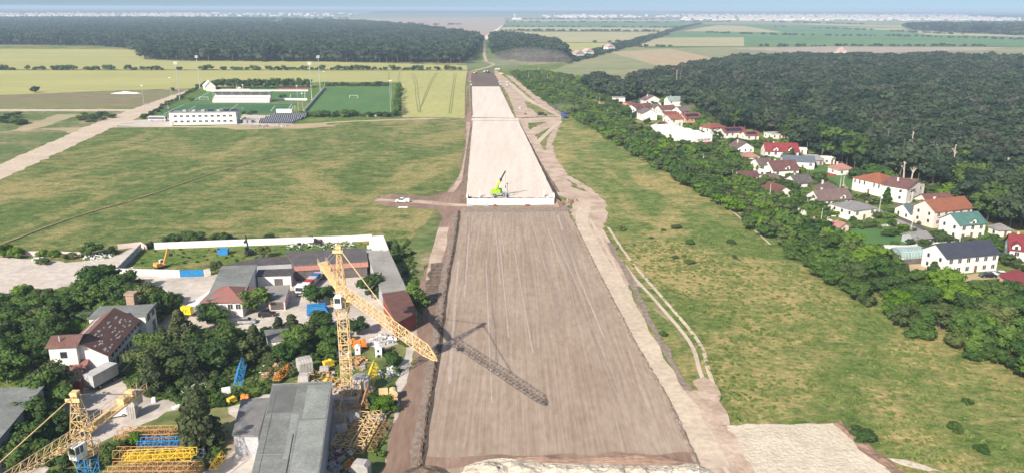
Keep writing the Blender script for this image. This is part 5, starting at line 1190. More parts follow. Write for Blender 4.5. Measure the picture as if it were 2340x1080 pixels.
ylw = M('signal_yellow', (.85, .62, .02), (.8, .56, .02), 1)
p = P(432, 722); t = thing('trailer', 'long white trailer with bright yellow end panel on the yard road', 'trailer', (p.x, p.y, .05), math.radians(80))
MB().box(0, -1.25, .9, 13, 1.25, 2.4).build('body', whitep, t)
ye = MB().box(-1.2, -1.35, .9, -.02, 1.35, 2.9).build('yellow_end', ylw, t)
m = MB()
for y in (-.7, 0, .7): m.bar((-1.22, y, 1.3), (-1.22, y, 1.9), .07)
for y in (-.7, 0): m.bar((-1.22, y, 1.9), (-1.22, y+.35, 2.3), .06).bar((-1.22, y+.35, 2.3), (-1.22, y+.7, 1.9), .06)
m.build('emblem', blackp, ye); wheels(t, (1.2, 10.5, 11.8), 1.0, .45, .3)
p = P(207, 893); t = thing('box_trailer', 'grey canvas covered box trailer on the yard road', 'trailer', (p.x, p.y, .05), math.radians(72))
MB().box(-.1, -1.3, 1.0, 6.4, 1.3, 3.6).build('tarpaulin_body', tarp, t); MB().box(-.12, -1.32, .8, 6.4, 1.32, .98).build('chassis', rubber, t); wheels(t, (1.4, 5.0), 1.05, .45, .3); MB().box(-.13, -.02, 1.1, -.1, .02, 3.5).build('door_seam', rubber, t)
p = P(268, 950); t = thing('parked_van', 'small white van below the counter jib of the low crane', 'van', (p.x, p.y, .05), math.radians(205))
MB().extr([(-1.9, .35), (1.9, .35), (2.0, .9), (1.5, 1.1), (.9, 1.2), (.5, 1.9), (-1.9, 1.95)], -.85, .85).build('body', whitep, t); MB().extr([(.95, 1.2), (.57, 1.85), (.62, 1.87), (1.05, 1.22)], -.75, .75).build('windscreen', glass, t); wheels(t, (-1.2, 1.2), .76, .33, .2)
# coach
p = P(361, 277.5); t = thing('coach', 'silver white tour coach parked left of the clubhouse', 'bus', (p.x, p.y, .06), math.radians(-4))
MB().extr([(-6.2, .4), (6.2, .4), (6.3, 1.4), (5.9, 3.3), (-6.3, 3.4)], -1.25, 1.25).build('body', chrome, t)
MB().box(-5.9, -1.3, 1.7, 5.5, -1.25, 2.8).box(5.95, -1.1, 1.6, 6.25, 1.1, 2.8).build('windows', glass, t); MB().box(-6.0, -1.15, 3.42, 5.6, 1.15, 3.5).build('roof', whitep, t); wheels(t, (-3.6, 4.0), 1.1, .5, .3)
LAND.append((361, 272, 'the tour coach'))
# excavator builder
def excavator(px, rz, lab, mt, s=1.0, up=True, cabc=whitep):
    p = P(*px); t = thing('excavator', lab, 'excavator', (p.x, p.y, .05), rz); t.scale = (s, s, s)
    for y in (-1.1, 1.1): MB().extr([(-1.8, .1), (1.8, .1), (2.1, .5), (1.8, .9), (-1.8, .9), (-2.1, .5)], y-.3, y+.3).build('track', rubber, t)
    MB().box(-2.2, -1.3, 1.0, 1.4, 1.3, 1.5).box(-2.2, -1.3, 1.5, -.6, 1.3, 2.3).build('body', mt, t)
    cab = MB().box(.1, .3, 1.5, 1.4, 1.25, 1.9).box(.1, .3, 2.85, 1.4, 1.25, 3.0).box(.1, .3, 1.9, .2, 1.25, 2.85).build('cab', cabc, t); MB().box(.2, .35, 1.9, 1.38, 1.2, 2.85).build('window', glass, cab)
    if up: pts = [(1.2, 1.6), (2.4, 4.4), (3.4, 7.0), (4.0, 6.4), (4.2, 4.6)]
    else: pts = [(1.2, 1.6), (3.0, 3.8), (5.2, 3.4), (5.6, 1.0), (5.2, .6)]
    m = MB()
    for a, b, w in zip(pts, pts[1:3], (.38, .32)): m.bar((a[0], -.2, a[1]), (b[0], -.2, b[1]), w)
    bo = m.build('boom', mt, t); MB().bar((pts[2][0], -.2, pts[2][1]), (pts[3][0], -.2, pts[3][1]), .28).bar((pts[3][0], -.2, pts[3][1]), (pts[4][0], -.2, pts[4][1]), .22).build('stick', mt, bo)
    q = pts[4]; MB().extr([(q[0]-.5, q[1]-.7), (q[0]+.5, q[1]-.9), (q[0]+.6, q[1]), (q[0]-.1, q[1]+.2)], -.8, .4).build('bucket', rubber, bo)
    MB().bar((1.0, -.2, 1.5), (pts[1][0]+.3, -.2, pts[1][1]-.7), .1).build('hydraulic_ram', chrome, bo); return t
excavator((368, 612), .9, 'orange excavator with raised arm inside the walled compound', M('digger_yellow', (.75, .38, .08), (.65, .3, .07), 1), .8)
LAND.append((370, 600, 'the orange excavator'))
p = P(511, 581); t = thing('skip', 'blue open steel waste skip near the rear wall', 'skip', (p.x, p.y, .05), .1)
m = MB(); n4 = [(-1.7, -1), (1.7, -1), (1.7, 1), (-1.7, 1)]; nn = [(-1.4, -.9), (1.4, -.9), (1.4, .9), (-1.4, .9)]
m.add([(x, y, 0) for x, y in nn]+[(x, y, 1.9) for x, y in n4]+[(x*.94, y*.94, 1.9) for x, y in n4]+[(x*.9, y*.9, .2) for x, y in nn], [(3, 2, 1, 0)]+[(k, (k+1) % 4, 4+(k+1) % 4, 4+k) for k in range(4)]+[(4+k, 4+(k+1) % 4, 8+(k+1) % 4, 8+k) for k in range(4)]+[(8+k, 8+(k+1) % 4, 12+(k+1) % 4, 12+k) for k in range(4)]+[(12, 13, 14, 15)])
m.build('body', cb, t); MB().box(-1.2, -.97, .4, 1.2, -.93, .5).box(-1.3, -1.0, 1.2, 1.3, -.96, 1.3).build('rib', cb, t)
excavator((570, 582), 2.2, 'black loader with upright arm standing left of the small tree', blackp, .8, True, blackp)
excavator((725, 556), 2.9, 'black digger parked low against the rear wall', blackp, .6, False, blackp)
# mobile crane on the sand
zt = 2.5; p = P(1139, 449, zt); t = thing('mobile_crane', 'lime green rough terrain crane with raised dark boom on the sand', 'mobile crane', (p.x, p.y, zt+.02), .2)
MB().box(-3.2, -1.2, .7, 3.2, 1.2, 1.5).build('carrier', chrome, t)
for x in (-2.6, 2.6):
    o = MB().box(x-.2, -3.0, .5, x+.2, 3.0, .8).build('outrigger', chrome, t); MB().box(x-.4, -3.4, 0, x+.4, -2.6, .1).box(x-.4, 2.6, 0, x+.4, 3.4, .1).bar((x, -3, .1), (x, -3, .6), .12).bar((x, 3, .1), (x, 3, .6), .12).build('pad', chrome, o)
wheels(t, (-1.9, 1.9), 1.15, .7, .5)
MB().box(-2.6, -1.1, 1.55, .6, 1.1, 2.9).box(-2.9, -1.0, 1.6, -2.6, 1.0, 2.7).build('superstructure', lime, t)
cab = MB().box(.2, .35, 1.55, 1.8, 1.25, 2.2).box(.2, .35, 3.0, 1.6, 1.25, 3.15).build('cab', lime, t); MB().box(.25, .4, 2.2, 1.55, 1.2, 3.0).build('window', glass, cab)
tipz = 11.0; tp = P(1155, 391, 2.5+tipz)-Vector((p.x, p.y, 2.52)); tp = Vector((math.cos(-.2)*tp.x-math.sin(-.2)*tp.y, math.sin(-.2)*tp.x+math.cos(-.2)*tp.y, tipz))
b0 = Vector((-1.4, 0, 2.6)); mid = b0.lerp(tp, .55)
bo = MB().bar(b0, mid, .55, 4, .5).build('boom', lime, t); MB().bar(mid, tp, .36, 4, .3).build('inner_boom', blackp, bo); MB().bar(mid-Vector((0, 0, .5)), mid+Vector((0, 0, .5)), .6).build('boom_collar', blackp, bo)
MB().bar((0, 0, 2.4), b0.lerp(tp, .35), .18).build('lift_ram', chrome, bo)
MB().bar(tp, tp-Vector((0, 0, 6.0)), .04).build('hoist_rope', blackp, bo); MB().bar(tp-Vector((0, 0, 6.0)), tp-Vector((0, 0, 6.9)), .22).build('hook_block', blackp, bo)
LAND.append((1139, 430, 'the lime green crane'))
q = P(1159, 450, 2.5); tag(MB().bar((0, 0, 0), (0, 0, 5.2), .1, 6).box(-.25, -.15, 5.2, .25, .15, 5.7).box(-.5, -.5, 0, .5, .5, .12).build('light_pole', blackp, loc=(q.x, q.y, 2.52)), 'thin dark pole with small head standing right of the lime crane', 'pole')
# small far earthmoving machines
def roller(px, lab, mt, rz=0, s=1.0):
    p = P(*px); t = thing('dump_truck', lab, 'dump truck', (p.x, p.y, .06), rz); t.scale = (s, s, s)
    MB().box(-3.6, -1.2, 1.1, 1.0, 1.2, 2.6).build('tipper_body', mt, t); c = MB().box(1.3, -1.2, .7, 3.2, 1.2, 2.9).build('cab', mt, t); MB().box(3.2, -1, 1.7, 3.25, 1, 2.6).build('windscreen', glass, c)
    MB().box(-3.6, -.5, .7, 3, .5, 1.0).build('chassis', rubber, t); wheels(t, (-2.6, -1.3, 2.2), 1.0, .5, .35)
yy = M('plant_yellow', (.75, .5, .1), (.7, .46, .1), 1)
roller((1289, 270), 'blue dump truck at the dusty track junction beside the tree belt', M('truck_blue', (.04, .07, .25), (.05, .09, .28), 1), 1.9, 1.0)
LAND.append((1289, 268, 'the blue dump truck'))
roller((1146, 172), 'pale yellow dump truck on the haul road right of the dark soil', yy, 2.0, .9)
roller((1137, 161), 'white truck at the head of the haul road', whitep, .3, .85)
roller((1087, 169), 'pale machine at the left side of the dark soil patch', yy, 1.0, .8)
roller((1108, 167), 'dusty tractor unit in the middle of the dark soil patch', chrome, 1.3, .95)
excavator((1116, 168), 1.6, 'dark excavator standing near the dusty tractor unit', blackp, 1.1, False)
for (x, y, lb) in ((1075, 188, 'upper white car left of the dark soil patch'), (1076, 195, 'lower white car left of the dark soil patch'), (1141, 189, 'upper white car right of the dark soil patch'), (1143, 194, 'lower white car right of the dark soil patch'),
                   (1158, 189, 'upper white car on the haul road bend'), (1158, 195, 'lower white car on the haul road bend'), (1187, 249, 'small pale car beside the haul road island')):
    car((x, y), 1.7, lb, whitep, group='site cars')
# ------------------------------------------------------------------ utility poles
pole_c = M('concrete_pole', (.50, .46, .40), (.42, .39, .34), 1, fine=.1)
poles = [(2292, 755, 702), (2190, 570, 516), (2083, 520, 481), (2008, 490, 452), (1926, 430, 396), (1917, 448, 400), (1887, 530, 500), (1876, 508, 478), (1758, 460, 420), (1672, 418, 388), (1605, 378, 352), (1544, 330, 305), (1489, 318, 296), (1441, 285, 262),
         (1388, 270, 250), (1370, 240, 222), (1338, 232, 215), (1310, 216, 200), (1284, 203, 175), (1251, 195, 168), (1238, 178, 160), (1231, 170, 150), (1208, 188, 165), (1701, 335, 312), (1650, 320, 300), (1460, 245, 224), (1806, 314, 290), (2104, 465, 420)]
SP = []
def nearland(px, py, skip=None):
    best = min(LAND, key=lambda l: (l[0]-px)**2+(2.2*(l[1]-py))**2); dx = px-best[0]; dy = (py-best[1])*1.6
    rel = ('right of' if dx > 0 else 'left of') if abs(dx) > abs(dy) else ('below' if dy > 0 else 'beyond')
    return rel, best[2], math.hypot(dx, dy)
for i, (x, yb, yt) in enumerate(poles):
    p = P(x, yb); h = min(max(ztop(p, yt), 5.5), 11)
    t = thing('utility_pole', 'x', 'utility pole', (p.x, p.y, 0), 1.0, 'concrete utility poles')
    MB().bar((0, 0, 0), (0, 0, h), .2, 4, .12).build('shaft', pole_c, t); MB().box(-.9, -.06, h-.55, .9, .06, h-.43).build('crossarm', pole_c, t)
    r_, l_, _ = nearland(x, yb); lab = f'pale concrete utility pole {r_} {l_}'
    SP.append((t, lab))
_ct = {}
for t, lab in SP: _ct.setdefault(lab, []).append(t)
for lab, ts in _ct.items():
    for k, t in enumerate(ts): t['label'] = lab if len(ts) == 1 else f"{lab}, {['nearest', 'second nearest', 'third nearest', 'fourth nearest', 'fifth nearest', 'sixth', 'seventh', 'eighth', 'ninth', 'tenth'][k]} to the viewer"
# street lamp by the lawn, gantry-like power pole
p = P(1888, 530); t = thing('street_lamp', 'street lamp with wide pale head above the lawn hedge', 'street lamp', (p.x, p.y, 0), 0); MB().bar((0, 0, 0), (0, 0, 5.5), .12, 6, .08).bar((0, 0, 5.5), (1.6, 0, 5.9), .07).build('post', steel, t); MB().box(1.2, -.3, 5.8, 2.6, .3, 6.0).build('lamp_head', whitep, t)
# dead bleached trees at the forest edge
bark = M('bleached_bark', (.50, .42, .34), (.36, .29, .23), 1, fine=.2); bark2 = M('tree_bark', (.11, .09, .075), (.17, .14, .115), 1, fine=.3)
def dead_tree(px, yt, lab, seed, mt=None, group=None, r=.38):
    p = P(*px); h = ztop(p, yt); rr = random.Random(seed); m = MB(); q = Vector((0, 0, 0)); tip = Vector((rr.uniform(-.8, .8), rr.uniform(-.8, .8), h))
    m.bar(q, tip, r, 6, r*.35)
    for k in range(9):
        f = rr.uniform(.5, .96); s = q.lerp(tip, f); a = rr.uniform(0, 2*PI); L = rr.uniform(1, 2.6)*(1.25-f)*1.8
        e = s+Vector((math.cos(a)*L*.5, math.sin(a)*L*.5, L)); m.bar(s, e, r*.34, 5, r*.12)
        for j in range(2): a2 = a+rr.uniform(-1, 1); m.bar(s.lerp(e, .6), s.lerp(e, .6)+Vector((math.cos(a2)*L*.4, math.sin(a2)*L*.4, L*.4)), r*.16, 4, .03)
    return tag(m.build('dead_tree', mt or bark, loc=(p.x, p.y, 0)), lab, 'dead tree', group)
dead_tree((2064, 420), 370, 'tall bleached dead tree with broken top behind the orange roof', 1, r=.55)
dead_tree((2080, 424), 384, 'leaning bleached dead tree right of its taller twin', 2, r=.45)
LAND.append((2070, 395, 'the bleached dead trees'))
# ------------------------------------------------------------------ trees
LEAF = {'dark': leafmat('leaf_dark', (.036, .078, .022), (.12, .185, .044)), 'mid': leafmat('leaf_mid', (.045, .102, .023), (.15, .235, .048)), 'bright': leafmat('leaf_bright', (.09, .18, .012), (.18, .29, .035)),
        'olive': leafmat('leaf_olive', (.06, .096, .032), (.17, .205, .065)), 'silver': leafmat('leaf_silver', (.10, .15, .085), (.18, .23, .13)), 'pine': leafmat('leaf_pine', (.045, .068, .03), (.14, .165, .065)),
        'forest': leafmat('leaf_forest', (.026, .050, .030), (.095, .13, .066), .10), 'forest2': leafmat('leaf_forest_brown', (.045, .06, .042), (.115, .12, .085), .12)}
ICO_V = None
def ico():
    global ICO_V
    if ICO_V is None:
        bm = bmesh.new(); bmesh.ops.create_icosphere(bm, subdivisions=1, radius=1); ICO_V = ([tuple(v.co) for v in bm.verts], [tuple(v.index for v in f.verts) for f in bm.faces]); bm.free()
    return ICO_V
def crown_mesh(name, seed, kind, nl, nq, leaf, mat):
    """leaf clumps spread over the surface of many uneven lobes. Nominal tree is 1 unit high."""
    rg = np.random.default_rng(seed); V = []; Fc = []; iv, iff = ico()
    for l in range(nl):
        u = rg.random(); a = rg.random()*2*PI + l*2.4
        if kind == 'round': z = .30+.48*u; R = .30*math.sqrt(max(.05, 1-((z-.5)/.42)**2)); rad = rg.uniform(.085, .22); d = R*rg.uniform(.4, 1.25)
        elif kind == 'tall': z = .38+.48*u; R = .27*math.sqrt(max(.05, 1-((z-.6)/.36)**2)); rad = rg.uniform(.09, .19); d = R*rg.uniform(.3, 1.25)
        elif kind == 'bush': z = .25+.42*u; R = .46*math.sqrt(max(.05, 1-((z-.3)/.55)**2)); rad = rg.uniform(.16, .30); d = R*rg.uniform(.3, 1.1)
        else: z = .10+.82*(l+.5)/nl; R = .24*(1.04-z); rad = .05+.13*(1.05-z); d = R*rg.uniform(.3, 1.0)
        c = np.array([math.cos(a)*d, math.sin(a)*d, z]); sq = np.array([1, 1, .78])
        dirs = rg.normal(size=(nq, 3)); dirs[:, 2] += .25; dirs /= np.linalg.norm(dirs, axis=1)[:, None]
        pt = c+dirs*sq*rad*rg.uniform(.78, 1.16, (nq, 1)); nr = dirs+rg.normal(size=(nq, 3))*.42; nr /= np.linalg.norm(nr, axis=1)[:, None]
        t = np.cross(nr, rg.normal(size=(nq, 3))); t /= np.linalg.norm(t, axis=1)[:, None]; b = np.cross(nr, t); s = leaf*rg.uniform(.6, 1.35, (nq, 1))
        q = np.stack([pt-t*s-b*s*.55, pt+t*s*.9-b*s*.7, pt+t*s+b*s*.6, pt-t*s*.8+b*s*.7], 1).reshape(-1, 3)
        o = len(V); V += q.tolist(); Fc += [(o+4*k, o+4*k+1, o+4*k+2, o+4*k+3) for k in range(nq)]
        o = len(V); V += [tuple(c+np.array(v)*sq*rad*.80*(1+.18*math.sin(v[0]*5+l)+.12*math.cos(v[1]*7+l))) for v in iv]; Fc += [tuple(i+o for i in f) for f in iff]
    me = bpy.data.meshes.new(name); me.from_pydata([tuple(v) for v in V], [], Fc); me.materials.append(mat); me.update(); return me
def trunk_mesh(seed, kind, mat):
    rr = random.Random(seed); m = MB(); top = {'round': .5, 'tall': .75, 'bush': .35, 'cone': .93}[kind]; r = {'round': .022, 'tall': .016, 'bush': .014, 'cone': .018}[kind]
    m.bar((0, 0, -.01), (.01, 0, top*.5), r, 7, r*.75).bar((.01, 0, top*.5), (0, .01, top), r*.75, 6, r*.3)
    for k in range(5):
        a = rr.uniform(0, 2*PI); z = top*rr.uniform(.4, .8); L = .2; m.bar((0, 0, z), (math.cos(a)*L*.8, math.sin(a)*L*.8, z+L*.8), r*.45, 5, r*.12)
    return m.mesh('trunk', mat)
PROTO = {}
def proto(kind, col, var, q='near'):
    k = (kind, col, var, q)
    if k not in PROTO:
        sd = abs(hash_((kind, col, var))) % 9999
        nl, nq, lf = {'near': (20, 95, .030), 'mid': (13, 42, .046), 'far': (8, 18, .075)}[q]
        if kind == 'cone': nl = int(nl*1.6)
        if kind == 'bush': nl = int(nl*.7); lf *= 1.5
        if kind == 'tall': lf *= .9
        PROTO[k] = (crown_mesh('crown', sd, kind, nl, nq, lf, LEAF[col]), trunk_mesh(sd, kind, bark2))
    return PROTO[k]
def hash_(t):
    h = 7
    for c in repr(t): h = (h*31+ord(c)) & 0xffffff
    return h
NAMES = {'round': 'broadleaf_tree', 'tall': 'forest_tree', 'bush': 'shrub', 'cone': 'pine_tree'}
WORD = {'round': 'bushy tree', 'tall': 'slender tree', 'bush': 'low shrub', 'cone': 'dark pine'}
CW = {'dark': 'dark green', 'mid': 'mid green', 'bright': 'bright yellow green', 'olive': 'olive green', 'silver': 'silvery green', 'pine': 'deep green', 'forest': 'dark', 'forest2': 'brownish'}
TREES = []
def tree(kind, col, p, h, wide=1.0, group=None, label=None, q=None, seed=None):
    d = math.hypot(p.x, p.y); q = q or ('near' if d < 300 else 'mid'); v = rnd.randrange(5); cm, tm = proto(kind, col, v, q)
    t = thing(NAMES[kind], label or '', 'shrub' if kind == 'bush' else 'tree', (p.x, p.y, 0), rnd.uniform(0, 6.28), group); t.scale = (h*wide*rnd.uniform(.85, 1.2), h*wide*rnd.uniform(.85, 1.2), h)
    link('trunk', tm, t); link('crown', cm, t); 
    TREES.append((t, kind, col, h, group)); return t
def inpoly(x, y, poly):
    c = False; n = len(poly)
    for i in range(n):
        a, b = poly[i], poly[i-1]
        if (a[1] > y) != (b[1] > y) and x < (b[0]-a[0])*(y-a[1])/(b[1]-a[1])+a[0]: c = not c
    return c
def scatter(poly_px, step, seed, jit=.42):
    W4 = [P(*p) for p in poly_px]; rr = random.Random(seed); W4 = [(p.x, p.y) for p in W4]
    x0, x1 = min(p[0] for p in W4), max(p[0] for p in W4); y0, y1 = min(p[1] for p in W4), max(p[1] for p in W4); out = []; row = 0; y = y0
    while y < y1:
        x = x0+(row % 2)*step/2
        while x < x1:
            q = (x+rr.uniform(-jit, jit)*step, y+rr.uniform(-jit, jit)*step)
            if inpoly(q[0], q[1], W4): out.append(Vector((q[0], q[1], 0)))
            x += step
        y += step*.87; row += 1
    return out
def pick(rr, table):
    r = rr.random()*sum(w for *_, w in table)
    for *v, w in table:
        r -= w
        if r <= 0: return v
    return table[-1][:-1]
# mass of trees beyond the individually built ones: one stuff object using instances of a real tree's crown and trunk
def mass(name, label, cat, pts, sizes, src, seed=0):
    me = bpy.data.meshes.new(name); me.from_pydata([tuple(p) for p in pts], [], [])
    at = me.attributes.new('sc', 'FLOAT_VECTOR', 'POINT'); at.data.foreach_set('vector', np.array(sizes, dtype=np.float32).ravel())
    rr = np.random.default_rng(seed+3); a2 = me.attributes.new('rz', 'FLOAT_VECTOR', 'POINT'); r = np.zeros((len(pts), 3), np.float32); r[:, 2] = rr.random(len(pts))*6.28; a2.data.foreach_set('vector', r.ravel())
    a3 = me.attributes.new('ix', 'INT', 'POINT'); a3.data.foreach_set('value', rr.integers(0, len(src), len(pts)).astype(np.int32))
    o = link(name, me); tag(o, label, cat, kind='stuff')
    ng = bpy.data.node_groups.new('scatter_'+name, 'GeometryNodeTree'); ng.interface.new_socket('Geometry', in_out='INPUT', socket_type='NodeSocketGeometry'); ng.interface.new_socket('Geometry', in_out='OUTPUT', socket_type='NodeSocketGeometry')
    N = ng.nodes; L = ng.links; gi = N.new('NodeGroupInput'); go = N.new('NodeGroupOutput'); jn = N.new('GeometryNodeJoinGeometry')
    for objs in reversed(src):
        js = N.new('GeometryNodeJoinGeometry')
        for ob in objs:
            oi = N.new('GeometryNodeObjectInfo'); oi.inputs['Object'].default_value = ob; oi.inputs['As Instance'].default_value = False; oi.transform_space = 'ORIGINAL'; L.new(oi.outputs['Geometry'], js.inputs[0])
        gti = N.new('GeometryNodeGeometryToInstance'); L.new(js.outputs[0], gti.inputs[0]); L.new(gti.outputs[0], jn.inputs[0])
    ip = N.new('GeometryNodeInstanceOnPoints'); L.new(gi.outputs[0], ip.inputs['Points']); L.new(jn.outputs[0], ip.inputs['Instance']); ip.inputs['Pick Instance'].default_value = True
    def attr(nm, ty):
        x = N.new('GeometryNodeInputNamedAttribute'); x.data_type = ty; x.inputs['Name'].default_value = nm; return x.outputs['Attribute']
    L.new(attr('ix', 'INT'), ip.inputs['Instance Index']); L.new(attr('sc', 'FLOAT_VECTOR'), ip.inputs['Scale'])
    e2r = N.new('FunctionNodeEulerToRotation'); L.new(attr('rz', 'FLOAT_VECTOR'), e2r.inputs[0]); L.new(e2r.outputs[0], ip.inputs['Rotation'])
    L.new(ip.outputs[0], go.inputs[0]); md = o.modifiers.new('scatter', 'NODES'); md.node_group = ng; return o
def dist(p): return math.hypot(p.x, p.y)
rr = random.Random(21)
# 1 belt of trees between the meadow and the village
belt = [(1170, 172), (1205, 205), (1290, 262), (1345, 292), (1420, 340), (1500, 385), (1560, 425), (1680, 498), (1740, 545), (1800, 590), (1870, 635), (1950, 688), (2020, 728), (2080, 765), (2140, 800), (2200, 835), (2340, 880), (2420, 900),
        (2540, 820), (2420, 755), (2330, 735), (2240, 718), (2160, 680), (2080, 650), (2000, 600), (1950, 575), (1850, 525), (1790, 480), (1700, 440), (1620, 395), (1560, 352), (1500, 322), (1430, 280), (1380, 262), (1330, 225), (1290, 195), (1240, 170)]
pts = scatter(belt, 5.0, 3); pts.sort(key=dist)
bt = [('round', 'mid', 6), ('round', 'dark', 3), ('round', 'olive', 3), ('bush', 'mid', 2), ('round', 'bright', .9), ('bush', 'dark', 1), ('bush', 'olive', 1), ('cone', 'mid', .6)]
BELT_N = 125
belt_srcs = []
for i, p in enumerate(pts[:BELT_N]):
    k, c = pick(rr, bt); h = (rr.uniform(3.6, 8.8) if k != 'bush' else rr.uniform(1.8, 3.8)); t = tree(k, c, p, h, rr.uniform(.95, 1.5), 'trees of the belt between meadow and village')
far = pts[BELT_N:]
def src_objs(kinds, q='mid'):
    out = []
    for k, c in kinds:
        tt = [x for x in TREES if x[1] == k and x[2] == c]
        t = tt[-1][0] if tt else None
        if t: out.append([ch for ch in t.children])
    return out
def near_factory(p):
    x, y = proj(p)
    if 235 < x < 305 and 760 < y < 870: return True
    return 120 < x < 350 and 735 < y < 885 or (95 < x < 250 and 840 < y < 900)
# 2 overgrown thicket left of the factory
thick = [(-60, 730), (0, 712), (60, 690), (180, 700), (230, 640), (262, 640), (300, 670), (385, 690), (395, 730), (345, 745), (300, 735), (255, 735), (190, 790), (150, 815), (118, 825), (125, 870), (140, 900), (90, 890), (-80, 895)]
for p in scatter(thick, 4.6, 5):
    if near_factory(p): continue
    k, c = pick(rr, [('round', 'mid', 5), ('round', 'dark', 4), ('round', 'olive', 2), ('bush', 'silver', .6), ('bush', 'bright', .9), ('bush', 'mid', 2)])
    tree(k, c, p, rr.uniform(5, 8) if k == 'round' else rr.uniform(2.4, 3.8), rr.uniform(1.05, 1.3), 'trees of the thicket round the factory')
for (x, y, k, c, h, w) in ((228, 668, 'round', 'mid', 9, 1.2), (258, 690, 'round', 'dark', 7, 1.2), (340, 712, 'round', 'olive', 8, 1.2), (375, 725, 'round', 'mid', 8, 1.1), (60, 705, 'round', 'bright', 7, 1.1), (40, 790, 'bush', 'bright', 4, 1.2), (185, 760, 'bush', 'bright', 4, 1.2),
                           (130, 905, 'round', 'olive', 8, 1.1), (110, 935, 'round', 'mid', 8, 1.2), (95, 985, 'round', 'dark', 8, 1.2), (80, 1030, 'round', 'mid', 7, 1.2), (60, 1070, 'round', 'dark', 7, 1.1), (150, 1010, 'round', 'dark', 6, 1.2), (140, 1070, 'round', 'dark', 6, 1.1), (260, 1040, 'bush', 'dark', 3, 1.2)):
    tree(k, c, P(x, y), h, w, 'trees of the thicket round the factory')
# 3 pines and broadleaves in the yard
for p in scatter([(262, 888), (300, 800), (350, 770), (420, 775), (470, 800), (600, 800), (605, 830), (520, 860), (470, 900), (400, 905), (330, 900)], 5.8, 9):
    if near_factory(p): continue
    k, c = pick(rr, [('cone', 'pine', 4), ('round', 'dark', 3), ('round', 'olive', 2), ('bush', 'mid', 1)]); tree(k, c, p, rr.uniform(6, 9) if k != 'bush' else 3, rr.uniform(1.1, 1.45), 'trees of the yard plantation')
for p in scatter([(600, 800), (640, 790), (780, 760), (800, 790), (740, 830), (660, 850), (610, 845)], 5.0, 12):
    k, c = pick(rr, [('round', 'mid', 3), ('round', 'dark', 2), ('bush', 'olive', 3)]); tree(k, c, p, rr.uniform(4, 6.5) if k != 'bush' else 2.6, 1.2, 'trees of the yard plantation')
for (x, y, k, c, h, w) in ((458, 1020, 'cone', 'pine', 12.5, 1.0), (583, 712, 'round', 'mid', 7.5, 1.3), (475, 740, 'round', 'dark', 6, 1.2), (494, 745, 'round', 'mid', 6, 1.2), (732, 700, 'round', 'mid', 7, 1.25), (850, 680, 'round', 'dark', 7, 1.3), (872, 665, 'round', 'dark', 5, 1.1),
                           (948, 700, 'cone', 'mid', 8, 1.3), (905, 595, 'cone', 'dark', 7, 1.2), (602, 590, 'round', 'olive', 4.5, 1.1), (493, 625, 'round', 'olive', 4.5, 1.0), (738, 760, 'round', 'dark', 6, 1.3), (700, 780, 'round', 'olive', 5.5, 1.2), (820, 765, 'round', 'dark', 5, 1.2), (670, 770, 'cone', 'pine', 6, 1.4), (640, 775, 'cone', 'pine', 6, 1.4),
                           (892, 835, 'bush', 'mid', 3.5, 1.0), (878, 945, 'round', 'bright', 4.2, 1.2), (862, 925, 'bush', 'mid', 3, 1.0), (310, 1018, 'bush', 'bright', 3.2, .8), (210, 585, 'round', 'dark', 5, 1.3), (12, 588, 'round', 'bright', 5, 1.2), (38, 588, 'bush', 'bright', 4, 1.0), (98, 586, 'bush', 'bright', 2.8, 1.0), (128, 586, 'bush', 'bright', 3, 1.1),
                           (160, 592, 'bush', 'olive', 2.6, 1.3), (100, 604, 'bush', 'olive', 2.4, 1.4), (255, 582, 'bush', 'dark', 3, 1.2), (395, 555, 'bush', 'dark', 3.6, 1.4), (420, 554, 'bush', 'dark', 4, 1.3), (447, 552, 'bush', 'dark', 4.2, 1.4), (500, 552, 'bush', 'dark', 3.6, 1.3), (515, 552, 'bush', 'dark', 3.6, 1.2), (616, 546, 'bush', 'dark', 2, 1.4), (344, 566, 'bush', 'dark', 2.5, .9),
                           (1968, 1005, 'bush', 'dark', 3.2, 1.1), (1420, 526, 'bush', 'olive', 1.8, 1.8), (1545, 522, 'bush', 'olive', 1.6, 2.0), (1515, 528, 'bush', 'olive', 1.1, 1.8), (1577, 558, 'bush', 'mid', 2.2, 1.4), (1670, 556, 'bush', 'olive', 1.8, 1.5), (1678, 590, 'bush', 'olive', 1.3, 1.7), (1576, 602, 'bush', 'olive', 1.5, 2.0), (1543, 590, 'bush', 'olive', 1.1, 1.7),
                           (1562, 587, 'bush', 'olive', 1.0, 1.4), (1488, 545, 'bush', 'olive', 0.8, 1.7), (1515, 768, 'bush', 'dark', 1.8, 1.0), (2182, 985, 'bush', 'dark', 2.2, 1.2), (2210, 922, 'bush', 'dark', 1.4, 1.2), (2245, 1035, 'bush', 'mid', 1.6, 1.4), (1200, 262, 'bush', 'dark', 1.5, 1), (1234, 264, 'bush', 'dark', 3.5, 1.0), (1246, 266, 'bush', 'dark', 2.5, 1.0)):
    tree(k, c, P(x, y), h, w, None)
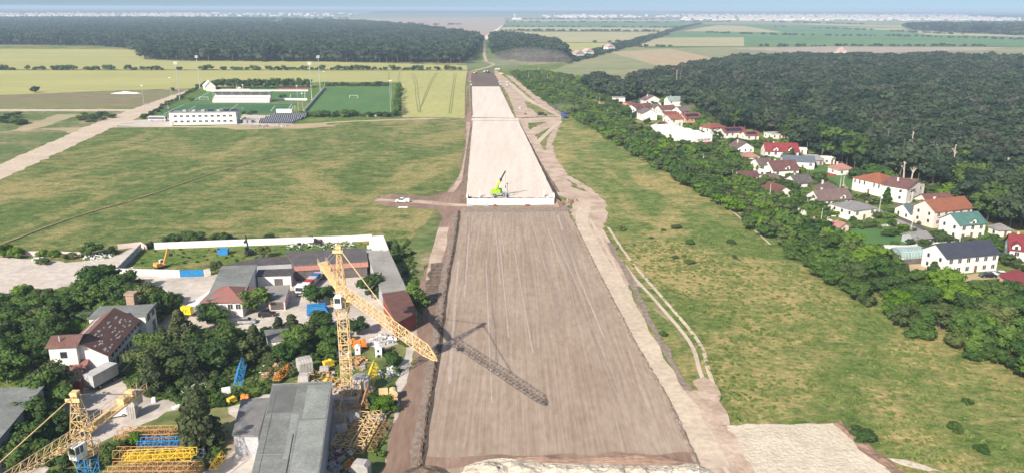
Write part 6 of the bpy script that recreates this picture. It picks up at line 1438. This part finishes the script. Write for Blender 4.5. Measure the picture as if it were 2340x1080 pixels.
# 4 garden trees in the village
gard = [(1728, 400, 'round', 'bright', 7, 1.2), (1715, 395, 'round', 'mid', 6, 1.2), (1655, 360, 'round', 'mid', 8, 1.3), (1668, 362, 'round', 'mid', 7, 1.2), (1430, 262, 'round', 'bright', 7, 1.2), (1415, 258, 'round', 'mid', 7, 1.2), (1838, 405, 'round', 'bright', 5, 1.0), (1808, 365, 'cone', 'pine', 6, 1.1), (1795, 362, 'round', 'mid', 4, 1.2),
        (1860, 420, 'round', 'mid', 5, 1.2), (1880, 415, 'round', 'mid', 5, 1.2), (1880, 440, 'round', 'mid', 5.5, 1.3), (1895, 445, 'round', 'mid', 5, 1.2), (1800, 440, 'round', 'dark', 6, 1.2), (1840, 455, 'round', 'mid', 6, 1.2), (1862, 470, 'round', 'dark', 5, 1.2), (2024, 468, 'cone', 'mid', 7.5, 1.1), (1975, 458, 'round', 'olive', 4, 1.3), (1992, 468, 'round', 'olive', 4, 1.3),
        (2000, 500, 'round', 'olive', 3.5, 1.2), (2020, 498, 'bush', 'mid', 3, 1.5), (2050, 490, 'bush', 'mid', 3, 1.5), (2100, 478, 'round', 'mid', 5, 1.2), (2168, 460, 'round', 'bright', 8, 1.25), (2185, 470, 'round', 'bright', 6, 1.1), (1905, 492, 'round', 'mid', 3.5, 1.3), (1880, 494, 'bush', 'mid', 2.8, 1.6), (1960, 515, 'bush', 'mid', 2.5, 1.5), (1985, 520, 'bush', 'olive', 2.5, 1.5), (2035, 518, 'round', 'mid', 3.5, 1.2),
        (1926, 520, 'round', 'dark', 3, 1.1), (1945, 522, 'bush', 'dark', 2, 1), (2030, 540, 'bush', 'dark', 2.8, 1.4), (2140, 545, 'round', 'olive', 4, 1.3), (2110, 570, 'round', 'dark', 4, 1.3), (2095, 560, 'round', 'olive', 3.5, 1.3), (2130, 635, 'cone', 'dark', 5.5, 1.5), (2050, 625, 'round', 'dark', 5, 1.2), (2250, 700, 'round', 'dark', 8, 1.3), (2285, 715, 'round', 'dark', 8, 1.3), (2310, 700, 'round', 'mid', 8, 1.3),
        (2330, 745, 'round', 'mid', 9, 1.3), (2345, 790, 'round', 'mid', 9, 1.3), (2180, 560, 'round', 'olive', 3.5, 1.5), (2160, 552, 'bush', 'mid', 3, 1.5), (2220, 560, 'bush', 'olive', 3, 1.6), (2250, 570, 'bush', 'olive', 3, 1.6), (2280, 565, 'bush', 'olive', 3, 1.6), (2300, 580, 'bush', 'mid', 2.6, 1.5), (2205, 590, 'round', 'mid', 4, 1.2), (2235, 595, 'round', 'mid', 4, 1.3), (2325, 640, 'bush', 'mid', 3, 1.3),
        (1950, 412, 'round', 'mid', 7, 1.3), (1990, 412, 'round', 'mid', 9, 1.3), (2010, 420, 'round', 'mid', 9, 1.3), (2040, 425, 'round', 'mid', 8, 1.2), (1745, 335, 'round', 'olive', 5, 1.2), (1730, 340, 'round', 'mid', 6, 1.2), (1700, 340, 'round', 'dark', 6, 1.3), (1685, 335, 'round', 'dark', 6, 1.2), (1670, 330, 'round', 'dark', 5, 1.2), (1640, 320, 'round', 'dark', 6, 1.2), (1760, 330, 'round', 'mid', 5, 1.3), (1790, 332, 'round', 'bright', 5, 1.3), (1770, 345, 'bush', 'dark', 3, 1.6),
        (1590, 300, 'round', 'mid', 5, 1.3), (1575, 296, 'round', 'mid', 5, 1.2), (1545, 285, 'bush', 'dark', 3, 1.3), (1630, 395, 'round', 'mid', 7, 1.3), (1650, 408, 'round', 'dark', 7, 1.3), (1690, 425, 'round', 'mid', 6, 1.3), (1700, 440, 'round', 'mid', 6, 1.3), (1665, 395, 'round', 'olive', 6, 1.3), (1600, 360, 'round', 'mid', 8, 1.3), (1580, 355, 'round', 'dark', 8, 1.3), (1560, 345, 'round', 'dark', 7, 1.3), (1540, 325, 'round', 'mid', 6, 1.3), (1455, 268, 'round', 'dark', 6, 1.2), (1440, 275, 'round', 'dark', 6, 1.2), (1480, 285, 'round', 'dark', 5, 1.3), (1510, 300, 'round', 'dark', 6, 1.3), (1525, 310, 'round', 'mid', 6, 1.3)]
for (x, y, k, c, h, w) in gard: tree(k, c, P(x, y), h, w, None)
# 5 stadium plantings
for i in range(19): tree('round', 'dark', P(500+i*11.3+rr.uniform(-3, 3), 203-i*.12), rr.uniform(8, 11), 1.15, 'tree row behind the stadium courts', q='mid')
for i in range(16): tree('bush', 'dark', P(748+i*9, 197), rr.uniform(3, 5.5), 1.4, 'hedge bushes beyond the side pitch', q='mid')
for i in range(16): tree('round', 'mid', P(913-i*.4+rr.uniform(-3, 3), 204+i*4.0), rr.uniform(6.5, 9), 1.0, 'tree row between side pitch and wheat', q='mid')
for i, x in enumerate((700, 712, 722, 736, 748, 762, 772, 790, 800, 808, 828, 846, 858, 872, 884, 900)): tree('bush', 'dark', P(x, 266+(i % 3)), rr.uniform(2.5, 6), 1.3, 'bushes in front of the side pitch', q='mid')
for i in range(26): t_ = i/25; tree('bush', pick(rr, [('dark', 3), ('olive', 1)])[0], P(455-t_*125+rr.uniform(-4, 4), 200+t_*72), rr.uniform(2.5, 4.5), 1.2, 'hedge bushes along the country road', q='mid')
for x, y, h in ((557, 262, 3), (568, 263, 3), (580, 261, 3.5), (560, 280, 4), (640, 224, 3), (650, 222, 3), (438, 232, 4), (82, 212, 7), (395, 208, 4), (470, 200, 7), (480, 201, 8), (488, 202, 7)): tree('bush', 'dark', P(x, y), h, 1.1, None, q='mid')
for i in range(24): tree('bush', 'olive' if i % 3 else 'dark', P(rr.uniform(0, 60), rr.uniform(264, 286)) if i < 12 else P(rr.uniform(160, 255), rr.uniform(262, 280)), rr.uniform(2, 4), 1.8, 'scrub bushes beside the country road', q='mid')
# bushes on the field boundary
xs = [2, 8, 15, 24, 31, 62, 82, 97, 124, 131, 140, 149, 156, 165, 200, 206, 217, 225, 243, 256, 291, 308, 325, 344, 358, 368, 410, 463, 475, 513, 534, 548, 564, 579, 590, 612, 618, 633, 640, 650, 660, 670, 680, 690, 700, 712, 724, 738, 760, 775, 790, 800, 810, 822, 838, 856, 870, 880, 895, 910, 925, 935, 945, 960, 980, 1000, 1020, 1035, 1050]
for x in xs: tree('bush', rr.choice(['dark', 'dark', 'olive']), P(x, 160.5), rr.uniform(3.5, 8), 1.3, 'bushes on the boundary between the wheat fields', q='mid')
# 6 forest right: edge trees individually
fr = [(1170+60, 160), (1420, 215), (1450, 205), (1600, 160), (1700, 150), (1900, 146), (2600, 150), (2900, 300), (2900, 640), (2420, 560), (2340, 540), (2290, 528), (2230, 515), (2200, 480), (2190, 455), (2120, 425), (2000, 405), (1950, 392), (1900, 378), (1860, 362), (1820, 345), (1800, 322), (1740, 305), (1700, 300), (1660, 296), (1620, 268), (1600, 255), (1520, 238), (1480, 232), (1400, 232), (1330, 200)]
fr = fr[1:]
pf = scatter(fr, 8.2, 31); pf.sort(key=lambda p: dist(p))
W4 = [P(*p) for p in fr]
edge = [W4[i] for i in range(8, len(W4))]
def dedge(p):
    best = 1e9
    for a, b in zip(edge, edge[1:]):
        ab = b-a; t_ = max(0, min(1, (p-a).dot(ab)/ab.length_squared)); best = min(best, (a+ab*t_-p).length)
    return best
front = [p for p in pf if dedge(p) < 22 and dist(p) < 620 and proj(p)[0] < 2420]
front.sort(key=dist); front = front[:210]; fs = set((p.x, p.y) for p in front); rest = [p for p in pf if (p.x, p.y) not in fs]
for i, p in enumerate(front):
    c = 'forest2' if rr.random() < .07 else ('forest' if rr.random() < .8 else 'dark'); tree('tall', c, p, rr.uniform(14, 19), rr.uniform(1.0, 1.25), 'edge trees of the oak forest behind the village', q='near' if dist(p) < 380 else 'mid')
for i in range(34):
    p = rr.choice([q for q in pf if dist(q) < 560 and dedge(q) < 90]); px = proj(p)
    if 1650 < px[0] < 2330: m_ = dead_tree((px[0], px[1]), px[1], 'x', 100+i) if False else None
r9 = random.Random(77)
DT = [(1816, 318, 262), (1890, 335, 285), (1950, 350, 300), (2020, 372, 292), (2052, 380, 318), (2078, 382, 300), (2110, 360, 316), (2172, 420, 330), (2200, 400, 336), (2240, 420, 350), (2130, 405, 330), (1985, 330, 278), (1760, 285, 250), (1880, 300, 262), (2290, 430, 360), (2210, 440, 372), (1935, 372, 340), (1545, 215, 160), (1552, 215, 152), (2330, 380, 330), (1700, 262, 236), (2150, 350, 310)]
for _ in range(60):
    x_ = r9.uniform(1700, 2330); yb_ = r9.uniform(230, 430); q_ = P(x_, yb_)
    if inpoly(q_.x, q_.y, [(w.x, w.y) for w in W4]) and dedge(q_) > 12: DT.append((x_, yb_, yb_-r9.uniform(24, 40)*(.55+yb_/700)))
for i, (x, y, yt) in enumerate(DT): dead_tree((x, y+8), yt, 'bare pale dead tree standing among the forest oaks', 50+i, bark if i % 3 else bark2, 'bare dead trees in the forest', r=.42)
# forest sources: three individual trees of mid/far quality standing in the forest
def seedtree(kind, col, px, h, q='far'): t_ = tree(kind, col, P(*px), h, 1.15, 'edge trees of the oak forest behind the village', q=q); return list(t_.children)
srcs = [seedtree('tall', 'forest', (1655, 290), 16, 'mid'), seedtree('tall', 'forest', (1690, 296), 17, 'mid'), seedtree('tall', 'forest', (1725, 300), 15, 'mid'), seedtree('tall', 'forest2', (1770, 310), 15, 'mid'), seedtree('round', 'forest', (1745, 304), 13, 'mid')]
def sizes(pts, h0, h1, w, seed=1):
    r_ = random.Random(seed); out = []
    for _ in pts: h = r_.uniform(h0, h1)*(1+.22*noise.noise(Vector((_.x*.018, _.y*.018, 3)))); k = w*r_.uniform(.75, 1.3); out.append((h*k, h*k, h))
    return out
mass('forest', 'dense dark green oak forest filling the ground behind the village', 'forest', rest, sizes(rest, 13, 19, 1.25), srcs)
bs = [seedtree('round', 'olive', (1246, 222), 6, 'mid'), seedtree('round', 'bright', (1312, 244), 5, 'mid'), seedtree('round', 'mid', (1235, 215), 6, 'mid'), seedtree('round', 'dark', (1260, 232), 6, 'mid'), seedtree('bush', 'mid', (1280, 240), 3.4, 'mid'), seedtree('round', 'olive', (1300, 236), 6, 'mid')]
for k in TREES[-6:]: k[0]['group'] = 'trees of the belt between meadow and village'
TREES[-6:] = [(t_, k, c, h, 'trees of the belt between meadow and village') for t_, k, c, h, g in TREES[-6:]]
mass('tree_belt', 'far stretch of the green tree belt running towards the distant wood', 'tree belt', far, sizes(far, 4, 7.5, 1.3), bs)
# thicket patches between belt and forest, beyond the hamlet
pp = scatter([(1180, 178), (1240, 168), (1300, 175), (1370, 200), (1420, 225), (1400, 240), (1340, 225), (1300, 222), (1230, 205)], 5.5, 44)
mass('thicket', 'scrubby green thicket beside the haul road beyond the hamlet', 'thicket', pp, sizes(pp, 3, 6.5, 1.4, 3), bs, 5)
pp = scatter([(1400, 238), (1440, 262), (1400, 275), (1360, 258)], 5, 45)+scatter([(1440, 240), (1520, 232), (1600, 262), (1640, 290), (1610, 300), (1560, 250)], 6.5, 46)
mass('thicket', 'green garden thicket surrounding the farthest hamlet houses', 'thicket', pp, sizes(pp, 4, 8, 1.3, 3), bs, 6)
# village undergrowth filling gardens
def off_house(p, rad=9): return all((Vector((o.location.x, o.location.y, 0))-p).length > rad for o in HS)
HS = [o for o in bpy.data.objects if o.type == 'EMPTY' and o.get('category') in ('house', 'works hall', 'greenhouse')]
HC = []
for o in HS:
    w = [c for c in o.children if c.name.startswith('wall')]
    if w:
        bb = [o.matrix_basis @ Vector(c) for c in w[0].bound_box]; HC.append((sum((b.x for b in bb))/8, sum((b.y for b in bb))/8, max((Vector((b.x, b.y))-Vector((sum((q.x for q in bb))/8, sum((q.y for q in bb))/8))).length for b in bb)))
def free(p, s=.85): return all((p.x-x)**2+(p.y-y)**2 > (r*s+1.5)**2 for x, y, r in HC)
vg = [(1500, 300), (1560, 345), (1640, 400), (1760, 465), (1880, 512), (1990, 470), (1930, 440), (1850, 405), (1760, 372), (1640, 335), (1600, 300)]
pp = [p for p in scatter(vg, 5.5, 60) if free(p)]
mass('garden_growth', 'mixed garden trees and shrubs filling the plots among the village houses', 'garden growth', pp, sizes(pp, 2.5, 5.5, 1.35, 4), bs, 8)
vg2 = [(2140, 560), (2190, 575), (2290, 612), (2380, 640), (2380, 560), (2290, 530), (2240, 548), (2190, 470), (2130, 455), (2060, 432), (1960, 408), (2080, 470), (2200, 500)]
pp = [p for p in scatter([(2135, 560), (2300, 618), (2380, 640), (2380, 560), (2250, 545)], 5, 61) if free(p)]+[p for p in scatter([(1960, 400), (2200, 440), (2230, 510), (2180, 480), (2100, 455), (1990, 415)], 6.5, 62) if free(p)]
mass('garden_growth', 'shrubs and small trees between the last street houses and the forest', 'garden growth', pp, sizes(pp, 2.2, 5, 1.35, 4), bs, 9)
pp = [p for p in scatter(vg, 4.6, 160) if free(p, .5)]
mass('garden_growth', 'low leafy shrubs and fruit trees close round the village houses', 'garden growth', pp, sizes(pp, 1.8, 4.6, 1.3, 14), bs, 18)
pp = [p for p in scatter([(1880, 515), (2000, 470), (2120, 520), (2180, 560), (2130, 590), (2060, 590)], 6.5, 161) if free(p, .6) and rr.random() < .5]
mass('garden_growth', 'scattered shrubs in the gardens along the village street', 'garden growth', pp, sizes(pp, 1.4, 3.4, 1.4, 15), bs, 19)
# 7 far forests
far_src = [seedtree('tall', 'forest', (1590, 246), 16, 'far'), seedtree('round', 'forest', (1610, 252), 14, 'far')]
fl = [(332, 136), (430, 140), (720, 142), (1062, 146), (1080, 130), (1092, 110), (1096, 92), (960, 68), (830, 55), (640, 50), (420, 46), (0, 46), (-500, 48), (-500, 104), (0, 103), (190, 105), (300, 112)]
pl = scatter(fl, 13.5, 70); pl = [p for p in pl if not inpoly(*proj(p), [(485, 50), (650, 50), (640, 60), (500, 58)])]
mass('forest', 'broad dark forest beyond the yellow wheat fields, left of the corridor', 'forest', pl, sizes(pl, 17, 23, 1.25, 5), far_src, 11)
f2 = [(1130, 134), (1200, 143), (1288, 142), (1292, 128), (1270, 112), (1230, 100), (1180, 92), (1128, 88), (1124, 100)]
p2 = scatter(f2, 11, 71); mass('forest', 'compact dark wood right of the cleared corridor', 'forest', p2, sizes(p2, 18, 23, 1.2, 6), far_src, 12)
f3 = [(2070, 68), (2120, 63), (2700, 66), (2700, 84), (2340, 82), (2150, 74)]
p3 = scatter(f3, 34, 72); mass('forest', 'hazy blue wood in front of the distant town at far right', 'forest', p3, sizes(p3, 24, 30, 2.4, 7), far_src, 13)
f4 = [(0, 106), (320, 113), (200, 108), (-300, 100)]
# hedgerows between far fields
hsrc = [seedtree('bush', 'forest', (1600, 250), 6, 'far')]
def hedgerow(label, line, step, h0, h1, w=1.5, gap=.0, wid=6, seed=0):
    W5 = [P(*p) for p in line]; r_ = random.Random(seed); out = []
    for a, b in zip(W5, W5[1:]):
        n = max(1, int((b-a).length/step))
        for i in range(n):
            q = a.lerp(b, i/n); 
            if noise.noise(Vector((q.x*.004, q.y*.004, seed))) < gap-.35+r_.uniform(-.15, .15): continue
            out.append(q+Vector((r_.uniform(-wid, wid), r_.uniform(-wid, wid), 0)))
    if out: mass('hedgerow', label, 'hedgerow', out, sizes(out, h0, h1, w, seed), hsrc, seed)
hedgerow('long dark hedge line diagonal to the horizon right of the small wood', [(1300, 138), (1340, 125), (1420, 105), (1500, 82), (1560, 64), (1600, 55)], 4, 5, 10, 1.5, -.4, 10, 1)
hedgerow('second line of roadside trees along the diagonal road', [(1290, 145), (1360, 128), (1440, 105), (1520, 80)], 5, 4, 8, 1.5, -.2, 9, 2)
hedgerow('hedge between the two largest barley fields', [(1145, 72), (1300, 72), (1515, 73)], 12, 6, 12, 1.6, .1, 6, 3)
hedgerow('hedge above the small barley field', [(1285, 98), (1415, 98)], 8, 6, 9, 1.6, -.1, 6, 4)
hedgerow('hedge at the foot of the green maize fields', [(1425, 108), (1700, 107), (2000, 106), (2340, 107)], 10, 4, 9, 1.6, .15, 9, 5)
hedgerow('broken hedge across the green maize fields', [(1620, 76), (1830, 82), (2080, 84), (2340, 92)], 14, 5, 10, 1.7, .25, 20, 6)
hedgerow('scattered hedge in the upper maize fields', [(1780, 62), (1950, 68), (2200, 80)], 14, 5, 10, 1.7, .25, 20, 7)
hedgerow('hedge along the far edge of the barley strip', [(1150, 62), (1555, 64)], 14, 6, 10, 1.8, .15, 10, 8)
hedgerow('hedge above the dark maize strip', [(1160, 51), (1400, 52), (1590, 53)], 18, 6, 12, 2, .1, 20, 9)
hedgerow('far hedge below the central pale land', [(1190, 45), (1400, 46), (1600, 46)], 25, 8, 14, 2, .1, 30, 10)
hedgerow('far hedge across the pale land left of the sand road', [(880, 52), (1000, 58), (1080, 56)], 25, 8, 12, 2, .2, 30, 11)
hedgerow('hazy tree line before the distant town on the right', [(1560, 50), (1800, 52), (2080, 60), (2200, 62)], 22, 8, 14, 2, .1, 30, 12)
hedgerow('hazy tree line below the distant left settlement', [(-300, 44), (300, 43), (800, 44)], 30, 14, 20, 2.5, -.1, 40, 13)

ug = [seedtree('bush', 'mid', (420, 880), 2.0, 'mid'), seedtree('bush', 'olive', (480, 890), 1.8, 'mid'), seedtree('bush', 'dark', (560, 860), 2.0, 'mid')]
for k in TREES[-3:]: k[0]['group'] = 'weedy shrubs in the yard'; k[0]['label'] = f'low {CW[k[2]]} shrub among the tall weeds of the yard'
UGP = [([(270, 860), (340, 790), (420, 750), (640, 760), (760, 740), (790, 800), (700, 830), (650, 880), (590, 905), (520, 930), (430, 935), (330, 905), (290, 890)], 2.1, .9, 2.0),
       ([(0, 860), (0, 720), (180, 700), (240, 640), (400, 690), (380, 730), (160, 800), (120, 900)], 2.4, 1.2, 2.6),
       ([(440, 1000), (520, 990), (500, 1060), (400, 1100), (450, 1040)], 2.0, .8, 1.8), ([(860, 800), (930, 780), (905, 900), (880, 1050), (850, 1190), (830, 1100), (860, 980), (850, 900)], 2.2, .5, 1.5),
       ([(885, 560), (930, 545), (955, 600), (962, 700), (948, 700), (925, 640)], 1.8, .5, 1.3), ([(120, 1050), (230, 1010), (260, 1060), (150, 1190), (60, 1190)], 2.4, 1, 2), ([(330, 570), (560, 566), (700, 560), (850, 556), (880, 575), (560, 598), (320, 606)], 3.6, .3, .8)]
up = []; us = []
for pl_, st_, a_, b_ in UGP:
    for q in scatter(pl_, st_, 90+len(up)):
        if noise.noise(q*.12)+rr.uniform(-.3, .3) > -.2:
            h_ = rr.uniform(a_, b_); up.append(q); us.append((h_*1.3, h_*1.3, h_))
mass('undergrowth', 'tall weeds and brambles between the stored crane parts and sheds', 'undergrowth', up, us, ug, 20)

# labels for every tree from its looks and neighbours
seen = {}
for t_, k, c, h, g in TREES:
    if t_['label'] and t_['label'] != '': continue
    x, y = proj(t_.location); rel, lm, dd = nearland(x, y); big = 'tall' if h > (15 if k == 'tall' else 6.6) else ('small' if h < (14.5 if k == 'tall' else 4) else 'medium')
    if k == 'bush': big = 'large' if h > 3 else 'small'
    lab = f'{big} {CW[c]} {WORD[k].replace("low ", "")} {rel} {lm}'
    seen.setdefault(lab, []).append(t_)
ORD = ['nearest', 'second nearest', 'third nearest', 'fourth nearest', 'fifth nearest']
for lab, ts in seen.items():
    ts.sort(key=lambda o: dist(o.location))
    if len(ts) == 1: ts[0]['label'] = lab
    elif len(ts) <= 5:
        for k, o in enumerate(ts): o['label'] = ' '.join((lab+f', {ORD[k]} such').split()[:16])
    else:
        for o in ts: o['label'] = lab; o['group'] = ('group of '+lab)[:90]
# ------------------------------------------------------------------ distant towns
tw_wall = M('town_wall', (.66, .64, .61), (.56, .54, .51), .01, fine=.02, rand=.12); tw_roof = M('town_roof', (.45, .22, .16), (.5, .45, .42), .3, fine=.05, rand=.3)
def block_mesh(w, d, h, flat, nm='block'):
    m = MB(); m.box(-w/2, -d/2, 0, w/2, d/2, h); m.m = 0 if flat else 1
    if flat: m.box(-w/2-.3, -d/2-.3, h, w/2+.3, d/2+.3, h+.5)
    else: m.extr([(-w/2-.5, h), (w/2+.5, h), (0, h+w*.28)], -d/2-.5, d/2+.5)
    return m.mesh(nm, [tw_wall, tw_roof])
BM_ = [block_mesh(16, 14, 8, False), block_mesh(22, 14, 9, False), block_mesh(60, 30, 10, True), block_mesh(110, 40, 12, True), block_mesh(26, 16, 18, True)]
r7 = random.Random(99); ws = ['small gabled house', 'wide gabled house', 'white flat warehouse', 'very long white warehouse', 'pale apartment block']
def town(n_big, n_small, region, gname, wts, tag_txt):
    x0, x1, y0, y1 = region
    for i in range(n_big):
        x = r7.uniform(x0, x1); y = y1-(y1-y0)*(r7.random()**1.2); k = r7.choices(range(5), wts)[0]; p = P(x, y)
        o = link('distant_building', BM_[k], loc=(p.x, p.y, 0), rz=r7.uniform(-.2, .2)); tag(o, f'hazy {ws[k]} {tag_txt}', 'distant building', gname)
    vs = MB()
    for i in range(n_small):
        x = r7.uniform(x0, x1); y = y0+(y1-y0)*(r7.random()); p = P(x, y); w = r7.uniform(14, 30); d = 14; h = r7.uniform(7, 12)
        vs.m = 0; vs.box(p.x-w/2, p.y-d/2, 0, p.x+w/2, p.y+d/2, h); vs.m = 1; vs.extx([(p.y-d/2, h), (p.y+d/2, h), (p.y, h+4)], p.x-w/2, p.x+w/2)
    tag(vs.build('town_buildings', [tw_wall, tw_roof]), f'countless tiny houses {tag_txt}', 'town', kind='stuff')
town(60, 700, (1560, 2330, 34, 48), 'distant town buildings on the right', (1, 2, 5, 3, 3), 'in the distant town on the right horizon')
town(16, 60, (1240, 1560, 36, 41), 'distant town buildings right of centre', (1, 1, 3, 1, 1), 'far off right of the pale road end')
town(60, 420, (-20, 480, 31, 40), 'distant settlement buildings on the left', (5, 3, 1, 0, 1), 'in the distant settlement on the left horizon')
town(14, 60, (480, 830, 31, 38), 'distant buildings left of centre', (2, 1, 2, 1, 1), 'scattered along the left centre horizon')
# distant woodland strips: bumpy canopies far away
dw = LEAF['forest']
def woodstrip(label, pts, h):
    W6 = [P(*p) for p in pts]; poly = [(p.x, p.y) for p in W6]; m = MB(); r_ = random.Random(len(label)); cs = []
    top = rough_edges(W6, 25.0); m.prism([(p.x, p.y) for p in top], 0, h*.8)
    st = 90; x0, x1 = min(p[0] for p in poly), max(p[0] for p in poly); y0, y1 = min(p[1] for p in poly), max(p[1] for p in poly); iv, iff = ico(); y = y0
    k = 0
    while y < y1:
        x = x0
        while x < x1 and k < 5000:
            q = (x+r_.uniform(-40, 40), y+r_.uniform(-40, 40))
            if inpoly(q[0], q[1], poly): s = r_.uniform(30, 60); m.add([(q[0]+v[0]*s, q[1]+v[1]*s, h*.6+v[2]*h*.55) for v in iv], iff); k += 1
            x += st
        y += st*3
    tag(m.build('distant_wood', dw), label, 'wood', kind='stuff')
woodstrip('blue hazy woodland strip under the left horizon', [(-700, 24), (600, 22), (1000, 26), (760, 27.5), (300, 28), (-700, 28.5)], 20)
woodstrip('blue hazy woodland strip behind the left settlement', [(-700, 30.5), (0, 29.5), (480, 28.5), (480, 31), (0, 32), (-700, 33)], 18)
woodstrip('hazy woodland strip under the centre horizon', [(900, 24), (1500, 24), (1560, 29), (1300, 31), (850, 31)], 20)
woodstrip('hazy woodland strip under the right horizon', [(1500, 28), (2700, 30), (2700, 34.5), (2000, 33), (1560, 32)], 20)
woodstrip('hazy woodland block at the right edge of the distant town', [(2200, 36), (2700, 37), (2700, 44), (2300, 42)], 20)
# water tower
p = P(1177, 43); h = ztop(p, 33); t = thing('water_tower', 'white mushroom shaped water tower standing alone on the plain', 'water tower', (p.x, p.y, 0)); m = MB(); n = 14
m.bar((0, 0, 0), (0, 0, h*.7), 5, 10, 4).build('shaft', tw_wall, t); m = MB()
for z0, r0, z1, r1 in ((h*.62, 4, h*.75, 10), (h*.75, 10, h*.92, 10), (h*.92, 10, h, 4)):
    m.add([(r0*math.cos(2*PI*k/n), r0*math.sin(2*PI*k/n), z0) for k in range(n)]+[(r1*math.cos(2*PI*k/n), r1*math.sin(2*PI*k/n), z1) for k in range(n)], [(k, (k+1) % n, n+(k+1) % n, n+k) for k in range(n)]+[tuple(range(n, 2*n))])
m.build('tank', tw_wall, t)
o = link('distant_building', BM_[2], loc=(P(1181, 45).x, P(1181, 45).y, 0)); tag(o, 'white low building at the foot of the water tower', 'distant building')
for i, (x, y) in enumerate(((1320, 134), (1342, 129), (1392, 117))):
    p = P(x, y); o = link('roadside_building', BM_[0], loc=(p.x, p.y, 0), rz=.5); tag(o, ['nearest', 'second', 'farthest'][i]+' small white house on the diagonal tree lined road', 'house')
p = P(1907, 134); tag(link('farmhouse', BM_[1], loc=(p.x, p.y-20, 9), rz=0), 'white gabled building showing above the forest top', 'house'); bpy.data.objects['farmhouse'].location.z = 0; bpy.data.objects['farmhouse'].scale = (.8, .6, 1.25)
p = P(150, 93); tag(link('forest_lodge', BM_[1], loc=(p.x, p.y, 0)), 'small white lodge at the edge of the left forest', 'house')
p = P(288, 214); mound('plastic_covered_heap', p, 14, 5, 2, whitep, 'long white covered heap in the fallow field', 'covered heap', 3)
# ------------------------------------------------------------------ meadow relief: grass tufts near the camera
tuft_m = leafmat('tuft_green', (.13, .20, .04), (.26, .30, .10), 2.0)
def tuft_mesh():
    rg = random.Random(3); m = MB()
    for k in range(26):
        a = rg.uniform(0, 6.28); d = rg.uniform(0, .55); x, y = d*math.cos(a), d*math.sin(a); b = rg.uniform(0, 3.14); w = .12; l = rg.uniform(-.25, .25); h = rg.uniform(.12, .34)
        m.add([(x-w*math.cos(b), y-w*math.sin(b), 0), (x+w*math.cos(b), y+w*math.sin(b), 0), (x+l+w*.6*math.cos(b), y+l, h), (x+l-w*.6*math.cos(b), y+l, h)], [(0, 1, 2, 3)])
    return m.mesh('grass_tuft', tuft_m)
p = P(2040, 905); tuft = link('grass_tuft', tuft_mesh(), loc=(p.x, p.y, .02)); tag(tuft, 'coarse grass tuft in the near right meadow', 'grass tuft', kind='stuff')
r8 = random.Random(8)
def tufts(nm, lab, poly, step, seed, thr=-.05):
    pts = [q for q in scatter(poly, step, seed, .5) if noise.noise(q*.06)+.5*noise.noise(q*.2) > thr+r8.uniform(-.9, .9)]
    out = [(s, s, s*r8.uniform(.6, 1.3)) for s in (r8.uniform(.5, 1.5) for _ in pts)]; mass(nm, lab, 'grass', [q+Vector((0, 0, .02)) for q in pts], out, [[tuft]], seed)
tufts('grass', 'coarse green grass tufts across the near right meadow', [(1400, 560), (1700, 520), (1800, 600), (1950, 690), (2140, 805), (2420, 930), (2420, 1100), (2100, 1100), (1930, 960), (1665, 965), (1630, 860), (1520, 690)], 1.25, 5)
#tufts('grass', 'rough green grass tufts in the left meadow above the rear wall', [(0, 450), (1000, 440), (995, 560), (880, 545), (350, 560), (0, 575)], 1.8, 6)
# ------------------------------------------------------------------ air
def vol(name, label, density, color, aniso=0.0):
    m = bpy.data.materials.new(name); m.use_nodes = True; n = m.node_tree.nodes; n.remove(n['Principled BSDF'])
    v = n.new('ShaderNodeVolumePrincipled'); v.inputs['Density'].default_value = density; v.inputs['Color'].default_value = rgb(color); v.inputs['Anisotropy'].default_value = aniso
    m.node_tree.links.new(v.outputs[0], n['Material Output'].inputs['Volume']); return m
hz = MB().box(-35000, -400, -1, 35000, 37000, 79).build('haze', vol('haze_air', None, 1.5e-4, (.62, .80, 1.0)))
tag(hz, 'thin blue summer haze over the whole plain', 'haze', kind='stuff')

def dust(label, c, rx, ry, rz_, dens):
    bm = bmesh.new(); bmesh.ops.create_icosphere(bm, subdivisions=3, radius=1); me = bpy.data.meshes.new('dust')
    for v in bm.verts: v.co = Vector((v.co.x*rx, v.co.y*ry, v.co.z*rz_))*(1+.3*noise.noise(v.co*1.6+Vector((rx, 0, 0))))
    bm.to_mesh(me); bm.free(); me.materials.append(vol('dust_air_%d' % int(rx), None, dens, (.85, .74, .64))); o = link('dust', me, loc=(c.x, c.y, rz_*.55)); tag(o, label, 'dust cloud', kind='stuff')
dust('drifting dust cloud before the compact dark wood', P(1205, 150), 62, 40, 15, .006)
dust('thin dust raised behind the blue dump truck', P(1284, 264), 14, 12, 6, .014)
dust('dust hanging over the earthmoving machines', P(1120, 163), 45, 22, 10, .004)
